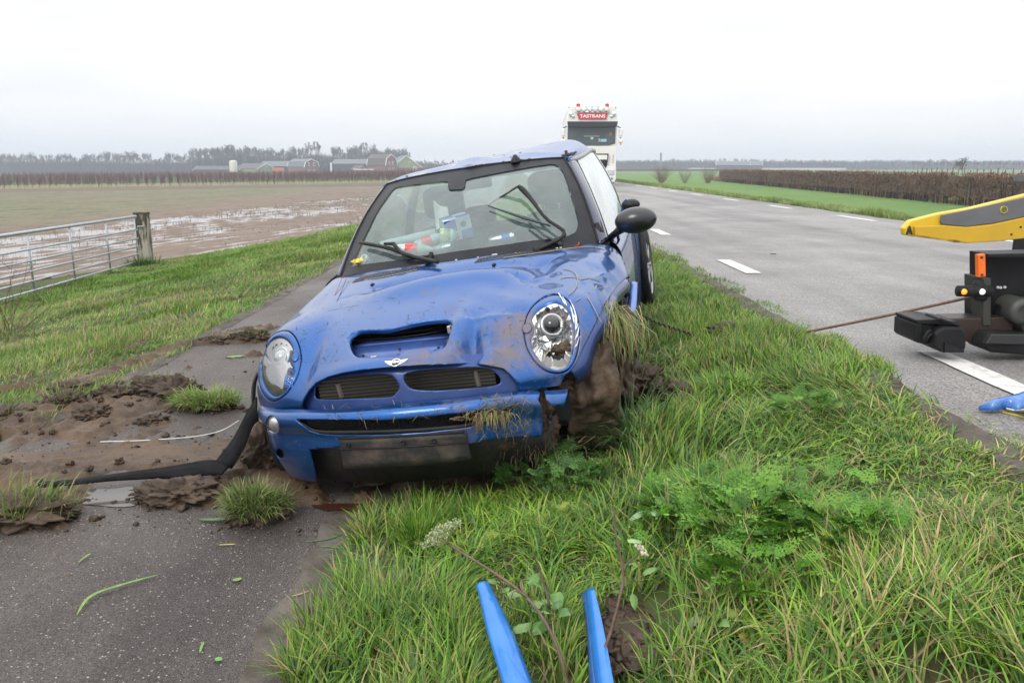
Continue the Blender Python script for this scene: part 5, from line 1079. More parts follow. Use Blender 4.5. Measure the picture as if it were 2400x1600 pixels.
grid(mx_, my_, mudz, 'mud_layer', M_mudlayer, kind='stuff', label='brown mud dragged in tracks over cycle path and verge', cat='mud')
# shallow puddle among the mud
def pud(cx, cy, rx, ry, z, seed, name='puddle', label=''):
    n = 40; V = [(cx, cy, z)]
    for k in range(n):
        t = 2 * math.pi * k / n; r = 1 + .35 * mnoise.noise(Vector((math.cos(t) * 1.5, math.sin(t) * 1.5, seed))); V.append((cx + rx * r * math.cos(t), cy + ry * r * math.sin(t), z))
    return mobj(name, V, [(0, 1 + k, 1 + (k + 1) % n) for k in range(n)], mat('water', (.10, .085, .075), rough=.07, spec=.45), kind='structure')
pud(-1.74, 3.30, .20, .10, -.4885, 3)
mobj('red_fluid', [(-.88 + .12 * math.cos(t) * (1 + .3 * math.sin(3 * t)), 3.17 + .05 * math.sin(t) * (1 + .3 * math.cos(2 * t)), -.4885 + .0 * t) for t in np.linspace(0, 6.283, 30)[:-1]], [tuple(range(29))], mat('red_fluid', (.055, .016, .010), rough=.35), None, label='small red fluid stain on the path under the plate holder', cat='stain').location = (.16, 0, .004)
# ---- mud clumps and torn sods
def clump(c, r, seed, label, grass=0, gh=(.05, .12), groups=None, gcols=None, sub=5, name='mud_clump', cat='mud clump', rough=.5, freq=2.2, lean=(.2, 1.4)):
    z = c[2] if len(c) > 2 else (-.49 if -2.64 < c[0] < -.55 else float(gz(c[0], c[1])))
    o = empty(name, (c[0], c[1], z), label=label, cat=cat, group=groups)
    V, F = blob((0, 0, r[2] * .45), r, seed, sub, rough, freq=freq); fast_mesh('soil', V, F, M_mud, o, smooth=True)
    V2 = []; F2 = []; b = 0
    for k in range(26):
        a = random.uniform(0, 6.28); rr = random.uniform(.7, 1.5); q = random.uniform(.004, .022) * min(1, r[0] * 6)
        v, f = blob((math.cos(a) * rr * r[0], math.sin(a) * rr * r[1], q * .3), (q, q, q * .8), k + seed, 2, .8); V2.append(v); F2.append(f + b); b += len(v)
    fast_mesh('crumbs', np.concatenate(V2), np.concatenate(F2), M_mud, o, smooth=True, kind='stuff')
    if grass:
        idx = np.nonzero(V[:, 2] > r[2] * .55)[0]; idx = rng.choice(idx, grass); roots = V[idx] - np.array([0, 0, .006]); cols = np.array(gcols or GREENS[:4] + [(.34, .30, .12)])
        col = cols[rng.integers(0, len(cols), grass)] * rng.uniform(.7, 1.3, (grass, 1)); az = np.arctan2(roots[:, 1], roots[:, 0]) + rng.normal(0, .7, grass)
        Vg, Fg, Cg = grass_blades(roots, rng.uniform(*gh, grass), az, rng.uniform(*lean, grass), rng.uniform(.003, .006, grass), col)
        fast_mesh('grass', Vg, Fg, M_blade, o, col=Cg, kind='stuff')
    return o
clump((-1.47, 3.27), (.17, .10, .055), 31, 'big mud clump lying against the bent black trim')
clump((-2.08, 3.06), (.26, .12, .06), 32, 'long mud sod with grass on top at the left edge of the path', 320, (.06, .15))
clump((-1.06, 3.07), (.10, .08, .06), 33, 'upright sod covered in long grass in front of the bumper corner', 1300, (.04, .12), name='grass_sod', cat='sod', lean=(.3, 1.9), gcols=[(.09, .16, .03), (.13, .22, .04), (.17, .24, .06), (.28, .25, .10), (.10, .12, .04)])
clump((-1.20, 3.68), (.11, .10, .12), 34, 'dark mud clump tucked under the left bumper corner', 40, (.04, .08))
clump((-2.28, 4.97), (.17, .10, .07), 35, 'mud clump with a little grass beside the verge edge', 60, (.05, .1))
clump((-2.10, 4.85), (.14, .10, .08), 55, 'bare mud clump in the middle of the far row')
clump((-1.84, 4.62), (.17, .10, .04), 36, 'flat turf with bright green grass right of the far mud row', 900, (.06, .14), lean=(.6, 1.9), gcols=[(.15, .27, .03), (.2, .33, .05), (.12, .22, .03), (.30, .30, .10)])
clump((-2.20, 6.55), (.13, .08, .06), 37, 'small shaggy sod nearest the car on the upper track', 120, (.03, .08), lean=(.5, 2))
clump((-2.46, 6.46), (.13, .07, .035), 38, 'low mud clump left of the shaggy sod on the upper track', 30, (.03, .07))
clump((-2.98, 5.22), (.13, .09, .04), 39, 'bare mud scrape in the grass of the left verge')
for k_, (x_, y_, r_, g_) in enumerate(((-3.25, 4.25, .12, 60), (-3.0, 4.5, .15, 20), (-2.75, 4.72, .13, 90), (-2.52, 4.85, .12, 10), (-2.9, 4.1, .10, 70), (-2.45, 4.45, .10, 0), (-2.05, 4.35, .09, 0), (-3.3, 3.8, .13, 80), (-2.9, 3.55, .10, 30))):
    clump((x_, y_), (r_ * random.uniform(.8, 1.1), r_ * .65, r_ * random.uniform(.28, .5)), 70 + k_, ('mud clod by the verge, ' + ('tufted with grass' if g_ > 50 else 'nearly bare') + ',') + (' far left of the row', ' second from left in the row', ' behind the flat mud', ' nearest the grassy turf', ' just above the flat mud', ' in the middle of the mud', ' alone on the path', ' at the left picture edge', ' left end of the track')[k_], g_, (.05, .11), groups='mud clods strewn over path and verge')
clump((.64, 3.93), (.12, .14, .10), 40, 'dark mud heap beside the muddy front wheel', 30, (.05, .1))
clump((.80, 3.66), (.10, .09, .06), 41, 'smaller mud heap in the grass right of the front wheel', 30, (.06, .12))
clump((.33, 1.90), (.10, .14, .014), 42, 'patch of bare crumbly soil beside the right blue strip')
clump((1.30, 4.66), (.12, .08, .04), 43, 'bare soil tuft in the verge near the winch cable', 20, (.05, .1))
clump((-.55, 3.75), (.24, .35, .07), 44, 'mud ridge on the path edge under the engine', 60, (.05, .1))
n = 900; cx_ = rng.uniform(-3.2, -.3, n); cy_ = rng.uniform(2.95, 5.2, n); k_ = mud_mask(cx_, cy_) + rng.normal(0, .18, n) > .32; cx_, cy_ = cx_[k_], cy_[k_]
Vs, Fs, b = [], [], 0
for i, (x, y) in enumerate(zip(cx_, cy_)):
    r = .003 + .020 * random.random() ** 4.0; z = float(mudz(np.array([x]), np.array([y]))[0]); z = max(z, -.492 if -2.64 < x < -.55 else z); v, f = blob((x, y, z + r * .3), (r, r * .9, r * .8), i, 3 if r > .012 else 1, .75); Vs.append(v); Fs.append(f + b); b += len(v)
for i in range(420):   # crumbs strewn on the clean asphalt
    x = random.uniform(-2.55, -.65); y = random.choice([random.uniform(4.4, 7), random.gauss(6.7, .12), random.uniform(2.9, 3.3)]); r = .003 + .012 * random.random() ** 4; v, f = blob((x, y, -.492 + r * .3), (r, r, r * .8), i, 1, .4); Vs.append(v); Fs.append(f + b); b += len(v)
fast_mesh('mud_crumbs', np.concatenate(Vs), np.concatenate(Fs), M_mud, smooth=True, kind='stuff', label='crumbs of mud scattered over the cycle path', cat='mud')
wire('string', [at(235, 1035, Z=-.478), at(350, 1031, Z=-.478), at(460, 1022, Z=-.475), at(520, 1008, Z=-.46), at(560, 985, Z=-.38)], .0028, mat('white_cord', (.6, .6, .58), rough=.5), 'thin white cord lying over the mud to the black trim', 'cord')
# loose blades and leaves on the path
def flat_leaf(name, pts, w, col, label, cat='grass blade', z=.004, up=.0):
    P = catmull([at(x, y, Z=-.488 + z) for x, y in pts], 14); V = []
    for i, p in enumerate(P):
        d = P[min(i + 1, 13)] - P[max(i - 1, 0)]; s_ = np.array((-d[1], d[0], 0)); s_ /= np.linalg.norm(s_) + 1e-9; ww = w * math.sin(math.pi * (i + .4) / 13.8) ** .7; h = up * math.sin(math.pi * i / 13)
        V += [p + s_ * ww + (0, 0, h), p + (0, 0, h - w * .25), p - s_ * ww + (0, 0, h)]
    F = []
    for i in range(13): F += [(3 * i, 3 * i + 1, 3 * i + 4, 3 * i + 3), (3 * i + 1, 3 * i + 2, 3 * i + 5, 3 * i + 4)]
    return mobj(name, V, F, mat(f'leaf_{label[:12]}', col, rough=.5, var=.3, scale=30), None, True, label=label, cat=cat)
flat_leaf('fallen_grass', [(180,1440),(210,1405),(270,1380),(375,1345)], .007, (.14, .26, .04), 'long green grass blade curving over the bare asphalt', up=.012)
flat_leaf('fallen_grass', [(183,1318),(200,1305),(213,1296)], .004, (.16, .30, .05), 'short green blade above the long one on the asphalt', up=.003)
flat_leaf('fallen_grass', [(715,1268),(770,1262),(805,1248)], .004, (.07, .15, .05), 'dark green blade right of the upright sod')
flat_leaf('fallen_grass', [(750,1278),(800,1283),(842,1282)], .004, (.09, .20, .07), 'straight dark blade next to the right path edge')
flat_leaf('fallen_grass', [(512,1276),(530,1275),(552,1274)], .004, (.38, .34, .07), 'short yellowish blade in front of the sod')
flat_leaf('fallen_grass', [(468,1528),(472,1515),(477,1502)], .004, (.13, .26, .05), 'small green blade at the bottom of the asphalt')
flat_leaf('fallen_grass', [(684,1396),(705,1392),(730,1382)], .003, (.36, .26, .13), 'short tan straw near the right path edge', up=.003)
flat_leaf('fallen_leaf', [(545,1358),(555,1357),(566,1353)], .011, (.14, .24, .06), 'small pale green leaf lying alone on the asphalt', 'leaf')
flat_leaf('fallen_leaf', [(503,1543),(511,1543),(520,1545)], .010, (.10, .24, .05), 'small round green leaf low on the asphalt', 'leaf')
flat_leaf('fallen_leaf', [(466,1216),(500,1219),(540,1216),(572,1220)], .014, (.07, .14, .05), 'flat dark green leaf left of the grass sod', 'leaf', up=.006)
flat_leaf('fallen_leaf', [(530,836),(550,835),(572,834)], .03, (.15, .30, .05), 'green sprig lying on the far part of the path', 'leaf')

# ---- grass
def under_car(X, Y):
    p = (np.stack([X, Y, gz(X, Y)], -1) - CTn) @ CRn; return (np.abs(p[:, 0]) < .84) & (p[:, 1] > -1.80) & (p[:, 1] < 2.1)
BARE = [(.33, 1.90, .13), (.66, 3.9, .16), (.80, 3.66, .12), (1.30, 4.66, .10), (.52, 2.12, .04), (.30, 3.6, .12)]
TUFT_CUT = [(.72, 2.24, .10)]
def grassy(name, x0, x1, y0, y1, dens, h, w, lean, seg, greens, straw=.3, keep=lambda X, Y: np.ones_like(X, bool), flow=0.0, flowvar=3.5, hs=1.3, seed=0, label='', mix_s=1.1, curl=1.0, clumpy=.0):
    n = int((x1 - x0) * (y1 - y0) * dens); X = rng.uniform(x0, x1, n); Y = rng.uniform(y0, y1, n)
    k = keep(X, Y) & (np.abs(X / np.maximum(Y, .1)) < .80 + .8 / np.maximum(Y, .1)); X, Y = X[k], Y[k]
    if clumpy:
        q = fbm(X, Y, 7, seed + 40, 2); k = rng.uniform(0, 1, len(X)) < np.clip(.45 + (q - .5) * clumpy * 4, .08, 1); X, Y = X[k], Y[k]
    n = len(X); Z = gz(X, Y) - .008
    q = fbm(X, Y, hs, seed, 3); hh = h[0] + (h[1] - h[0]) * np.clip(q * 1.7 - .35, 0, 1) * rng.uniform(.5, 1.15, n); hh[under_car(X, Y)] *= .3
    hh *= np.where((X > .9) & (X < 2.2) & (x0 > -1), np.clip((1.95 - X) / .50, .5, 1), 1); bs = np.minimum(seg_d(X, Y, (-.08, 2.42), (.04, 1.6)), seg_d(X, Y, (.24, 2.35), (.24, 1.6))); hh *= np.clip((bs - .02) / .12, .25, 1)
    az = flow + (fbm(X, Y, 1.3, seed + 5, 3) - .5) * 2 * flowvar + rng.normal(0, .7, n); az = np.where(rng.uniform(0, 1, n) < .30, rng.uniform(0, 6.28, n), az); ln = lean[0] + (lean[1] - lean[0]) * np.clip(fbm(X, Y, 1.7, seed + 8, 2) * 1.6 - .3, 0, 1) + rng.normal(0, .2, n)
    G = np.array(greens); col = G[rng.integers(0, len(G), n)]; S = np.array([(.36, .30, .13), (.30, .22, .10), (.42, .36, .17), (.24, .22, .07)])[rng.integers(0, 4, n)]
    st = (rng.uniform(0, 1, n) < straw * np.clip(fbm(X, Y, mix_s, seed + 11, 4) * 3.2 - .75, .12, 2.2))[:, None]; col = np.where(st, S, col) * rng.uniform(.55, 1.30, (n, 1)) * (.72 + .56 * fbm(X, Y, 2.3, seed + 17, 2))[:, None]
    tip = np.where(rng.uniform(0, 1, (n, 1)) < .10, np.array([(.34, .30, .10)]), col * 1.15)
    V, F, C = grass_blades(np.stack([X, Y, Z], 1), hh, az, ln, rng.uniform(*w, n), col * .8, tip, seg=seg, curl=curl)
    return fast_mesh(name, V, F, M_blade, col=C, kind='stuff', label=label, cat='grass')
G_near = [(.085, .195, .013), (.12, .255, .016), (.165, .305, .020), (.06, .15, .022), (.21, .325, .028), (.085, .19, .035)]
def vk(X, Y):
    e1 = -.60 + (fbm(X * 0, Y, 5, 2) - .5) * .16; e2 = 1.79 + (fbm(X * 0, Y, 3, 9) - .5) * .22; k = (X > e1) & (X < e2)
    for (a, b, r) in BARE: k &= np.hypot(X - a, (Y - b) * .8) > r * (1.0 + .5 * (fbm(X, Y, 9, 4) - .5)) * 1.0
    k |= (X > e1) & (X < e2) & (rng.uniform(0, 1, len(X)) < .04); k &= ~((rng.uniform(0, 1, len(X)) < .8) & (np.min([np.hypot(X - a, Y - b) / r for a, b, r in TUFT_CUT], 0) < 1))
    return k & ~(under_car(X, Y) & (X < .15) & (rng.uniform(0, 1, len(X)) < .7))
lab = 'long lush lodged grass of the verge '
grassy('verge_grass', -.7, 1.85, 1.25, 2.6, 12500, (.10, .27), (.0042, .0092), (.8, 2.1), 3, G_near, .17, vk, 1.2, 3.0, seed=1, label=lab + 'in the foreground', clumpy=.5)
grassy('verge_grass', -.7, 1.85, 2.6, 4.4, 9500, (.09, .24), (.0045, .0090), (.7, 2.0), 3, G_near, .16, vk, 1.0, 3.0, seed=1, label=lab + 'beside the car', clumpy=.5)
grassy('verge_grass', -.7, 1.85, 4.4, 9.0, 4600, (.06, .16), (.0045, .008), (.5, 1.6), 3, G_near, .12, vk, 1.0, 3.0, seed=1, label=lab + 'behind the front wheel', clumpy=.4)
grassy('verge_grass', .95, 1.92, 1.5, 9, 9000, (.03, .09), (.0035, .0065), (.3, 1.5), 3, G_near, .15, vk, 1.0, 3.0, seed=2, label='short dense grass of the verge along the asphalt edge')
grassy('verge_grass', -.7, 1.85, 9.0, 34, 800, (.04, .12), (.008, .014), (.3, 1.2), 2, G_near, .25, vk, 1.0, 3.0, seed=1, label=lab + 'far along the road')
G_left = [(.105, .25, .014), (.145, .31, .020), (.085, .21, .014), (.185, .31, .03), (.07, .17, .022)]
def lk(X, Y):
    t = -(X + 8.8) * .948 + (Y - 19) * .317; e = -2.62 + (fbm(X * 0, Y, 3, 7) - .5) * .3
    k = (X < e) & ~((t > 0) & (X > -99) & (Y > 18)) & ~((X < -9.0) & (Y > 10))
    return k & ((mud_mask(X, Y) + (fbm(X, Y, 6, 3) - .5) * .8 < .5) | (rng.uniform(0, 1, len(X)) < .10))
lab = 'short bright grass on the bank left of the path, '
grassy('bank_grass', -7, -2.4, 3.0, 7.5, 4200, (.05, .15), (.004, .007), (.4, 1.5), 3, G_left, .34, lk, .6, 3, seed=3, label=lab + 'nearest part', clumpy=.3, mix_s=1.6)
grassy('bank_grass', -9.2, -2.4, 7.5, 13, 2000, (.05, .15), (.006, .010), (.4, 1.4), 2, G_left, .40, lk, .6, 3, seed=3, label=lab + 'before the gate', clumpy=.3, mix_s=1.2)
grassy('bank_grass', -9.4, -2.4, 13, 22, 1000, (.06, .15), (.009, .015), (.4, 1.3), 2, G_left, .22, lk, .6, 3, seed=3, label=lab + 'around the gate post')
grassy('bank_grass', -9.4, -2.4, 22, 42, 380, (.07, .17), (.014, .024), (.3, 1.2), 2, G_left, .15, lk, .6, 3, seed=3, label=lab + 'far part along the wet field')
G_far = [(.15, .26, .05), (.20, .32, .08), (.26, .34, .13), (.12, .22, .04)]
grassy('roadside_grass', 6.9, 8.6, 8, 26, 1300, (.10, .24), (.008, .014), (.3, 1.2), 2, G_far, .22, lambda X, Y: X > 6.95 + (fbm(X * 0, Y, 3, 6) - .5) * .2, 2.0, 2.5, seed=5, label='pale tufted grass along the far edge of the road')
grassy('roadside_grass', 6.9, 8.8, 26, 95, 300, (.12, .26), (.018, .034), (.3, 1.1), 1, G_far, .22, lambda X, Y: X > 6.95, 2.0, 2.5, seed=5, label='pale tufted grass along the far edge of the road, distant part')
def one_tuft(x, y, n, h, label, spread=.06, lean=(.3, 1.5), cols=G_near, w=(.004, .007)):
    r = np.abs(rng.normal(0, spread, n)); a = rng.uniform(0, 6.28, n); X = x + r * np.cos(a); Y = y + r * np.sin(a); C0 = np.array(cols)[rng.integers(0, len(cols), n)] * rng.uniform(.7, 1.3, (n, 1))
    V, F, C = grass_blades(np.stack([X, Y, gz(X, Y)], 1), rng.uniform(*h, n), a + rng.normal(0, .4, n), rng.uniform(*lean, n), rng.uniform(*w, n), C0)
    return fast_mesh('grass_tuft', V, F, M_blade, col=C, kind='stuff', label=label, cat='grass')
one_tuft(.52, 3.30, 260, (.18, .36), 'dark long-bladed tuft spreading in front of the muddy wheel', .07, (.6, 1.7), [(.06, .13, .04), (.08, .17, .06), (.11, .20, .06)], (.005, .009))
one_tuft(-8.45, 18.2, 500, (.15, .35), 'dark grass tuft at the foot of the gate post', .22, cols=[(.06, .13, .02), (.10, .18, .03)], w=(.010, .018))
one_tuft(-.35, 2.75, 200, (.12, .24), 'upright green tuft at the path edge below the bumper', .06, (.2, 1.2))

# ---- leafy plants
def parsley(name, spots, label, cols, parent=None):
    Vs, Fs, Cs, b = [], [], [], 0
    for (x, y, z, L, az, ln) in spots:
        d = Vector((math.cos(az), math.sin(az), 0)); p = Vector((x, y, z)); col = np.array(random.choice(cols)) * random.uniform(.75, 1.3); V = []; F = []
        def quad(a, dirv, ln_, w, nrm):
            s_ = dirv.cross(nrm).normalized() * w * 1.25; k = len(V); m1 = a + dirv * ln_ * .35; m2 = a + dirv * ln_ * .7; V.extend([a, m1 + s_, m1 - s_, m2 + s_ * .75, m2 - s_ * .75, a + dirv * ln_]); F.extend([(k, k + 1, k + 2), (k + 1, k + 3, k + 2), (k + 2, k + 3, k + 4), (k + 3, k + 5, k + 4)])
        steps = 8; cur = p.copy()
        for s_ in range(steps):
            t = s_ / (steps - 1); ang = ln * (.25 + .95 * t); dirv = (d * math.sin(ang) + Vector((0, 0, 1)) * math.cos(ang)).normalized(); nxt = cur + dirv * L / steps; nrm = dirv.cross(Vector((-d.y, d.x, 0))).normalized()
            quad(cur, (nxt - cur).normalized(), (nxt - cur).length, .0011, nrm)
            if t > .3:
                span = L * .42 * (1.15 - t)
                for sg in (-1, 1):
                    side = Vector((-d.y, d.x, 0)) * sg; br = (side * .85 + dirv * .55).normalized(); m_ = 4 if span > .035 else 3
                    for j in range(m_):
                        u = (j + .6) / m_; c = cur + br * span * u; ll = span * .42 * (1.15 - u * .6)
                        for s2 in (-1, 0, 1): dd = (br * (1 if s2 == 0 else .55) + br.cross(nrm) * s2 * .85 + nrm * random.uniform(-.3, .3)).normalized(); quad(c, dd, ll * (1.1 if s2 == 0 else .9), ll * .24, nrm)
            cur = nxt
        quad(cur, dirv, L * .12, L * .03, nrm)
        A = np.array([v[:] for v in V]); Vs.append(A); Fs.append(np.array(F) + b); b += len(A); Cs.append(np.repeat(col[None], len(A), 0) * (.8 + .4 * rng.uniform(0, 1, (len(A), 1))))
    return fast_mesh(name, np.concatenate(Vs), np.concatenate(Fs), M_blade, parent, col=np.concatenate(Cs), kind='stuff', label=label, cat='plant')
def spots(cx, cy, rx, ry, n, L, h=.02):
    o = []
    for _ in range(n):
        a = random.uniform(0, 6.28); r = math.sqrt(random.random()); x = cx + rx * r * math.cos(a); y = cy + ry * r * math.sin(a); o.append((x, y, float(gz(x, y)) + h * random.random() + .035 + .035 * (1 - r), random.uniform(*L), a + random.gauss(0, .9), random.uniform(.8, 1.6)))
    return o
PC = [(.075, .20, .014), (.10, .25, .020), (.06, .16, .014), (.14, .29, .03)]
parsley('cow_parsley', spots(.70, 2.22, .15, .17, 110, (.10, .18)) + spots(.58, 2.50, .16, .12, 60, (.08, .15)) + spots(.90, 2.05, .13, .12, 50, (.09, .15)) + spots(.64, 1.95, .12, .12, 45, (.08, .14)) + spots(.48, 2.25, .12, .2, 40, (.06, .11)) + spots(.95, 2.35, .15, .15, 20, (.06, .12)), 'large bright green cow parsley plant with ferny leaves in the foreground grass', PC)
parsley('cow_parsley', spots(.07, 3.16, .17, .15, 130, (.08, .16)) + spots(.23, 2.92, .10, .10, 50, (.08, .14)), 'dark green cow parsley growing right under the torn bumper', [(.055, .14, .025), (.08, .18, .03), (.045, .11, .02)])
parsley('cow_parsley', spots(-.03, 2.48, .08, .06, 10, (.05, .09)) + spots(.15, 2.6, .1, .06, 8, (.05, .08)), 'small yellowish parsley leaves in the grass above the left blue strip', [(.22, .27, .04), (.16, .24, .04)])
parsley('cow_parsley', spots(1.15, 3.05, .16, .12, 40, (.07, .12)) + spots(1.0, 3.5, .1, .1, 20, (.06, .1)), 'scattered parsley leaves in the verge near the asphalt edge', PC)
def broad_leaf(P, L, w, az, tilt, col, parent=None, name='leaf', cup=.25, **k):
    d = Vector((math.cos(az) * math.cos(tilt), math.sin(az) * math.cos(tilt), math.sin(tilt))); s_ = Vector((-math.sin(az), math.cos(az), 0)); nrm = d.cross(s_) * -1; V = []; F = []; n = 8
    for i in range(n + 1):
        t = i / n; ww = w * math.sin(math.pi * min(1, t * .93 + .06)) ** .6 * (1 - .35 * t) * (1 + .12 * math.sin(i * 2.6)); c = Vector(P) + d * L * t - Vector((0, 0, 1)) * L * .3 * t * t
        for j in (-1, -.5, 0, .5, 1): V.append(c + s_ * ww * j + nrm * (-cup * w * (1 - abs(j)) + random.uniform(-.04, .04) * w))
    for i in range(n):
        for j in range(4): a = i * 5 + j; F.append((a, a + 1, a + 6, a + 5))
    key = 'leafmat_%d_%d_%d' % tuple(int(c * 100) for c in col); m = mat(key, col, rough=.42, col2=tuple(c * 1.5 for c in col), scale=35)
    return mobj(name, V, F, m, parent, True, **k)
def herb(x, y, n, L, cols, label, hh=.02):
    z = float(gz(x, y)); o = empty('weed', (x, y, z), label=label, cat='plant')
    for k in range(n):
        a = k * 2.4 + random.uniform(-.4, .4); rr = random.uniform(.01, .07); px_, py_ = rr * math.cos(a), rr * math.sin(a); hz = random.uniform(hh, hh + .07); q = Vector((px_, py_, hz))
        MB().tube([(0, 0, 0), (px_ * .5, py_ * .5, hz * .8), q], .0014, 4).obj('stalk', mat('green_stalk', (.14, .20, .05), rough=.6), o)
        broad_leaf(q, random.uniform(*L), random.uniform(*L) * .42, a, random.uniform(-.7, .9), random.choice(cols), o, 'leaf', random.uniform(.2, .7))
    return o
HG = [(.05, .12, .025), (.07, .155, .03), (.10, .18, .05)]
herb(.10, 1.98, 9, (.04, .07), HG, 'broad-leaved weed between the two blue strips', .05)
herb(.02, 2.08, 6, (.03, .06), HG, 'weed with pale leaves beside the brown stem', .08)
herb(.20, 3.42, 8, (.05, .08), [(.06, .13, .04), (.08, .17, .05)], 'dark broad-leaved weed at the foot of the muddy wheel', .05)
herb(.14, 3.0, 5, (.04, .06), [(.08, .16, .04)], 'small dock leaves in front of the parsley under the bumper')
herb(.50, 1.82, 5, (.04, .06), HG, 'weed seedling on the bare soil')
herb(.46, 2.42, 5, (.04, .06), [(.13, .22, .10)], 'grey-green weed left of the big cow parsley', .06)
herb(.33, 2.05, 5, (.03, .05), HG, 'small weed under the pale seed head', .04)
p = at(1585, 1305, Z=-.22); broad_leaf(p, .055, .020, 1.1, .5, (.22, .045, .02), None, 'dead_leaf', .5, label='curled red-brown dead leaf left of the cow parsley', cat='leaf')
p = at(1700, 1430, Z=-.17); broad_leaf(p, .09, .036, -.5, .1, (.20, .26, .05), None, 'bramble_leaf', .3, label='large yellow-green leaf below the cow parsley', cat='leaf')
p = at(1735, 1480, Z=-.19); broad_leaf(p, .05, .02, -1.0, -.3, (.42, .22, .04), None, 'bramble_leaf', .3, label='orange-brown leaf tip beside the yellow-green leaf', cat='leaf')
p = at(1710, 790, Z=-.02); V, F = blob(at(1783, 775, Z=.0), (.022, .02, .012), 5, 2, .2); mobj('red_scrap', V, F, mat('pinkred', (.45, .05, .06), rough=.5), None, True, label='small red scrap in the grass by the road edge', cat='litter')
# dry umbellifer stems in front
M_stem = mat('dry_stem', (.085, .05, .035), rough=.6, col2=(.16, .10, .075), scale=25)
def stemplant(name, label, stems, umb):
    o = empty(name, stems[0][0][0], label=label, cat='plant'); base = np.array(stems[0][0][0])
    for pts, r0, r1 in stems:
        P = catmull([np.array(q) for q in pts], 18); MB().tube(P - base, list(np.linspace(r0, r1, 18)), 7).obj('stem', M_stem, o, True)
    for (c, R0, up, n, col, rs) in umb:
        c = np.array(c); u = empty('umbel', c - base); u.parent = o; up = np.array(up, float); up /= np.linalg.norm(up); mbr = MB(); Vs, Fs, b = [], [], 0
        e1 = np.cross(up, (0, 1, .3)); e1 /= np.linalg.norm(e1); e2 = np.cross(up, e1)
        for k in range(n):
            a = k * 2.4; rr = math.sqrt((k + .5) / n); q = (e1 * math.cos(a) + e2 * math.sin(a)) * R0 * rr + up * R0 * (.75 - .35 * rr); mbr.tube([(0, 0, 0), q * .5 + up * R0 * .05, q], .0008, 3, False)
            for j in range(14):
                w_ = np.random.randn(3); w_ /= np.linalg.norm(w_); w_ = w_ + up * .6; qq = q + w_ * R0 * .17; mbr.tube([q, qq], .0005, 3, False); v, f = ico(1); Vs.append(v * rs * np.array((1, 1, 1.3)) * random.uniform(.7, 1.3) + qq); Fs.append(f + b); b += len(v)
        mbr.obj('rays', mat('ray_green', (.20, .22, .09), rough=.6), u, kind='stuff')
        fast_mesh('seeds', np.concatenate(Vs), np.concatenate(Fs), mat(f'seed_{int(col[0]*100)}', col, rough=.6, var=.35, scale=60), u, kind='stuff')
    return o
a0 = at(1340, 1640, Y=1.74); a1 = at(1300, 1500, Y=1.80); a2 = at(1235, 1400, Y=1.88); a3 = at(1140, 1330, Y=1.97); a4 = at(1048, 1274, Y=2.05)
stemplant('umbel_plant', 'dry brown stem bent left over the blue strip with a green seed umbel', [([a0, a1, a2, a3, a4], .0052, .0028), ([a2, at(1222, 1378, Y=1.90), at(1222, 1360, Y=1.92), at(1240, 1358, Y=1.93)], .004, .0015), ([a2, at(1205, 1385, Y=1.86), at(1195, 1420, Y=1.86), at(1190, 1450, Y=1.87)], .0018, .001)], [(a4, .062, (-.35, .1, .55), 22, (.30, .34, .18), .0022)])
b0_ = at(1372, 1640, Y=1.72); b1_ = at(1425, 1500, Y=1.76); b2_ = at(1452, 1400, Y=1.80); b3_ = at(1460, 1340, Y=1.83); b4_ = at(1442, 1240, Y=1.86); b5_ = at(1440, 1195, Y=1.87)
stemplant('umbel_plant', 'upright dark stem right of the right blue strip with a withered pale head', [([b0_, b1_, b2_, b3_, b4_, b5_], .0055, .0022), ([b3_, at(1468, 1322, Y=1.84), at(1495, 1298, Y=1.86)], .003, .002), ([b3_, at(1467, 1350, Y=1.83), at(1478, 1385, Y=1.82)], .0022, .001)], [(at(1497, 1296, Y=1.86), .020, (.35, 0, .35), 14, (.42, .37, .26), .0026)])
broad_leaf(at(1470, 1268, Y=1.87), .04, .016, .2, .1, (.16, .26, .10), None, 'pale_leaf', .3, label='pale green leaf at the withered seed head', cat='leaf')
stemplant('dead_stalk', 'short dark stalk standing between the two blue strips', [([at(1288, 1420, Y=2.0), at(1276, 1370, Y=2.02), at(1262, 1325, Y=2.03), at(1250, 1300, Y=2.02)], .0040, .002)], [])
stemplant('dead_stalk', 'thin dark bramble runner at the bottom edge right of the soil patch', [([at(1490, 1610, Y=1.62), at(1560, 1550, Y=1.68), at(1640, 1470, Y=1.78), at(1668, 1400, Y=1.88)], .0026, .0012)], [])
# ---- the two blue strips on the grass
def strip3(name, A, B, m, bulge, label, **k):
    return strip_between(name, A, B, m, bulge, (0, -.3, 1), parent=None, thick=.004, mid=7, label=label, cat='trim strip', **k)
M_blueflat = mat('bright_blue_paint', (.006, .15, .52), rough=.33, metal=.1, coat=.5, col2=(.02, .19, .56), scale=9, bump=.0015, bscale=25)
zb = -.30
A = catmull([at(1116, 1372, Z=-.27), at(1124, 1400, Z=-.27), at(1142, 1480, Z=-.27), at(1190, 1640, Z=-.27)], 20); B = catmull([at(1146, 1366, Z=-.27), at(1168, 1410, Z=-.27), at(1205, 1490, Z=-.27), at(1262, 1640, Z=-.27)], 20)
strip3('blue_trim', A, B, M_blueflat, .012, 'rounded blue trim strip lying leftmost in the foreground grass')
bt = empty('blue_trim', at(1400, 1480, Z=-.24), label='folded blue trim profile lying rightmost of the two strips in the grass', cat='trim strip'); bo = np.array(bt.location)
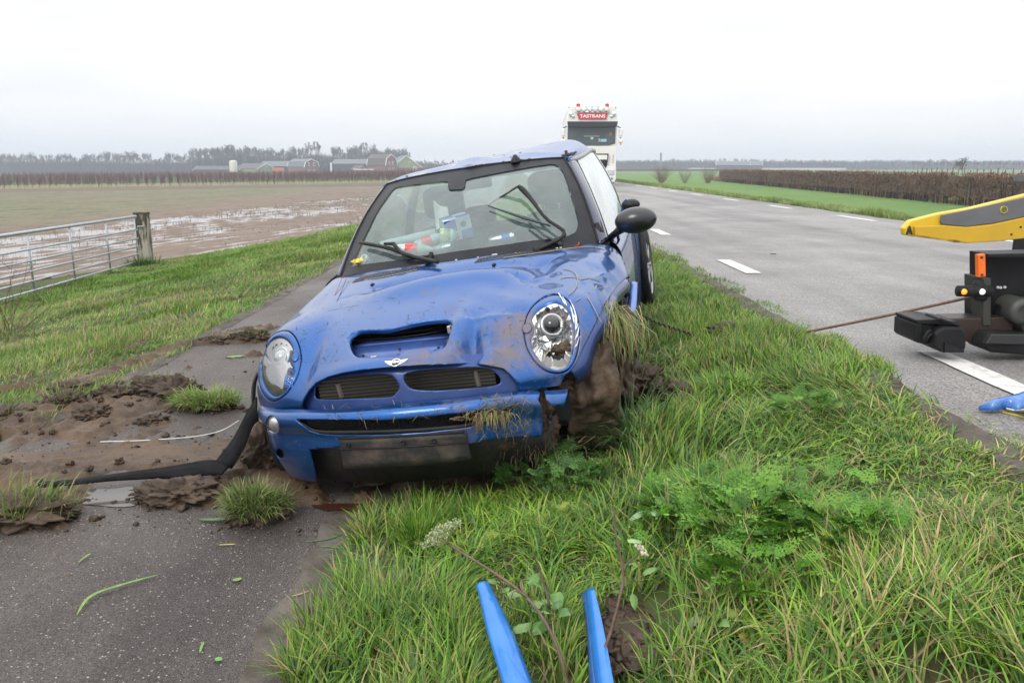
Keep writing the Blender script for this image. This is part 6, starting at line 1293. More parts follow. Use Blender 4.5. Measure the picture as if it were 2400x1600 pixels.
A = catmull([at(1372, 1385, Z=-.24), at(1378, 1450, Z=-.24), at(1388, 1540, Z=-.24), at(1402, 1640, Z=-.24)], 16) - bo; B = catmull([at(1392, 1376, Z=-.22), at(1408, 1440, Z=-.22), at(1426, 1530, Z=-.22), at(1446, 1640, Z=-.22)], 16) - bo
strip_between('upper_face', A, B, M_blueflat, .003, (0, 0, 1), parent=bt, thick=.003)
A2 = catmull([at(1362, 1396, Z=-.27), at(1374, 1460, Z=-.27), at(1380, 1560, Z=-.27), at(1384, 1640, Z=-.27)], 16) - bo
strip_between('lower_face', A2, A - np.array((0, 0, .003)), mat('deep_blue', (.008, .075, .33), rough=.35, coat=.5), .0, (0, 0, 1), parent=bt, thick=.003)
# ---- gate and post
M_galv = mat('galvanised_steel', (.34, .37, .40), rough=.45, metal=.5, col2=(.46, .49, .52), scale=18)
gA = np.array((-8.35, 12.2)); gB = np.array((-8.62, 18.55)); zt = lambda t: np.interp(t, [0, 1], [-.30, -.22]) - .0
gate = empty('field_gate', (gA[0], gA[1], -1.3), label='galvanised tubular farm gate at the edge of the wet field', cat='gate'); g0 = np.array((gA[0], gA[1], -1.3))
def gp(t, h): x, y = gA * (1 - t) + gB * t; return np.array((x, y, -1.27 + h)) - g0
for i, h in enumerate((1.10, .80, .60, .42, .25, .08)): MB().tube([gp(-.1, h), gp(.98, h)], .032 if i == 0 else .019, 8).obj('rail', M_galv, gate, True)
for t in (-.07, .06, .27, .50, .74, .965): a = gp(t, .05); MB().tube([gp(t, .0), gp(t, 1.10)], .030, 6, flat=.45).obj('upright', M_galv, gate, True)
post = empty('gate_post', (-8.72, 18.95, -1.32), label='weathered square gate post with moss on its dark side', cat='post')
MB().box(-.14, .14, -.12, .12, 0, 1.2).obj('post', mat('old_post', (.05, .045, .025), rough=.85, col2=(.33, .31, .25), scale=2.6, stretch=(2.2, 2.2, .5), lo=.44, hi=.52, detail=10, bump=.01, bscale=25), post, bevel=.02)
MB().box(-.15, .15, -.13, .13, 1.17, 1.22).obj('post_cap', mat('moss', (.05, .045, .02), rough=.9, col2=(.10, .10, .04), scale=20), post, bevel=.01)
MB().tube([(.10, -.14, .9), (.02, -.30, .9)], .02, 6).obj('hinge', M_galv, post)
# bare twiggy bush at the left edge
def twigs(name, base, n, L, r, m, label, cat='bush', spread=.5, kids=3, parent=None, group=None):
    mb = MB()
    for k in range(n):
        a = random.uniform(0, 6.28); tl = random.uniform(.1, spread); p = Vector((0, 0, 0)) + Vector((math.cos(a), math.sin(a), 0)) * random.uniform(0, L * .15); d = Vector((math.cos(a) * math.sin(tl), math.sin(a) * math.sin(tl), math.cos(tl))); pts = [p.copy()]
        for s_ in range(4): d = (d + Vector(np.random.randn(3)) * .15).normalized(); p = p + d * L / 4 * random.uniform(.7, 1.2); pts.append(p.copy())
        mb.tube(pts, [r, r * .8, r * .6, r * .4, r * .2], 3, False)
        for _ in range(kids):
            i = random.randint(1, 3); d2 = (pts[i + 1] - pts[i]).normalized() + Vector(np.random.randn(3)) * .6; mb.tube([pts[i], pts[i] + d2.normalized() * L * .3], [r * .5, r * .15], 3, False)
    o = mb.obj(name, m, parent, label=label, cat=cat, group=group); o.location = base; o['kind'] = 'stuff'; return o
M_twig = mat('twig_brown', (.16, .105, .075), rough=.8, var=.3, scale=4); M_twig2 = mat('twig_grey', (.14, .12, .11), rough=.85, var=.25, scale=.5)
twigs('bare_bush', (-5.75, 8.9, float(gz(-5.75, 8.9))), 16, .9, .006, M_twig, 'bare thorny twigs in front of the gate at the left edge of the picture', spread=.9)
# ---- wet stubble field
ud = np.array((.317, .948)); fx = np.arange(-62, -2.9, .16); fy = np.concatenate([np.arange(9.5, 45, .16), np.arange(45, 102, .32)])
X, Y = np.meshgrid(fx, fy); T = -(X + 8.8) * ud[1] + (Y - 19) * ud[0]; S = (X + 8.8) * ud[0] + (Y - 19) * ud[1]
head = 70 + (X + 45) * .80
WZ = -1.335
wet = .92 - 1.1 * np.clip((T - (7 + .28 * np.clip(S, -10, 90))) / 5, 0, 1)
wet = wet + (fbm(T, S * .16, .35, 51, 4) - .5) * 1.3
Z = WZ + .042 * np.sin(2 * math.pi * T / .75) + (fbm(X, Y, 1.6, 52, 4) - .5) * .11 + (fbm(T, S * .2, 1.1, 53, 3) - .5) * .07 + .052 - .071 * np.clip(wet, -.2, 1.2)
valid = (T > -.15 + .5 * (fbm(X, Y, .8, 60) - .5)) & (Y < head) & ((X < -8.9) | (Y > 18.6))
nx = len(fx); i = np.arange(X.size).reshape(X.shape); F = np.stack([i[:-1, :-1], i[:-1, 1:], i[1:, 1:], i[1:, :-1]], -1).reshape(-1, 4); F = F[valid.ravel()[F].all(1)]
used = np.unique(F); rm = np.zeros(X.size, int); rm[used] = np.arange(len(used)); V = np.stack([X, Y, Z], -1).reshape(-1, 3)[used]
M_field = mat('wet_field_soil', (.060, .075, .020), rough=.6, spec=.3, col2=(.145, .100, .068), scale=.35, lo=.44, hi=.60, detail=10, bump=.02, bscale=9)
rows_ = fbm(T * 1.35, S * .05, 1.0, 63, 3); gf = np.clip((T - (9 + .30 * np.clip(S, -10, 90))) / 6, 0, 1) * np.clip(.25 + (fbm(T * 1.2, S * .12, .5, 61, 3) - .4) * 2.6 + (rows_ - .5) * 1.2, 0, .85); gf = gf.ravel()[np.unique(F)][:, None]
bv = (.75 + .6 * fbm(X, Y, .9, 64, 4)).ravel()[np.unique(F)][:, None]; fcol = (np.array([(.135, .092, .064)]) * (1 - gf) + np.array([(.085, .105, .030)]) * gf) * bv
M_fieldc = attr_mat('field_soil', .55, 0, .3)
fast_mesh('stubble_field', V, rm[F], M_fieldc, col=fcol, smooth=True, kind='structure')
F2 = F[(Z.ravel()[F].min(1) < WZ + .012)]; used = np.unique(F2); rm = np.zeros(X.size, int); rm[used] = np.arange(len(used)); V = np.stack([X, Y, np.full_like(X, WZ)], -1).reshape(-1, 3)[used]
fast_mesh('field_water', V, rm[F2], mat('flood_water', (.16, .12, .095), rough=.06, spec=.8, bump=.002, bscale=14), kind='structure')
# stubble stalks in their rows and green regrowth
n = 90000; T_ = np.round(rng.uniform(0, 62, n) / .75) * .75 + rng.normal(0, .07, n) + .19; S_ = rng.uniform(-30, 95, n); Xs = -8.8 - T_ * ud[1] + S_ * ud[0]; Ys = 19 + T_ * ud[0] + S_ * ud[1]
k = (T_ > 0) & (Ys < 70 + (Xs + 45) * .8) & (Ys > 10) & (Xs > -62) & (Xs < -3) & (Xs / Ys > -.70) & ((Xs < -9) | (Ys > 18.8)) & (fbm(Xs, Ys, .5, 70) > .38); Xs, Ys, T_ = Xs[k], Ys[k], T_[k]; n = len(Xs)
gr = rng.uniform(0, 1, n) < np.clip((T_ - 6) / 16, .02, .75); col = np.where(gr[:, None], np.array([(.11, .20, .03)]), np.array([(.05, .035, .022), (.11, .08, .05)])[rng.integers(0, 2, n)]) * rng.uniform(.7, 1.3, (n, 1)); sc_ = np.clip(Ys / 22, .8, 3.2)
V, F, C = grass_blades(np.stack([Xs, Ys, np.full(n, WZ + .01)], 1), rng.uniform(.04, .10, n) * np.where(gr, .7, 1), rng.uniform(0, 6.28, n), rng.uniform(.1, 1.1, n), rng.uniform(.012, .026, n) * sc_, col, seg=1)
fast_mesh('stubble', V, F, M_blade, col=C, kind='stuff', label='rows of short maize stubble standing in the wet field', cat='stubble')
# headland: thin green line, ploughed strip, orchard beyond
def band(name, a, b, off0, off1, z, m, **k):
    a = np.array(a, float); b = np.array(b, float); V = []; n = 60
    for i in range(n + 1):
        t = i / n; c = a + (b - a) * t
        for j, o_ in enumerate((off0, off1)): oo = o_(t) if callable(o_) else o_; V.append((c[0], c[1] + oo, z + (.01 if j else 0)))
    return mobj(name, V, [(2 * i, 2 * i + 1, 2 * i + 3, 2 * i + 2) for i in range(n)], m, **k)
hA, hB = (-110, 18), (0, 106)
band('field_verge', hA, hB, -1.2, 2.6, -1.29, mat('thin_grass', (.10, .14, .035), rough=.9, col2=(.20, .22, .08), scale=2), kind='structure')
band('ploughed_strip', hA, hB, 2.3, lambda t: 14 + t * 15, -1.285, mat('ploughed_soil', (.085, .058, .042), rough=.85, col2=(.14, .10, .07), scale=1.2, detail=9, bump=.05, bscale=3), kind='structure')
band('field_verge', hA, hB, lambda t: 13.6 + t * 15, lambda t: 40 + t * 15, -1.28, mat('orchard_grass', (.13, .15, .05), rough=.9, col2=(.20, .19, .08), scale=2), kind='structure')
def orchard(name, label):
    P = []
    for row in range(34):
        s0 = 15.2 + row * (2.4 if row < 12 else 5.0)
        for k in range(170 if row < 12 else 110):
            t = (k + random.random() * .5) / (170 if row < 12 else 110); x = -110 + t * 125; y = 18 + t * 100 + s0 + t * 15
            if x / y < -.72: continue
            P.append((x, y, np.interp(x, [-60, -20], [1.5, 2.1]) * random.uniform(.82, 1.08)))
    P = np.array(P); n = len(P); roots = []; hs = []; az = []; ln = []; w = []; col = []
    for (rep, h0, l0, wd) in ((1, 1.0, .02, .05), (13, .62, .5, .03)):
        for r_ in range(rep):
            zz = -1.3 - np.clip((P[:, 1] - 150) / 400, 0, 1) * 1 + (0 if rep == 1 else P[:, 2] * rng.uniform(.15, .55, n)); roots.append(np.stack([P[:, 0] + rng.normal(0, .06, n), P[:, 1] + rng.normal(0, .1, n), zz], 1)); hs.append(P[:, 2] * h0 * rng.uniform(.75, 1.0, n)); az.append(rng.uniform(0, 6.28, n)); ln.append(rng.uniform(0, l0, n)); w.append(np.full(n, wd) * rng.uniform(.6, 1.3, n)); c = np.array([(.13, .080, .085), (.17, .11, .11), (.22, .16, .155)])[rng.choice(3, n, p=[.45, .4, .15])]; col.append(c if rep > 1 else c * 1.1)
    V, F, C = grass_blades(np.concatenate(roots), np.concatenate(hs), np.concatenate(az), np.concatenate(ln), np.concatenate(w), np.concatenate(col), seg=1)
    return fast_mesh(name, V, F, M_bark, col=C, kind='stuff', label=label, cat='orchard')
M_bark = attr_mat('bark_attr', .9, 0, .1)
orchard('young_orchard', 'low purple-brown rows of young bare fruit trees behind the ploughed strip')
# ---- bare trees
def tree_mesh(seed, H, spread=.55, depth=6, lean=0, width=.30, tw=.04, up=.25):
    rd = random.Random(seed); S = []
    def rec(p, d, L, r, k):
        n = 2 if k > 1 else 1
        for _ in range(n):
            q = p + d * L / n; S.append((p, q, r, r * .85)); p = q; d = (d + Vector((rd.gauss(0, .10), rd.gauss(0, .10), up * .2))).normalized()
        if k == 0: return
        for _ in range(3 if k > 2 else 4):
            a = rd.uniform(0, 6.28); s_ = rd.uniform(.5, 1) * spread * (1 if k < depth else .7); o = d.orthogonal().normalized(); o2 = d.cross(o); nd = (d * math.cos(s_) + (o * math.cos(a) + o2 * math.sin(a)) * math.sin(s_) + Vector((0, 0, up * .3))).normalized(); rec(p, nd, L * rd.uniform(.62, .85), max(r * .6, tw), k - 1)
    rec(Vector((0, 0, 0)), Vector((0, 0, 1)), H * .19, width, depth)
    V = []; F = []
    for p, q, r0, r1 in S:
        d = (q - p); o = d.orthogonal().normalized(); o2 = d.cross(o).normalized(); b = len(V)
        for c, r in ((p, r0), (q, r1)):
            for k in range(3): t = k * 2.094; V.append(c + (o * math.cos(t) + o2 * math.sin(t)) * r)
        F += [(b, b + 1, b + 4, b + 3), (b + 1, b + 2, b + 5, b + 4), (b + 2, b, b + 3, b + 5)]
    V = np.array([v[:] for v in V]); V[:, 2] *= H / V[:, 2].max(); V[:, :2] *= H / 14; return V, np.array(F), len(S)
TM = [tree_mesh(s_, 1.0 * 14, sp, 5, 0, .22, .035, u_) for s_, sp, u_ in ((1, .50, .35), (2, .62, .2), (3, .36, .6), (4, .55, .3))]
TB = [tree_mesh(s_ + 9, 1.0 * 14, sp, 6, 0, .24, .022, u_) for s_, sp, u_ in ((1, .46, .35), (2, .58, .2), (3, .36, .6), (4, .50, .3))]
M_treebark = mat('bare_wood', (.075, .062, .056), rough=.9, var=.25, scale=.3)
TMesh = []
for v, f, _ in TB:
    me = bpy.data.meshes.new('tree_crown'); me.from_pydata([tuple(map(float, p)) for p in v], [], [tuple(map(int, q)) for q in f]); me.materials.append(M_treebark); TMesh.append(me)
def tree(px, D, H, kind, label, wx=1.0, name='bare_tree', cat='tree', group=None):
    x = (px - 1200) / FPX * D / 1.0; z = float(gz(x, D)); o = empty(name, (x, D, z - .1), (0, 0, random.uniform(0, 6.28)), label=label, cat=cat, group=group); o.scale = (H / 14 * wx, H / 14 * wx, H / 14)
    t = MB().tube([(0, 0, 0), (0, 0, 3.5)], [.34, .26], 8).obj('trunk', M_treebark, o); c = bpy.data.objects.new('crown', TMesh[kind]); COL.objects.link(c); c.parent = o; return o
for (px, D, H, k, lab, wx) in (
    (322, 500, 14, 1, 'bare spreading tree rising over the wood, broadest at the left', 1.3), (555, 450, 15.5, 0, 'rounded bare tree standing tallest behind the long low barn', 1.0), (735, 450, 16.5, 3, 'left one of the two bare trees behind the brick farmhouse', .9), (755, 448, 17, 0, 'right one of the two bare trees behind the brick farmhouse', .8), (792, 450, 14, 2, 'slim bare tree between the two farmhouses', .7),
    (838, 455, 15, 3, 'bare tree above the open barn', .9), (862, 455, 16.5, 0, 'tallest bare tree left of the steep-roofed farmhouse', .9), (884, 455, 16, 1, 'bare tree directly behind the steep-roofed farmhouse chimney', .8), (962, 460, 11, 0, 'low round bare tree beyond the green gabled shed', 1.0),
    (2235, 150, 4.3, 1, 'lone dark-crowned tree standing above the hedge at the right', 1.5), (163, 500, 12, 2, 'narrow bare tree in the gap of the left wood', .8), (228, 500, 12.5, 3, 'bare tree right of the gap in the left wood', 1.0), (645, 455, 14, 3, 'bare tree above the dark barn roof', 1.0), (30, 500, 11, 0, 'bare tree at the far left end of the wood', 1.1), (690, 455, 12, 1, 'broad low bare tree left of the brick farmhouse', 1.2)):
    tree(px, D, H, k, lab, wx)
for k in range(6):
    tree(903 + k * 7.5, 470, 13.5 - abs(k - 2) * .9, 2, 'slender poplar in the close row behind the steep-roofed farmhouse', .28, 'poplar', 'poplar', 'row of slender poplars behind the farm')
def wood(name, rows, label, cat='wood', under=True, mat_=None):
    Vs, Fs, b = [], [], 0
    for (px0, px1, D, H0, H1, step, dj) in rows:
        px = px0
        while px < px1:
            Dd = D + random.uniform(0, dj); x = (px - 1200) / FPX * Dd; H = random.uniform(H0, H1); v, f, _ = TM[random.randrange(4)]; a = random.uniform(0, 6.28); s_ = H / 14; c, s0 = math.cos(a), math.sin(a); w_ = random.uniform(.8, 1.3) * s_
            P = np.stack([(v[:, 0] * c - v[:, 1] * s0) * w_ + x, (v[:, 0] * s0 + v[:, 1] * c) * w_ + Dd, v[:, 2] * s_ + float(gz(x, Dd)) - .1], 1); Vs.append(P); Fs.append(f + b); b += len(P); px += step * random.uniform(.6, 1.4)
    return fast_mesh(name, np.concatenate(Vs), np.concatenate(Fs), mat_ or M_treebark, kind='stuff', label=label, cat=cat)
wood('bare_wood', [(-60, 480, 500, 9, 14.5, 6, 60), (470, 720, 480, 11, 16, 5, 40), (520, 600, 470, 14, 17, 9, 20), (800, 960, 480, 11, 16, 6, 40), (960, 1200, 560, 5.5, 8.5, 7, 80), (700, 800, 520, 7, 9, 7, 40)], 'far bare wood running along the left horizon')
wood('bare_wood', [(1440, 1700, 900, 8, 12, 8, 100), (1560, 1900, 800, 9, 12, 8, 100), (1880, 2480, 620, 6, 9.5, 8, 120), (2120, 2480, 420, 4.5, 6.5, 10, 60)], 'low far wood along the right horizon')
# brushy undergrowth of the woods: thousands of small twigs
def thicket(name, x0, x1, D, dd, H, n, col, label, w=.35, cat='thicket', pxx=True):
    px = rng.uniform(x0, x1, n); Y = D + rng.uniform(0, dd, n); X = (px - 1200) / FPX * Y if pxx else px; hh = H * (.7 + .5 * fbm(X, Y * 0, .06, 5, 3)) ; z = gz(X, Y) + rng.uniform(0, .65, n) * hh
    C0 = np.array(col)[rng.integers(0, len(col), n)] * rng.uniform(.7, 1.3, (n, 1)); V, F, C = grass_blades(np.stack([X, Y, z], 1), hh * rng.uniform(.2, .45, n), rng.uniform(0, 6.28, n), rng.uniform(.0, 1.0, n), np.full(n, w) * rng.uniform(.5, 1.5, n), C0, seg=1)
    return fast_mesh(name, V, F, M_bark, col=C, kind='stuff', label=label, cat=cat)
TW = [(.05, .052, .055), (.075, .07, .068), (.045, .05, .05), (.09, .08, .075)]
thicket('thicket', -80, 960, 490, 70, 9.0, 52000, TW, 'dense brush at the foot of the left wood', .35)
thicket('thicket', 470, 960, 476, 20, 12.0, 20000, TW, 'tall brush between the trees behind the farm', .35)
thicket('thicket', 950, 1200, 560, 70, 6.5, 9000, TW, 'low brush beyond the green gabled shed', .35)
thicket('thicket', 1430, 2500, 620, 160, 8.5, 40000, TW, 'dense brush at the foot of the far right wood', .6)
thicket('thicket', 1130, 1480, 800, 100, 9, 9000, TW, 'distant brush line beyond the lorry', .7)
# ---- farm buildings
M_brick = mat('farm_brick', (.20, .085, .065), rough=.85, var=.2, scale=3); M_tile = mat('roof_tile', (.085, .070, .066), rough=.8, var=.2, scale=2); M_slate = mat('grey_roof', (.13, .14, .15), rough=.8, var=.12, scale=1); M_green = mat('green_cladding', (.22, .28, .13), rough=.7); M_wtrim = mat('white_trim', (.75, .75, .72), rough=.6); M_dk = mat('dark_boards', (.03, .03, .032), rough=.8); M_pane = mat('window_pane', (.08, .10, .12), rough=.15)
def house(name, px, D, L, W, hw, hr, rot, wall, roof, label, gable=None, gambrel=False, wins=(), skyl=(), chim=None, cat='house', front_trim=True):
    x = (px - 1200) / FPX * D; z = float(gz(x, D)); o = empty(name, (x, D, z), (0, 0, R_(rot)), label=label, cat=cat)
    prof_ = [(-W / 2, hw), (-W * .40, hw + (hr - hw) * .62), (0, hr), (W * .40, hw + (hr - hw) * .62), (W / 2, hw)] if gambrel else [(-W / 2, hw), (0, hr), (W / 2, hw)]
    MB().box(-L / 2, L / 2, -W / 2, W / 2, 0, hw).obj('wall', wall, o)
    for s_ in (-1, 1):
        e_ = s_ * L / 2; MB().prism([(-W / 2, hw + .003)] + prof_[1:-1] + [(W / 2, hw + .003)], e_ - .15 * (s_ > 0), e_ + .15 * (s_ < 0), 'x').obj('gable', gable or wall, o)
        if front_trim:
            for a, b_ in zip(prof_[:-1], prof_[1:]): MB().tube([(e_ + s_ * .3, a[0] * 1.05, a[1]), (e_ + s_ * .3, b_[0] * 1.05, b_[1] + .05)], .22, 4).obj('verge_board', M_wtrim, o)
    for a, b_ in zip(prof_[:-1], prof_[1:]):
        n_ = Vector((0, -(b_[1] - a[1]), b_[0] - a[0])).normalized() * .18; k = 1.04
        V = [(-L / 2 - .3, a[0] * k, a[1] + .02), (L / 2 + .3, a[0] * k, a[1] + .02), (L / 2 + .3, b_[0] * k, b_[1] + .02), (-L / 2 - .3, b_[0] * k, b_[1] + .02)]; V += [tuple(Vector(q) + n_) for q in V]
        mobj('roof', V, [(3, 2, 1, 0), (4, 5, 6, 7), (0, 1, 5, 4), (1, 2, 6, 5), (2, 3, 7, 6), (3, 0, 4, 7)], roof, o)
    for (y_, z0, ww, hh) in wins:   # windows of the gable end facing the camera
        f = MB().box(L / 2 + .02, L / 2 + .14, y_ - ww / 2, y_ + ww / 2, z0, z0 + hh).obj('window', M_wtrim, o); MB().box(L / 2 + .12, L / 2 + .18, y_ - ww * .3, y_ + ww * .3, z0 + hh * .12, z0 + hh * .88).obj('pane', M_pane, f)
    for (x_, t_) in skyl:
        y_ = -W / 2 * (1 - t_); zz = hw + (hr - hw) * t_; MB().box(x_ - .6, x_ + .6, y_ - .5, y_ + .1, zz, zz + .7).obj('roof_light', mat('rooflight', (.7, .75, .8), rough=.2), o)
    if chim: MB().box(chim - .5, chim + .5, -.4, .4, hr - .5, hr + 1.1).obj('chimney', M_brick, o)
    return o
house('barn', 533, 420, 26, 9, 1.6, 3.4, -14, M_dk, M_tile, 'long low dark barn with a pale verge board leftmost in the farm', cat='barn')
o = empty('silo', ((562 - 1200) / FPX * 412, 412, -1.5), label='cream round silo standing between the two low barns', cat='silo'); MB().lathe([(1.9, 0), (1.9, 5.0), (1.3, 5.7), (.0001, 5.9)], n=20).obj('silo_body', mat('cream', (.55, .53, .42), rough=.6), o, True)
house('barn', 612, 415, 18, 10.5, 2.0, 4.6, -38, M_green, M_tile, 'barn with a pale green gable next to the cream silo', cat='barn', wins=((0, 3.1, .7, .7),))
house('shed', 662, 425, 15, 8, 3.2, 5.8, -12, M_dk, M_slate, 'dark open shed with a grey roof left of the brick farmhouse', cat='shed', front_trim=False)
MB().box(-3, 3, -.3, .3, 0, 2.2).obj('orange_door', mat('orange_panel', (.55, .13, .05), rough=.6), None, label='orange panels under the dark shed roof', cat='panel').location = ((664 - 1200) / FPX * 412, 412, -1.5)
house('farmhouse', 722, 405, 13.5, 8.5, 2.8, 6.6, -40, M_brick, M_slate, 'brick farmhouse with a white-edged gambrel gable in the middle of the farm', gambrel=True, wins=((-1.5, 3.2, 1.0, 1.9), (1.5, 3.2, 1.0, 1.9), (-1.7, .4, 1.1, 1.2), (1.7, .4, 1.1, 1.2)), skyl=((1, .55),), chim=3)
house('barn', 838, 430, 20, 11, 4.2, 6.6, -8, M_dk, M_slate, 'wide open barn with a blue-grey roof right of the farm drive', cat='barn', front_trim=False)
house('shed', 852, 405, 7, 6, 1.3, 3.4, -45, M_brick, M_tile, 'small brick outhouse in front of the open barn', cat='shed', front_trim=False, wins=((0, 1.2, .8, 1.6),))
MB().box(-5, 5, -.2, .2, 1.0, 1.5).obj('white_fence', M_wtrim, None, label='low white fence in front of the brick outhouse', cat='fence').location = ((860 - 1200) / FPX * 398, 398, -1.4)
house('farmhouse', 903, 400, 12, 8, 3.4, 8.6, -35, M_brick, M_tile, 'steep-roofed brick farmhouse with chimney and white-edged gable, rightmost', gambrel=True, wins=((-1.2, 3.7, 1.0, 1.6), (1.2, 3.7, 1.0, 1.6), (-1.4, .8, 1.2, 1.4), (1.4, .8, 1.2, 1.4)), skyl=((-2, .3),), chim=.5)
house('shed', 952, 410, 16, 15, 2.2, 8.0, -72, M_brick, M_slate, 'large shed with a bright green gable at the right end of the farm', gable=M_green, wins=((1.5, 4.6, .9, .9), (4, .3, 1.6, 2.4)), cat='shed')
MB().lathe([(.5, 0), (.4, 4.6), (.0001, 4.6)], n=8).obj('white_pole', M_wtrim, None, label='white pole standing between the two farmhouses', cat='pole').location = ((786 - 1200) / FPX * 400, 400, -1.5)
V, F = blob((0, 0, 2), (1.8, 1.8, 3.0), 3, 3, .3); o = mobj('conifer', V, F, mat('conifer_green', (.02, .04, .025), rough=.9), None, True, label='small dark conifer right of the gambrel farmhouse', cat='tree'); o.location = ((774 - 1200) / FPX * 402, 402, -1.5)
for (px, D, L, lab) in ((1705, 560, 22, 'dark distant barn with a pale stripe beyond the meadow'), (1752, 560, 11, 'small distant farm building with white ends')): house('barn', px, D, L, 9, 3.5, 6, -10, M_dk, M_slate, lab, cat='barn')
MB().lathe([(.9, 0), (.7, 13), (.0001, 13)], n=10).obj('chimney_stack', M_slate, None, label='thin distant factory chimney on the right horizon', cat='chimney').location = ((1540 - 1200) / FPX * 620, 620, -1.4)
MB().box(-55, 55, -2, 2, 0, 1.8).obj('greenhouse', mat('pale_glasshouse', (.45, .50, .52), rough=.4), None, label='long pale greenhouse low on the right horizon', cat='greenhouse').location = ((1800 - 1200) / FPX * 560, 575, -1.4)
MB().box(-70, 20, -1, 1, 0, 1.3).obj('far_hedge', mat('far_hedge', (.085, .05, .042), rough=.9), None, label='thin red-brown hedge line far across the meadow', cat='hedge').location = ((1680 - 1200) / FPX * 450, 450, -1.4)
# ---- clipped hedge on the right, with dead reeds at its foot
hP0, hP1 = np.array((33.5, 131.)), np.array((26.6, 42.)); hP2 = np.array((24.8, 17.)); hd = hP2 - hP0; hl = np.linalg.norm(hd); hu = hd / hl; hn_ = np.array((-hu[1], hu[0]))
hedge = empty('clipped_hedge', (float(hP0[0]), float(hP0[1]), -1.32), label='long clipped brown hedge beyond the meadow with bare stems showing', cat='hedge')
def hpt(s_, o_, z): p_ = hP0 + hu * s_[:, None] + hn_ * o_[:, None]; return np.stack([p_[:, 0] - hP0[0], p_[:, 1] - hP0[1], z], 1)
n = 52000; s_ = hl * rng.uniform(0, 1, n) ** .75; o_ = rng.uniform(-.38, .38, n); zz = .25 + 1.62 * rng.uniform(0, 1, n) ** .75; kp = fbm(s_, zz * 2, 1.1, 80, 3) > .34; s_, o_, zz = s_[kp], o_[kp], zz[kp]; n = len(s_)
c = np.array([(.17, .095, .065), (.21, .12, .085), (.10, .066, .048), (.28, .165, .115), (.10, .09, .04)])[rng.integers(0, 5, n)] * rng.uniform(.7, 1.3, (n, 1)); c = np.where((zz > 1.78)[:, None], np.array([(.24, .10, .08)]), c)
V, F, C = grass_blades(hpt(s_, o_, zz), rng.uniform(.10, .26, n), rng.uniform(0, 6.28, n), rng.uniform(0, 1.6, n), rng.uniform(.04, .09, n), c, seg=1); fast_mesh('foliage', V, F, M_bark, hedge, col=C, kind='stuff')
n = 700; s_ = hl * rng.uniform(0, 1, n) ** .8; V, F, C = grass_blades(hpt(s_, rng.uniform(-.2, .2, n), np.zeros(n)), rng.uniform(1.3, 1.9, n), rng.uniform(0, 6.28, n), rng.uniform(0, .12, n), rng.uniform(.07, .14, n), np.full((n, 3), .055), seg=2); fast_mesh('stems', V, F, M_bark, hedge, col=C, kind='stuff')
q0 = hpt(np.array([0., hl, hl, 0.]), np.array([-.16, -.16, .16, .16]), np.zeros(4)); V = [tuple(v + (0, 0, .5)) for v in q0] + [tuple(v + (0, 0, 1.72)) for v in q0]; mobj('hedge_core', V, [(3, 2, 1, 0), (4, 5, 6, 7), (0, 1, 5, 4), (1, 2, 6, 5), (2, 3, 7, 6), (3, 0, 4, 7)], mat('hedge_core', (.08, .050, .038), rough=.95, col2=(.15, .095, .07), scale=2.5, bump=.05, bscale=6), hedge)
n = 26000; s_ = hl * rng.uniform(-.10, 1.05, n); o_ = 1.5 + rng.normal(0, .7, n); P_ = hpt(s_, o_, np.zeros(n)) + np.array((hP0[0], hP0[1], -1.32)); hh = np.clip(fbm(s_, o_, .22, 90, 3) * 1.9 - .25, .12, 1.15) * (1 + .0 * s_); c = np.array([(.22, .12, .07), (.30, .18, .10), (.16, .10, .06), (.36, .27, .15)])[rng.integers(0, 4, n)] * rng.uniform(.7, 1.25, (n, 1))
V, F, C = grass_blades(P_, hh * rng.uniform(.5, 1.1, n), rng.uniform(0, 6.28, n), rng.uniform(0, .6, n), rng.uniform(.03, .06, n), c, seg=1); fast_mesh('dead_reeds', V, F, M_bark, col=C, kind='stuff', label='rust-brown dead reeds and scrub along the foot of the hedge', cat='reeds')
# row of orchard stakes behind the hedge
for k in range(44):
    D = 80 - k * 1.25; x = 27.5 + (D - 26) * .145 + 4.5
    if k == 0:
        st0 = MB().tube([(0, 0, 0), (0, 0, 2.16)], .05, 5).obj('stake', mat('stake_wood', (.20, .14, .12), rough=.8), None, label='dark orchard stake standing behind the clipped hedge', cat='stake', group='orchard stakes behind the hedge'); st = st0
    else: st = st0.copy(); COL.objects.link(st)
    st.location = (x, D, -1.34); st.scale = (1, 1, random.uniform(.94, 1.05))
for (px, D, n, L, lab) in ((1543, 120, 90, 2.6, 'bare reddish bush standing alone left of the hedge end'), (1598, 118, 40, 2.0, 'thin bare bush between the lone bush and the hedge'), (1650, 116, 70, 2.3, 'bare brown bush touching the left end of the hedge')):
    x = (px - 1200) / FPX * D; twigs('bare_bush', (x, D, float(gz(x, D))), n, L, .012, M_twig, lab, spread=.6, kids=6)

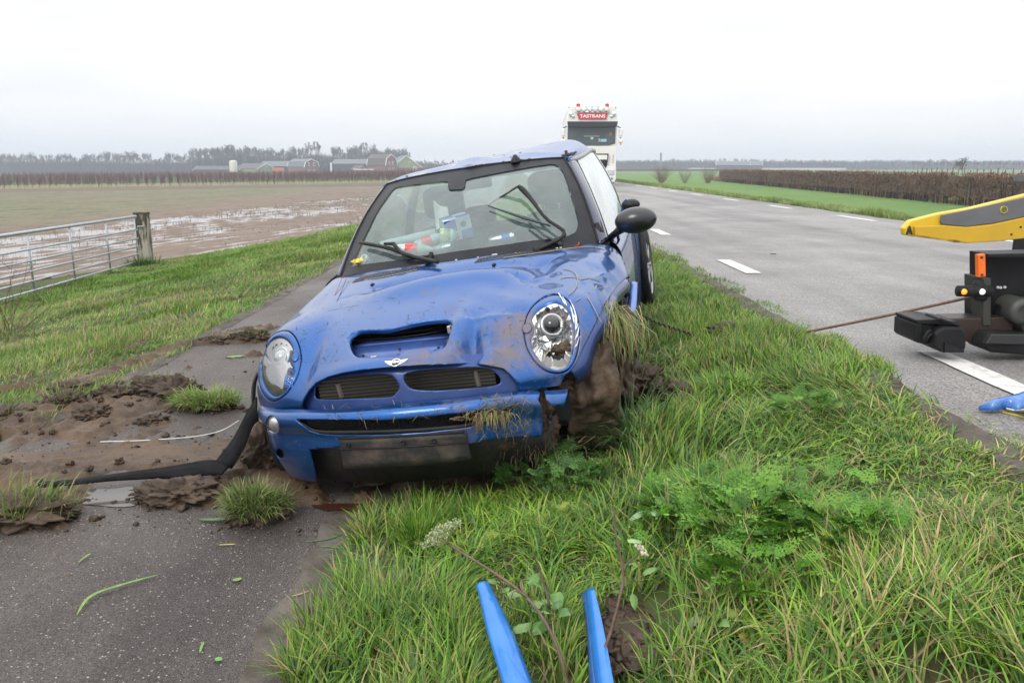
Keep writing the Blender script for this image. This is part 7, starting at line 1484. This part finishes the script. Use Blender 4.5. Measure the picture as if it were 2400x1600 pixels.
# ================================================================== LORRY on the road
TY = 41.0; lor = empty('lorry', (3.98, TY, .012), (0, 0, R_(-2)), label='white lorry with red name board and roof lamps on the road behind the car', cat='lorry')
tx = lambda cx: (cx - 702) * .0030; tz = lambda cy: (1445 - cy) * .00297
M_white = mat('lorry_white', (.74, .73, .68), rough=.35, coat=.5, var=.03, scale=2); M_tg = mat('lorry_glass', (.045, .065, .075), rough=.06, spec=.8, col2=(.06, .085, .095), scale=1.5); M_redb = mat('sign_red', (.62, .035, .05), rough=.4)
MB().prism([(tx(285), tz(790)), (tx(1118), tz(790)), (tx(1118), tz(395)), (tx(1100), tz(240)), (tx(1060), tz(150)), (tx(345), tz(150)), (tx(305), tz(240)), (tx(285), tz(395))], -.10, 2.2).obj('cab_upper', M_white, lor, bevel=.03)
MB().box(tx(288), tx(1112), -.16, 2.2, tz(1110), tz(792)).obj('cab_lower', M_white, lor, bevel=.03)
MB().prism([(tx(290), tz(1112)), (tx(1110), tz(1112)), (tx(1112), tz(1340)), (tx(1085), tz(1385)), (tx(315), tz(1385)), (tx(288), tz(1340))], -.28, 1.6).obj('bumper', M_white, lor, bevel=.03)
MB().prism([(tx(300), tz(460)), (tx(1090), tz(460)), (tx(1090), tz(750)), (tx(985), tz(780)), (tx(405), tz(780)), (tx(300), tz(750))], -.13, -.04).obj('windscreen', M_tg, lor)
MB().box(tx(570), tx(825), -.145, -.132, tz(640), tz(618)).obj('dash_tray', mat('tray_grey', (.2, .22, .22)), lor)
MB().box(tx(680), tx(725), -.145, -.132, tz(682), tz(645)).obj('windscreen_note', mat('note_green', (.35, .55, .5)), lor); MB().box(tx(845), tx(945), -.145, -.132, tz(720), tz(675)).obj('windscreen_card', mat('card_blue', (.3, .5, .62)), lor)
MB().box(tx(812), tx(835), -.145, -.132, tz(720), tz(665)).obj('figurine', mat('fig_grey', (.4, .4, .42)), lor)
V, F = ico(2); mobj('driver_head', V * (.09, .03, .13) + (tx(1003), -.12, tz(600)), F, mat('skin_shadow', (.25, .17, .13), rough=.8), lor, True)
MB().prism([(tx(288), tz(396)), (tx(1116), tz(396)), (tx(1100), tz(478)), (tx(900), tz(490)), (tx(500), tz(490)), (tx(305), tz(478))], -.42, -.11).obj('sun_visor', mat('visor_smoke', (.035, .04, .05), rough=.2), lor, bevel=.01)
MB().prism([(tx(450), tz(262)), (tx(957), tz(262)), (tx(930), tz(355)), (tx(478), tz(355))], -.17, -.10).obj('name_board', M_redb, lor)
text_obj('lettering', 'TASTRANS', .22, mat('letter_white', (.85, .85, .85), rough=.5), lor, Matrix.Translation((tx(704), -.175, tz(309))) @ Matrix.Rotation(R_(90), 4, 'X'), 1.26, .002, .006)
MB().tube([(tx(420), -.2, tz(238)), (tx(985), -.2, tz(238))], .03, 8).obj('lamp_bar', M_chrome, lor, True)
for cx in (465, 560, 653, 745, 838, 932):
    l_ = empty('roof_lamp', (tx(cx), -.24, tz(200))); l_.parent = lor; MB().lathe([(.05, .08), (.115, .03), (.12, 0), (.10, -.01)], axis='y', n=18).obj('lamp_shell', M_silver, l_, True); MB().lathe([(.10, -.008), (.05, -.03), (.0001, -.035)], axis='y', n=18).obj('lamp_face', mat('lamp_face', (.85, .86, .87), rough=.1, metal=.3), l_, True); MB().box(-.02, .02, -.02, .02, -.15, -.10).obj('lamp_foot', M_black, l_)
for cx in (468, 942):
    l_ = empty('beacon', (tx(cx), -.05, tz(165))); l_.parent = lor; MB().lathe([(.10, 0), (.10, .06), (.0001, .06)], n=16).obj('beacon_base', mat('beacon_orange', (.7, .22, .04), rough=.3), l_); MB().lathe([(.09, .06), (.09, .15), (.06, .18), (.0001, .18)], n=16).obj('beacon_dome', mat('beacon_red', (.55, .03, .04), rough=.2), l_)
MB().tube([(tx(560), -.1, tz(165)), (tx(580), -.1, tz(152)), (tx(830), -.1, tz(152)), (tx(850), -.1, tz(165))], .02, 6).obj('air_horn', M_chrome, lor)
for sx in (-1, 1):
    for (cx, cy, r) in ((352, 275, .09), (385, 310, .06)):
        x = tx(cx) if sx < 0 else -tx(cx) + tx(702) * 2; MB().lathe([(r * 1.3, .02), (r * 1.3, -.02), (r, -.04), (.0001, -.05)], (x, -.12, tz(cy)), 'y', 18).obj('roof_headlight', mat('lamp_face2', (.6, .65, .7), rough=.15, metal=.5), lor, True)
MB().prism([(tx(400), tz(915)), (tx(980), tz(915)), (tx(960), tz(1100)), (tx(918), tz(1200)), (tx(480), tz(1200)), (tx(440), tz(1100))], -.31, -.15).obj('grille', M_black, lor)
for (c0_, c1_) in ((935, 1012), (1026, 1050), (1065, 1080)): MB().box(tx(440), tx(958), -.335, -.312, tz(c1_), tz(c0_)).obj('grille_bar', M_white if c0_ < 950 else M_dk, lor, bevel=.005)
for sx in (1, -1):
    x0 = tx(1015) * sx; MB().box(x0 - .20, x0 + .20, -.32, -.27, tz(1262), tz(1175)).obj('headlight', mat('hl_grey', (.45, .48, .5), rough=.15, metal=.4, col2=(.75, .77, .78), scale=12), lor, bevel=.03); MB().box(x0 - .13, x0 + .13, -.32, -.27, tz(1335), tz(1312)).obj('fog_light', M_dk, lor, bevel=.01)
    MB().box(x0 + .14 * sx - .03, x0 + .14 * sx + .03, -.19, -.15, tz(1075), tz(925)).obj('air_slot', mat('cream_shade', (.5, .49, .45)), lor, bevel=.01)
    t_ = empty('wheel', (tx(1050) * sx, .9, .50)); t_.parent = lor; MB().lathe([(.28, .16), (.46, .17), (.50, .13), (.50, -.13), (.46, -.17), (.28, -.16)], axis='x', n=36).obj('tyre', M_rubber, t_, True); MB().lathe([(.0001, .10), (.28, .14), (.28, -.14), (.0001, -.10)], axis='x', n=24).obj('rim', M_silver, t_)
    for (cy, h_, w_) in ((570, .20, .10), (708, .10, .11)):
        mxx = 1.42 * sx; MB().box(mxx - w_, mxx + w_, -.22, -.02, tz(cy) - h_, tz(cy) + h_).obj('mirror_housing', M_white, lor, bevel=.06)
    MB().tube([(1.24 * sx, -.05, tz(470)), (1.42 * sx, -.1, tz(495)), (1.42 * sx, -.1, tz(520))], .025, 6).obj('mirror_arm', M_dk, lor); MB().tube([(1.42 * sx, -.1, tz(650)), (1.42 * sx, -.1, tz(670))], .03, 6).obj('mirror_arm', M_dk, lor)
    MB().box(1.43 * sx - .04, 1.43 * sx + .04, -.2, -.1, tz(772), tz(745)).obj('marker_lamp', mat('orange_lens', (.8, .25, .03), rough=.3), lor, bevel=.01)
MB().box(-1.10, 1.42, 2.6, 15.0, 1.05, tz(112)).obj('trailer', mat('trailer_white', (.80, .80, .79), rough=.5), lor, bevel=.02)
MB().tube([(tx(335), 2.5, tz(105)), (tx(1172), 2.5, tz(108))], .03, 6).obj('trailer_edge', mat('grey_edge', (.3, .3, .31)), lor)
for (c0_, c1_, m_) in ((805, 865, M_redb), (905, 968, mat('flag_blue', (.05, .16, .42), rough=.5))): MB().box(tx(1112), tx(1148), 2.52, 2.62, tz(c1_), tz(c0_)).obj('stripe_panel', m_, lor)
MB().box(tx(1112), tx(1148), 2.62, 2.68, tz(1085), tz(800)).obj('trailer_corner', M_white, lor)
MB().box(-1.1, 1.1, .3, 14.5, .45, 1.0).obj('chassis', M_dk, lor)
for yy_ in (11.5, 12.8):
    for sx in (-1, 1): MB().lathe([(.0001, .17), (.46, .17), (.50, .13), (.50, -.13), (.46, -.17), (.0001, -.17)], (1.0 * sx, yy_, .5), 'x', 30).obj('trailer_wheel', M_rubber, lor, True)

# ================================================================== RECOVERY TRUCK at the right edge (its tail end)
TD = 3.9
w = lambda x, y, d=0.0: at(x, y, Y=TD + d)
rt_ = empty('recovery_truck', (2.6, TD, 0.01), label='tail of a recovery truck with yellow loading ramp and black frame at the right edge', cat='recovery truck'); ro = np.array((2.6, TD, .01))
def prism_px(pts, d0, d1, name, m, bevel=0, parent=None):
    poly = [(w(x, y)[0] - ro[0], w(x, y)[2] - ro[2]) for x, y in pts]; mb = MB(); mb.prism(poly, d0, d1, 'y'); return mb.obj(name, m, parent or rt_, bevel=bevel)
c20 = lambda pts: sc(pts, 2.75, 2000, 430)
M_yel = mat('ramp_yellow', (.64, .42, .015), rough=.42, var=.10, scale=5, coat=.2); M_yel2 = mat('ramp_yellow_side', (.58, .36, .012), rough=.45, col2=(.50, .30, .02), scale=3); M_pgrey = mat('grey_panel', (.115, .118, .125), rough=.55, var=.12, scale=5); M_frame = mat('black_steel', (.013, .013, .014), rough=.45, var=.4, scale=6, bump=.001, bscale=80, spec=.2)
prism_px(c20([(330,290),(372,240),(560,192),(760,158),(1100,75),(1700,-70),(1700,150),(1100,355),(900,375),(730,384),(640,378),(480,352),(335,335)]), 0, .05, 'ramp', M_yel, .006)
prism_px(c20([(383,275),(560,268),(720,280),(880,262),(1100,215),(1700,95),(1700,145),(1100,350),(900,372),(728,381),(640,372),(480,346),(385,332)]), -.022, -.003, 'ramp_flange', M_yel2, .004)
prism_px(c20([(553,235),(560,203),(700,175),(1100,88),(1700,-45),(1700,85),(1100,212),(880,256),(730,277),(620,268),(565,262),(552,250)]), -.014, -.003, 'grey_panel', M_pgrey, .003)
hc = w(*c20([(957, 168)])[0]) - ro; MB().lathe([(.0001, -.0172), (.0145, -.0172), (.016, -.0185), (.0165, -.0145)], (hc[0], 0, hc[2]), 'y', 24).obj('panel_hole', mat('hole_inside', (.10, .13, .06), rough=.8), rt_)
MB().lathe([(.0150, -.019), (.0175, -.019), (.0175, -.014), (.015, -.014), (.015, -.019)], (hc[0], 0, hc[2]), 'y', 28).obj('hole_rim', M_yel, rt_)
for (x, y) in c20([(1060, 278), (1000, 325)]): p = w(x, y) - ro; MB().lathe([(.0001, -.027), (.0045, -.026), (.005, -.022)], (p[0], 0, p[2]), 'y', 12).obj('bolt', M_dk, rt_)
prism_px(c20([(345,298),(352,270),(358,270),(372,325),(372,331),(333,322),(333,316)]), -.006, -.003, 'warning_sticker', mat('sticker_yellow', (.75, .5, .02), rough=.5))
for a_, b_ in (((357, 274), (338, 322)), ((338, 322), (372, 328)), ((372, 328), (357, 274))): p, q = [w(*c20([k_])[0]) - ro + np.array((0, -.008, 0)) for k_ in (a_, b_)]; MB().tube([p, q], .0045, 4).obj('sticker_line', M_dk, rt_)
prism_px(c20([(352,298),(360,290),(364,305),(368,318),(350,318),(346,308)]), -.010, -.007, 'sticker_hand', M_dk)
prism_px(c20([(335,322),(480,346),(640,360),(700,372),(728,384),(640,378),(480,353),(335,336)]), -.026, -.0225, 'scuffed_edge', mat('rust_edge', (.10, .06, .03), rough=.7, col2=(.45, .3, .02), scale=25))
# black tail frame
prism_px(c20([(835,448),(1700,430),(1700,760),(985,740),(965,820),(945,905),(910,905),(905,740),(845,740),(845,905),(800,905),(800,740),(835,600)]), .05, .12, 'tail_plate', M_frame, .004)
prism_px(c20([(835,448),(1700,430),(1700,470),(835,470)]), -.05, .05, 'tail_top', M_frame, .004); prism_px(c20([(800,600),(850,600),(850,905),(800,905)]), -.05, .12, 'frame_leg', mat('olive_steel', (.03, .032, .022), rough=.5, var=.3, scale=6), .004)
prism_px(c20([(782,455),(830,450),(832,596),(785,600)]), -.03, .0, 'reflector', mat('orange_reflector', (.85, .16, .015), rough=.3, bump=.002, bscale=120), .003)
for (x, y) in c20([(803, 472), (805, 583)]): p = w(x, y) - ro; MB().lathe([(.0001, -.036), (.006, -.035), (.006, -.028)], (p[0], 0, p[2]), 'y', 10).obj('rivet', M_dk, rt_)
lp = empty('side_lamp', w(*c20([(735, 683)])[0]) - ro + np.array((0, -.05, 0))); lp.parent = rt_
MB().tube([(-.075, 0, 0), (.085, 0, 0)], .027, 16).obj('lamp_body', M_rubber, lp, True)
for x, m_ in ((-.058, mat('amber_lamp', (.8, .3, .03), rough=.3, emit=(1, .33, .02), estr=1.1)), (.03, mat('white_lamp', (.8, .8, .8), rough=.3, emit=(1, .96, .9), estr=.8))):
    MB().lathe([(.0145, .0), (.013, -.008), (.0001, -.011)], (x, -.022, 0), 'y', 18).obj('lamp_lens', m_, lp, True)
p = w(*c20([(790, 620)])[0]) - ro; q = w(*c20([(795, 745)])[0]) - ro; MB().tube([p + (0, -.03, 0), p + (0, -.03, -.02), q + (0, -.03, .02), q + (0, -.03, 0)], [.022, .03, .035, .028], 10).obj('cable_boot', M_rubber, rt_, True)
for (x, y) in c20([(968, 678), (986, 680), (1013, 677)]): p = w(x, y) - ro; MB().lathe([(.0001, .043), (.007, .044), (.007, .052)], (p[0], 0, p[2]), 'y', 8).obj('daylight_disc', mat('painted_daylight', (.5, .5, .52), rough=.7), rt_)  # opaque pale discs paint in the daylight showing through the plate
hh_ = w(*c20([(1025, 808)])[0]) - ro; MB().lathe([(.036, -.10), (.062, -.10), (.066, -.07), (.066, .05)], (hh_[0], 0, hh_[2]), 'y', 24).lathe([(.036, -.10), (.034, -.02), (.0001, -.02)], (hh_[0], 0, hh_[2]), 'y', 24).obj('roller_tube', mat('roller_grey', (.05, .052, .045), rough=.5), rt_, True)
prism_px(c20([(960,760),(1100,735),(1700,700),(1700,950),(1040,940),(990,860)]), -.08, .03, 'winch_bracket', mat('bracket_grey', (.055, .057, .05), rough=.5, var=.2, scale=5), .006)
prism_px(c20([(935,780),(960,850),(955,905),(925,905)]), -.02, .03, 'stay', M_frame)
# underrun arm: square beam, end foot, angled bar
prism_px(c20([(590,862),(1000,850),(1000,1005),(610,1008)]), -.04, .10, 'beam', mat('rusty_black', (.018, .014, .012), rough=.45, col2=(.045, .020, .012), scale=4), .006)
prism_px(c20([(340,855),(480,850),(610,868),(600,900),(470,885),(380,880),(345,880)]), -.10, .12, 'foot_top', M_frame, .006)
prism_px(c20([(335,880),(380,878),(380,1005),(350,1000),(330,980)]), -.10, .12, 'foot_end', M_frame, .006)
prism_px(c20([(378,880),(470,885),(450,1005),(420,1012),(378,1006)]), -.08, .12, 'foot_core', M_frame, .01)
prism_px(c20([(470,900),(500,890),(605,892),(630,920),(630,1010),(615,1052),(480,1052),(430,1020),(432,930)]), -.14, .10, 'foot', M_frame, .012)
prism_px(c20([(487,985),(610,1032),(606,1046),(487,1046)]), -.150, -.141, 'foot_gusset', M_black, .002)
prism_px(c20([(480,836),(605,880),(600,895),(470,850)]), -.12, .02, 'foot_flap', M_frame, .004)
p = [w(*k_) - ro + np.array((0, -.12, 0)) for k_ in c20([(420, 915), (400, 925), (378, 960), (376, 985), (385, 985), (402, 955), (425, 935)])]; MB().tube(p, .008, 6).obj('lifting_loop', M_rubber, rt_, True)
prism_px(c20([(775,928),(1700,945),(1700,1040),(1100,1072),(780,1048),(728,990)]), -.14, .05, 'underrun_bar', M_frame, .008)
prism_px(c20([(778,930),(1700,946),(1700,1010),(740,990)]), -.156, -.141, 'underrun_face', mat('dark_satin', (.03, .031, .032), rough=.32), .004)
MB().box(.9, 5.6, .4, .55, .48, .70).box(1.4, 5.6, 1.6, 1.75, .48, .70).obj('chassis', M_dk, rt_)
MB().box(.36, 1.3, .0, .9, .84, .875).box(1.3, 6.0, .0, 2.2, .84, .875).obj('deck', M_pgrey, rt_); MB().box(.35, 6.0, -.03, .0, .70, .90).obj('deck_side', M_yel, rt_, bevel=.006)
MB().box(.34, 1.1, .05, .8, .28, .62).obj('tail_box', M_frame, rt_, bevel=.01); MB().box(1.2, 2.6, .02, .06, .60, .70).obj('mudguard', M_frame, rt_)
for yy_ in (.22, 1.95):
    for xx_ in (1.9, 3.0):
        t_ = empty('wheel', (xx_, yy_, .40)); t_.parent = rt_; MB().lathe([(.22, .13), (.36, .14), (.40, .10), (.40, -.10), (.36, -.14), (.22, -.13)], axis='y', n=36).obj('tyre', M_rubber, t_, True); MB().lathe([(.0001, -.06), (.12, -.08), (.22, -.11), (.22, .11), (.0001, .06)], axis='y', n=24).obj('rim', M_silver, t_, True)
# winch cable and the chain down in the grass
cab0 = w(*c20([(775, 728)])[0]); cab1 = at(1862, 783, Y=4.35)
wire('winch_cable', [cab0, cab0 * .66 + cab1 * .34 + np.array((0, 0, -.004)), cab0 * .33 + cab1 * .67 + np.array((0, 0, -.004)), cab1], .0075, mat('rusty_rope', (.14, .075, .045), rough=.7, var=.4, scale=40), 'rusty winch cable running from the recovery truck down to the grass', 'cable')
hk = at(1850, 786, Y=4.33); MB().tube([hk, hk + (-.05, .0, -.01), hk + (-.07, .02, -.02)], .006, 6).obj('cable_eye', M_silver, None, True, label='small metal eye at the grass end of the winch cable', cat='hook')
ch = empty('tow_chain', at(1500, 742, Z=-.02), label='rusty tow chain running from the car sill into the grass', cat='chain'); co = np.array(ch.location)
cp_ = catmull([at(1497, 736, Y=5.2), at(1530, 752, Y=5.0), at(1580, 770, Y=4.75), at(1625, 784, Y=4.55)], 27); M_chain = mat('chain_steel', (.075, .05, .038), rough=.5, metal=.5)
lk_me = None
for i in range(26):
    a, b_ = Vector(cp_[i]), Vector(cp_[i + 1]); d = (b_ - a); L_ = d.length * .80
    if lk_me is None:
        o = MB().tube([(.011 * math.cos(t), .62 * .02 * math.sin(t) * 0 + .0, .011 * math.sin(t)) if False else ((L_ * (.5 * math.copysign(1, math.cos(t)) * .55 + .28 * math.cos(t))) , .011 * math.sin(t), 0) for t in np.linspace(0, 2 * math.pi, 17)], .0042, 5, False).obj('chain_link', M_chain, ch, True); lk_me = o.data
    else: o = bpy.data.objects.new('chain_link', lk_me); COL.objects.link(o); o.parent = ch
    o.location = (a + b_) / 2 - Vector(co); q = d.to_track_quat('X', 'Z'); o.rotation_euler = (q @ Euler((R_(90) * (i % 2) + .5, 0, 0)).to_quaternion()).to_euler()
# crumpled blue body piece on the asphalt, right edge
bp = empty('torn_bumper_piece', at(2340, 950, Z=.01), label='crumpled blue body piece with a pale torn edge on the asphalt', cat='car part'); bo = np.array(bp.location)
mc_ = lambda pts, z: [at(x, y, Z=zz_) - bo for (x, y), zz_ in zip(c20(pts), z)]
A = mc_([(805,1450),(900,1395),(980,1375),(1060,1355),(1100,1340),(1250,1290)], [.01, .05, .06, .07, .08, .09]); B = mc_([(810,1460),(900,1462),(985,1458),(1060,1470),(1100,1475),(1250,1480)], [.008, .02, .015, .02, .012, .02])
strip_between('blue_skin', catmull(A, 24), catmull(B, 24), mat('scuffed_blue', (.02, .12, .42), rough=.35, col2=(.10, .22, .45), scale=9, coat=.6, bump=.012, bscale=14, lo=.45, hi=.7), .018, (0, -.4, 1), parent=bp, mid=6)
strip_between('pale_edge', catmull(mc_([(980,1462),(1050,1474),(1100,1478),(1250,1470)], [.012] * 4), 12), catmull(mc_([(985,1448),(1050,1464),(1100,1455),(1250,1450)], [.03, .022, .05, .05]), 12), mat('torn_plastic', (.6, .58, .52), rough=.6), .006, (0, -.4, 1), parent=bp)
strip_between('yellow_edge', catmull(mc_([(960,1470),(1050,1488),(1100,1500),(1250,1515)], [.004] * 4), 12), catmull(mc_([(960,1476),(1050,1496),(1100,1508),(1250,1526)], [.004] * 4), 12), mat('yellow_strip', (.45, .38, .05), rough=.5), .003, (0, 0, 1), parent=bp)
mobj('dark_back', mc_([(805,1452),(985,1380),(995,1450),(900,1466)], [.012, .052, .012, .008]), [(0, 1, 2, 3)], mat('navy_inside', (.01, .03, .10), rough=.5), bp)
MB().box(-.03, .03, -.008, .008, 0, .008).obj('dead_leaf', mat('leafbrown', (.12, .07, .04), rough=.8), None, label='small brown leaf lying on the road', cat='leaf').location = tuple(at(1812, 596, Z=.028))

# ---- damp winter air
hz = bpy.data.materials.new('haze'); hz.use_nodes = True; t = hz.node_tree; t.nodes.remove(t.nodes['Principled BSDF'])
pv = t.nodes.new('ShaderNodeVolumePrincipled'); pv.inputs['Color'].default_value = (.84, .91, 1.0, 1); pv.inputs['Density'].default_value = .0009; pv.inputs['Anisotropy'].default_value = .2
t.links.new(pv.outputs[0], t.nodes['Material Output'].inputs['Volume'])
MB().box(-900, 1100, -8, 1250, -8, 24).obj('haze', hz, None, kind='stuff', label='pale damp air that fades the far woods', cat='haze')
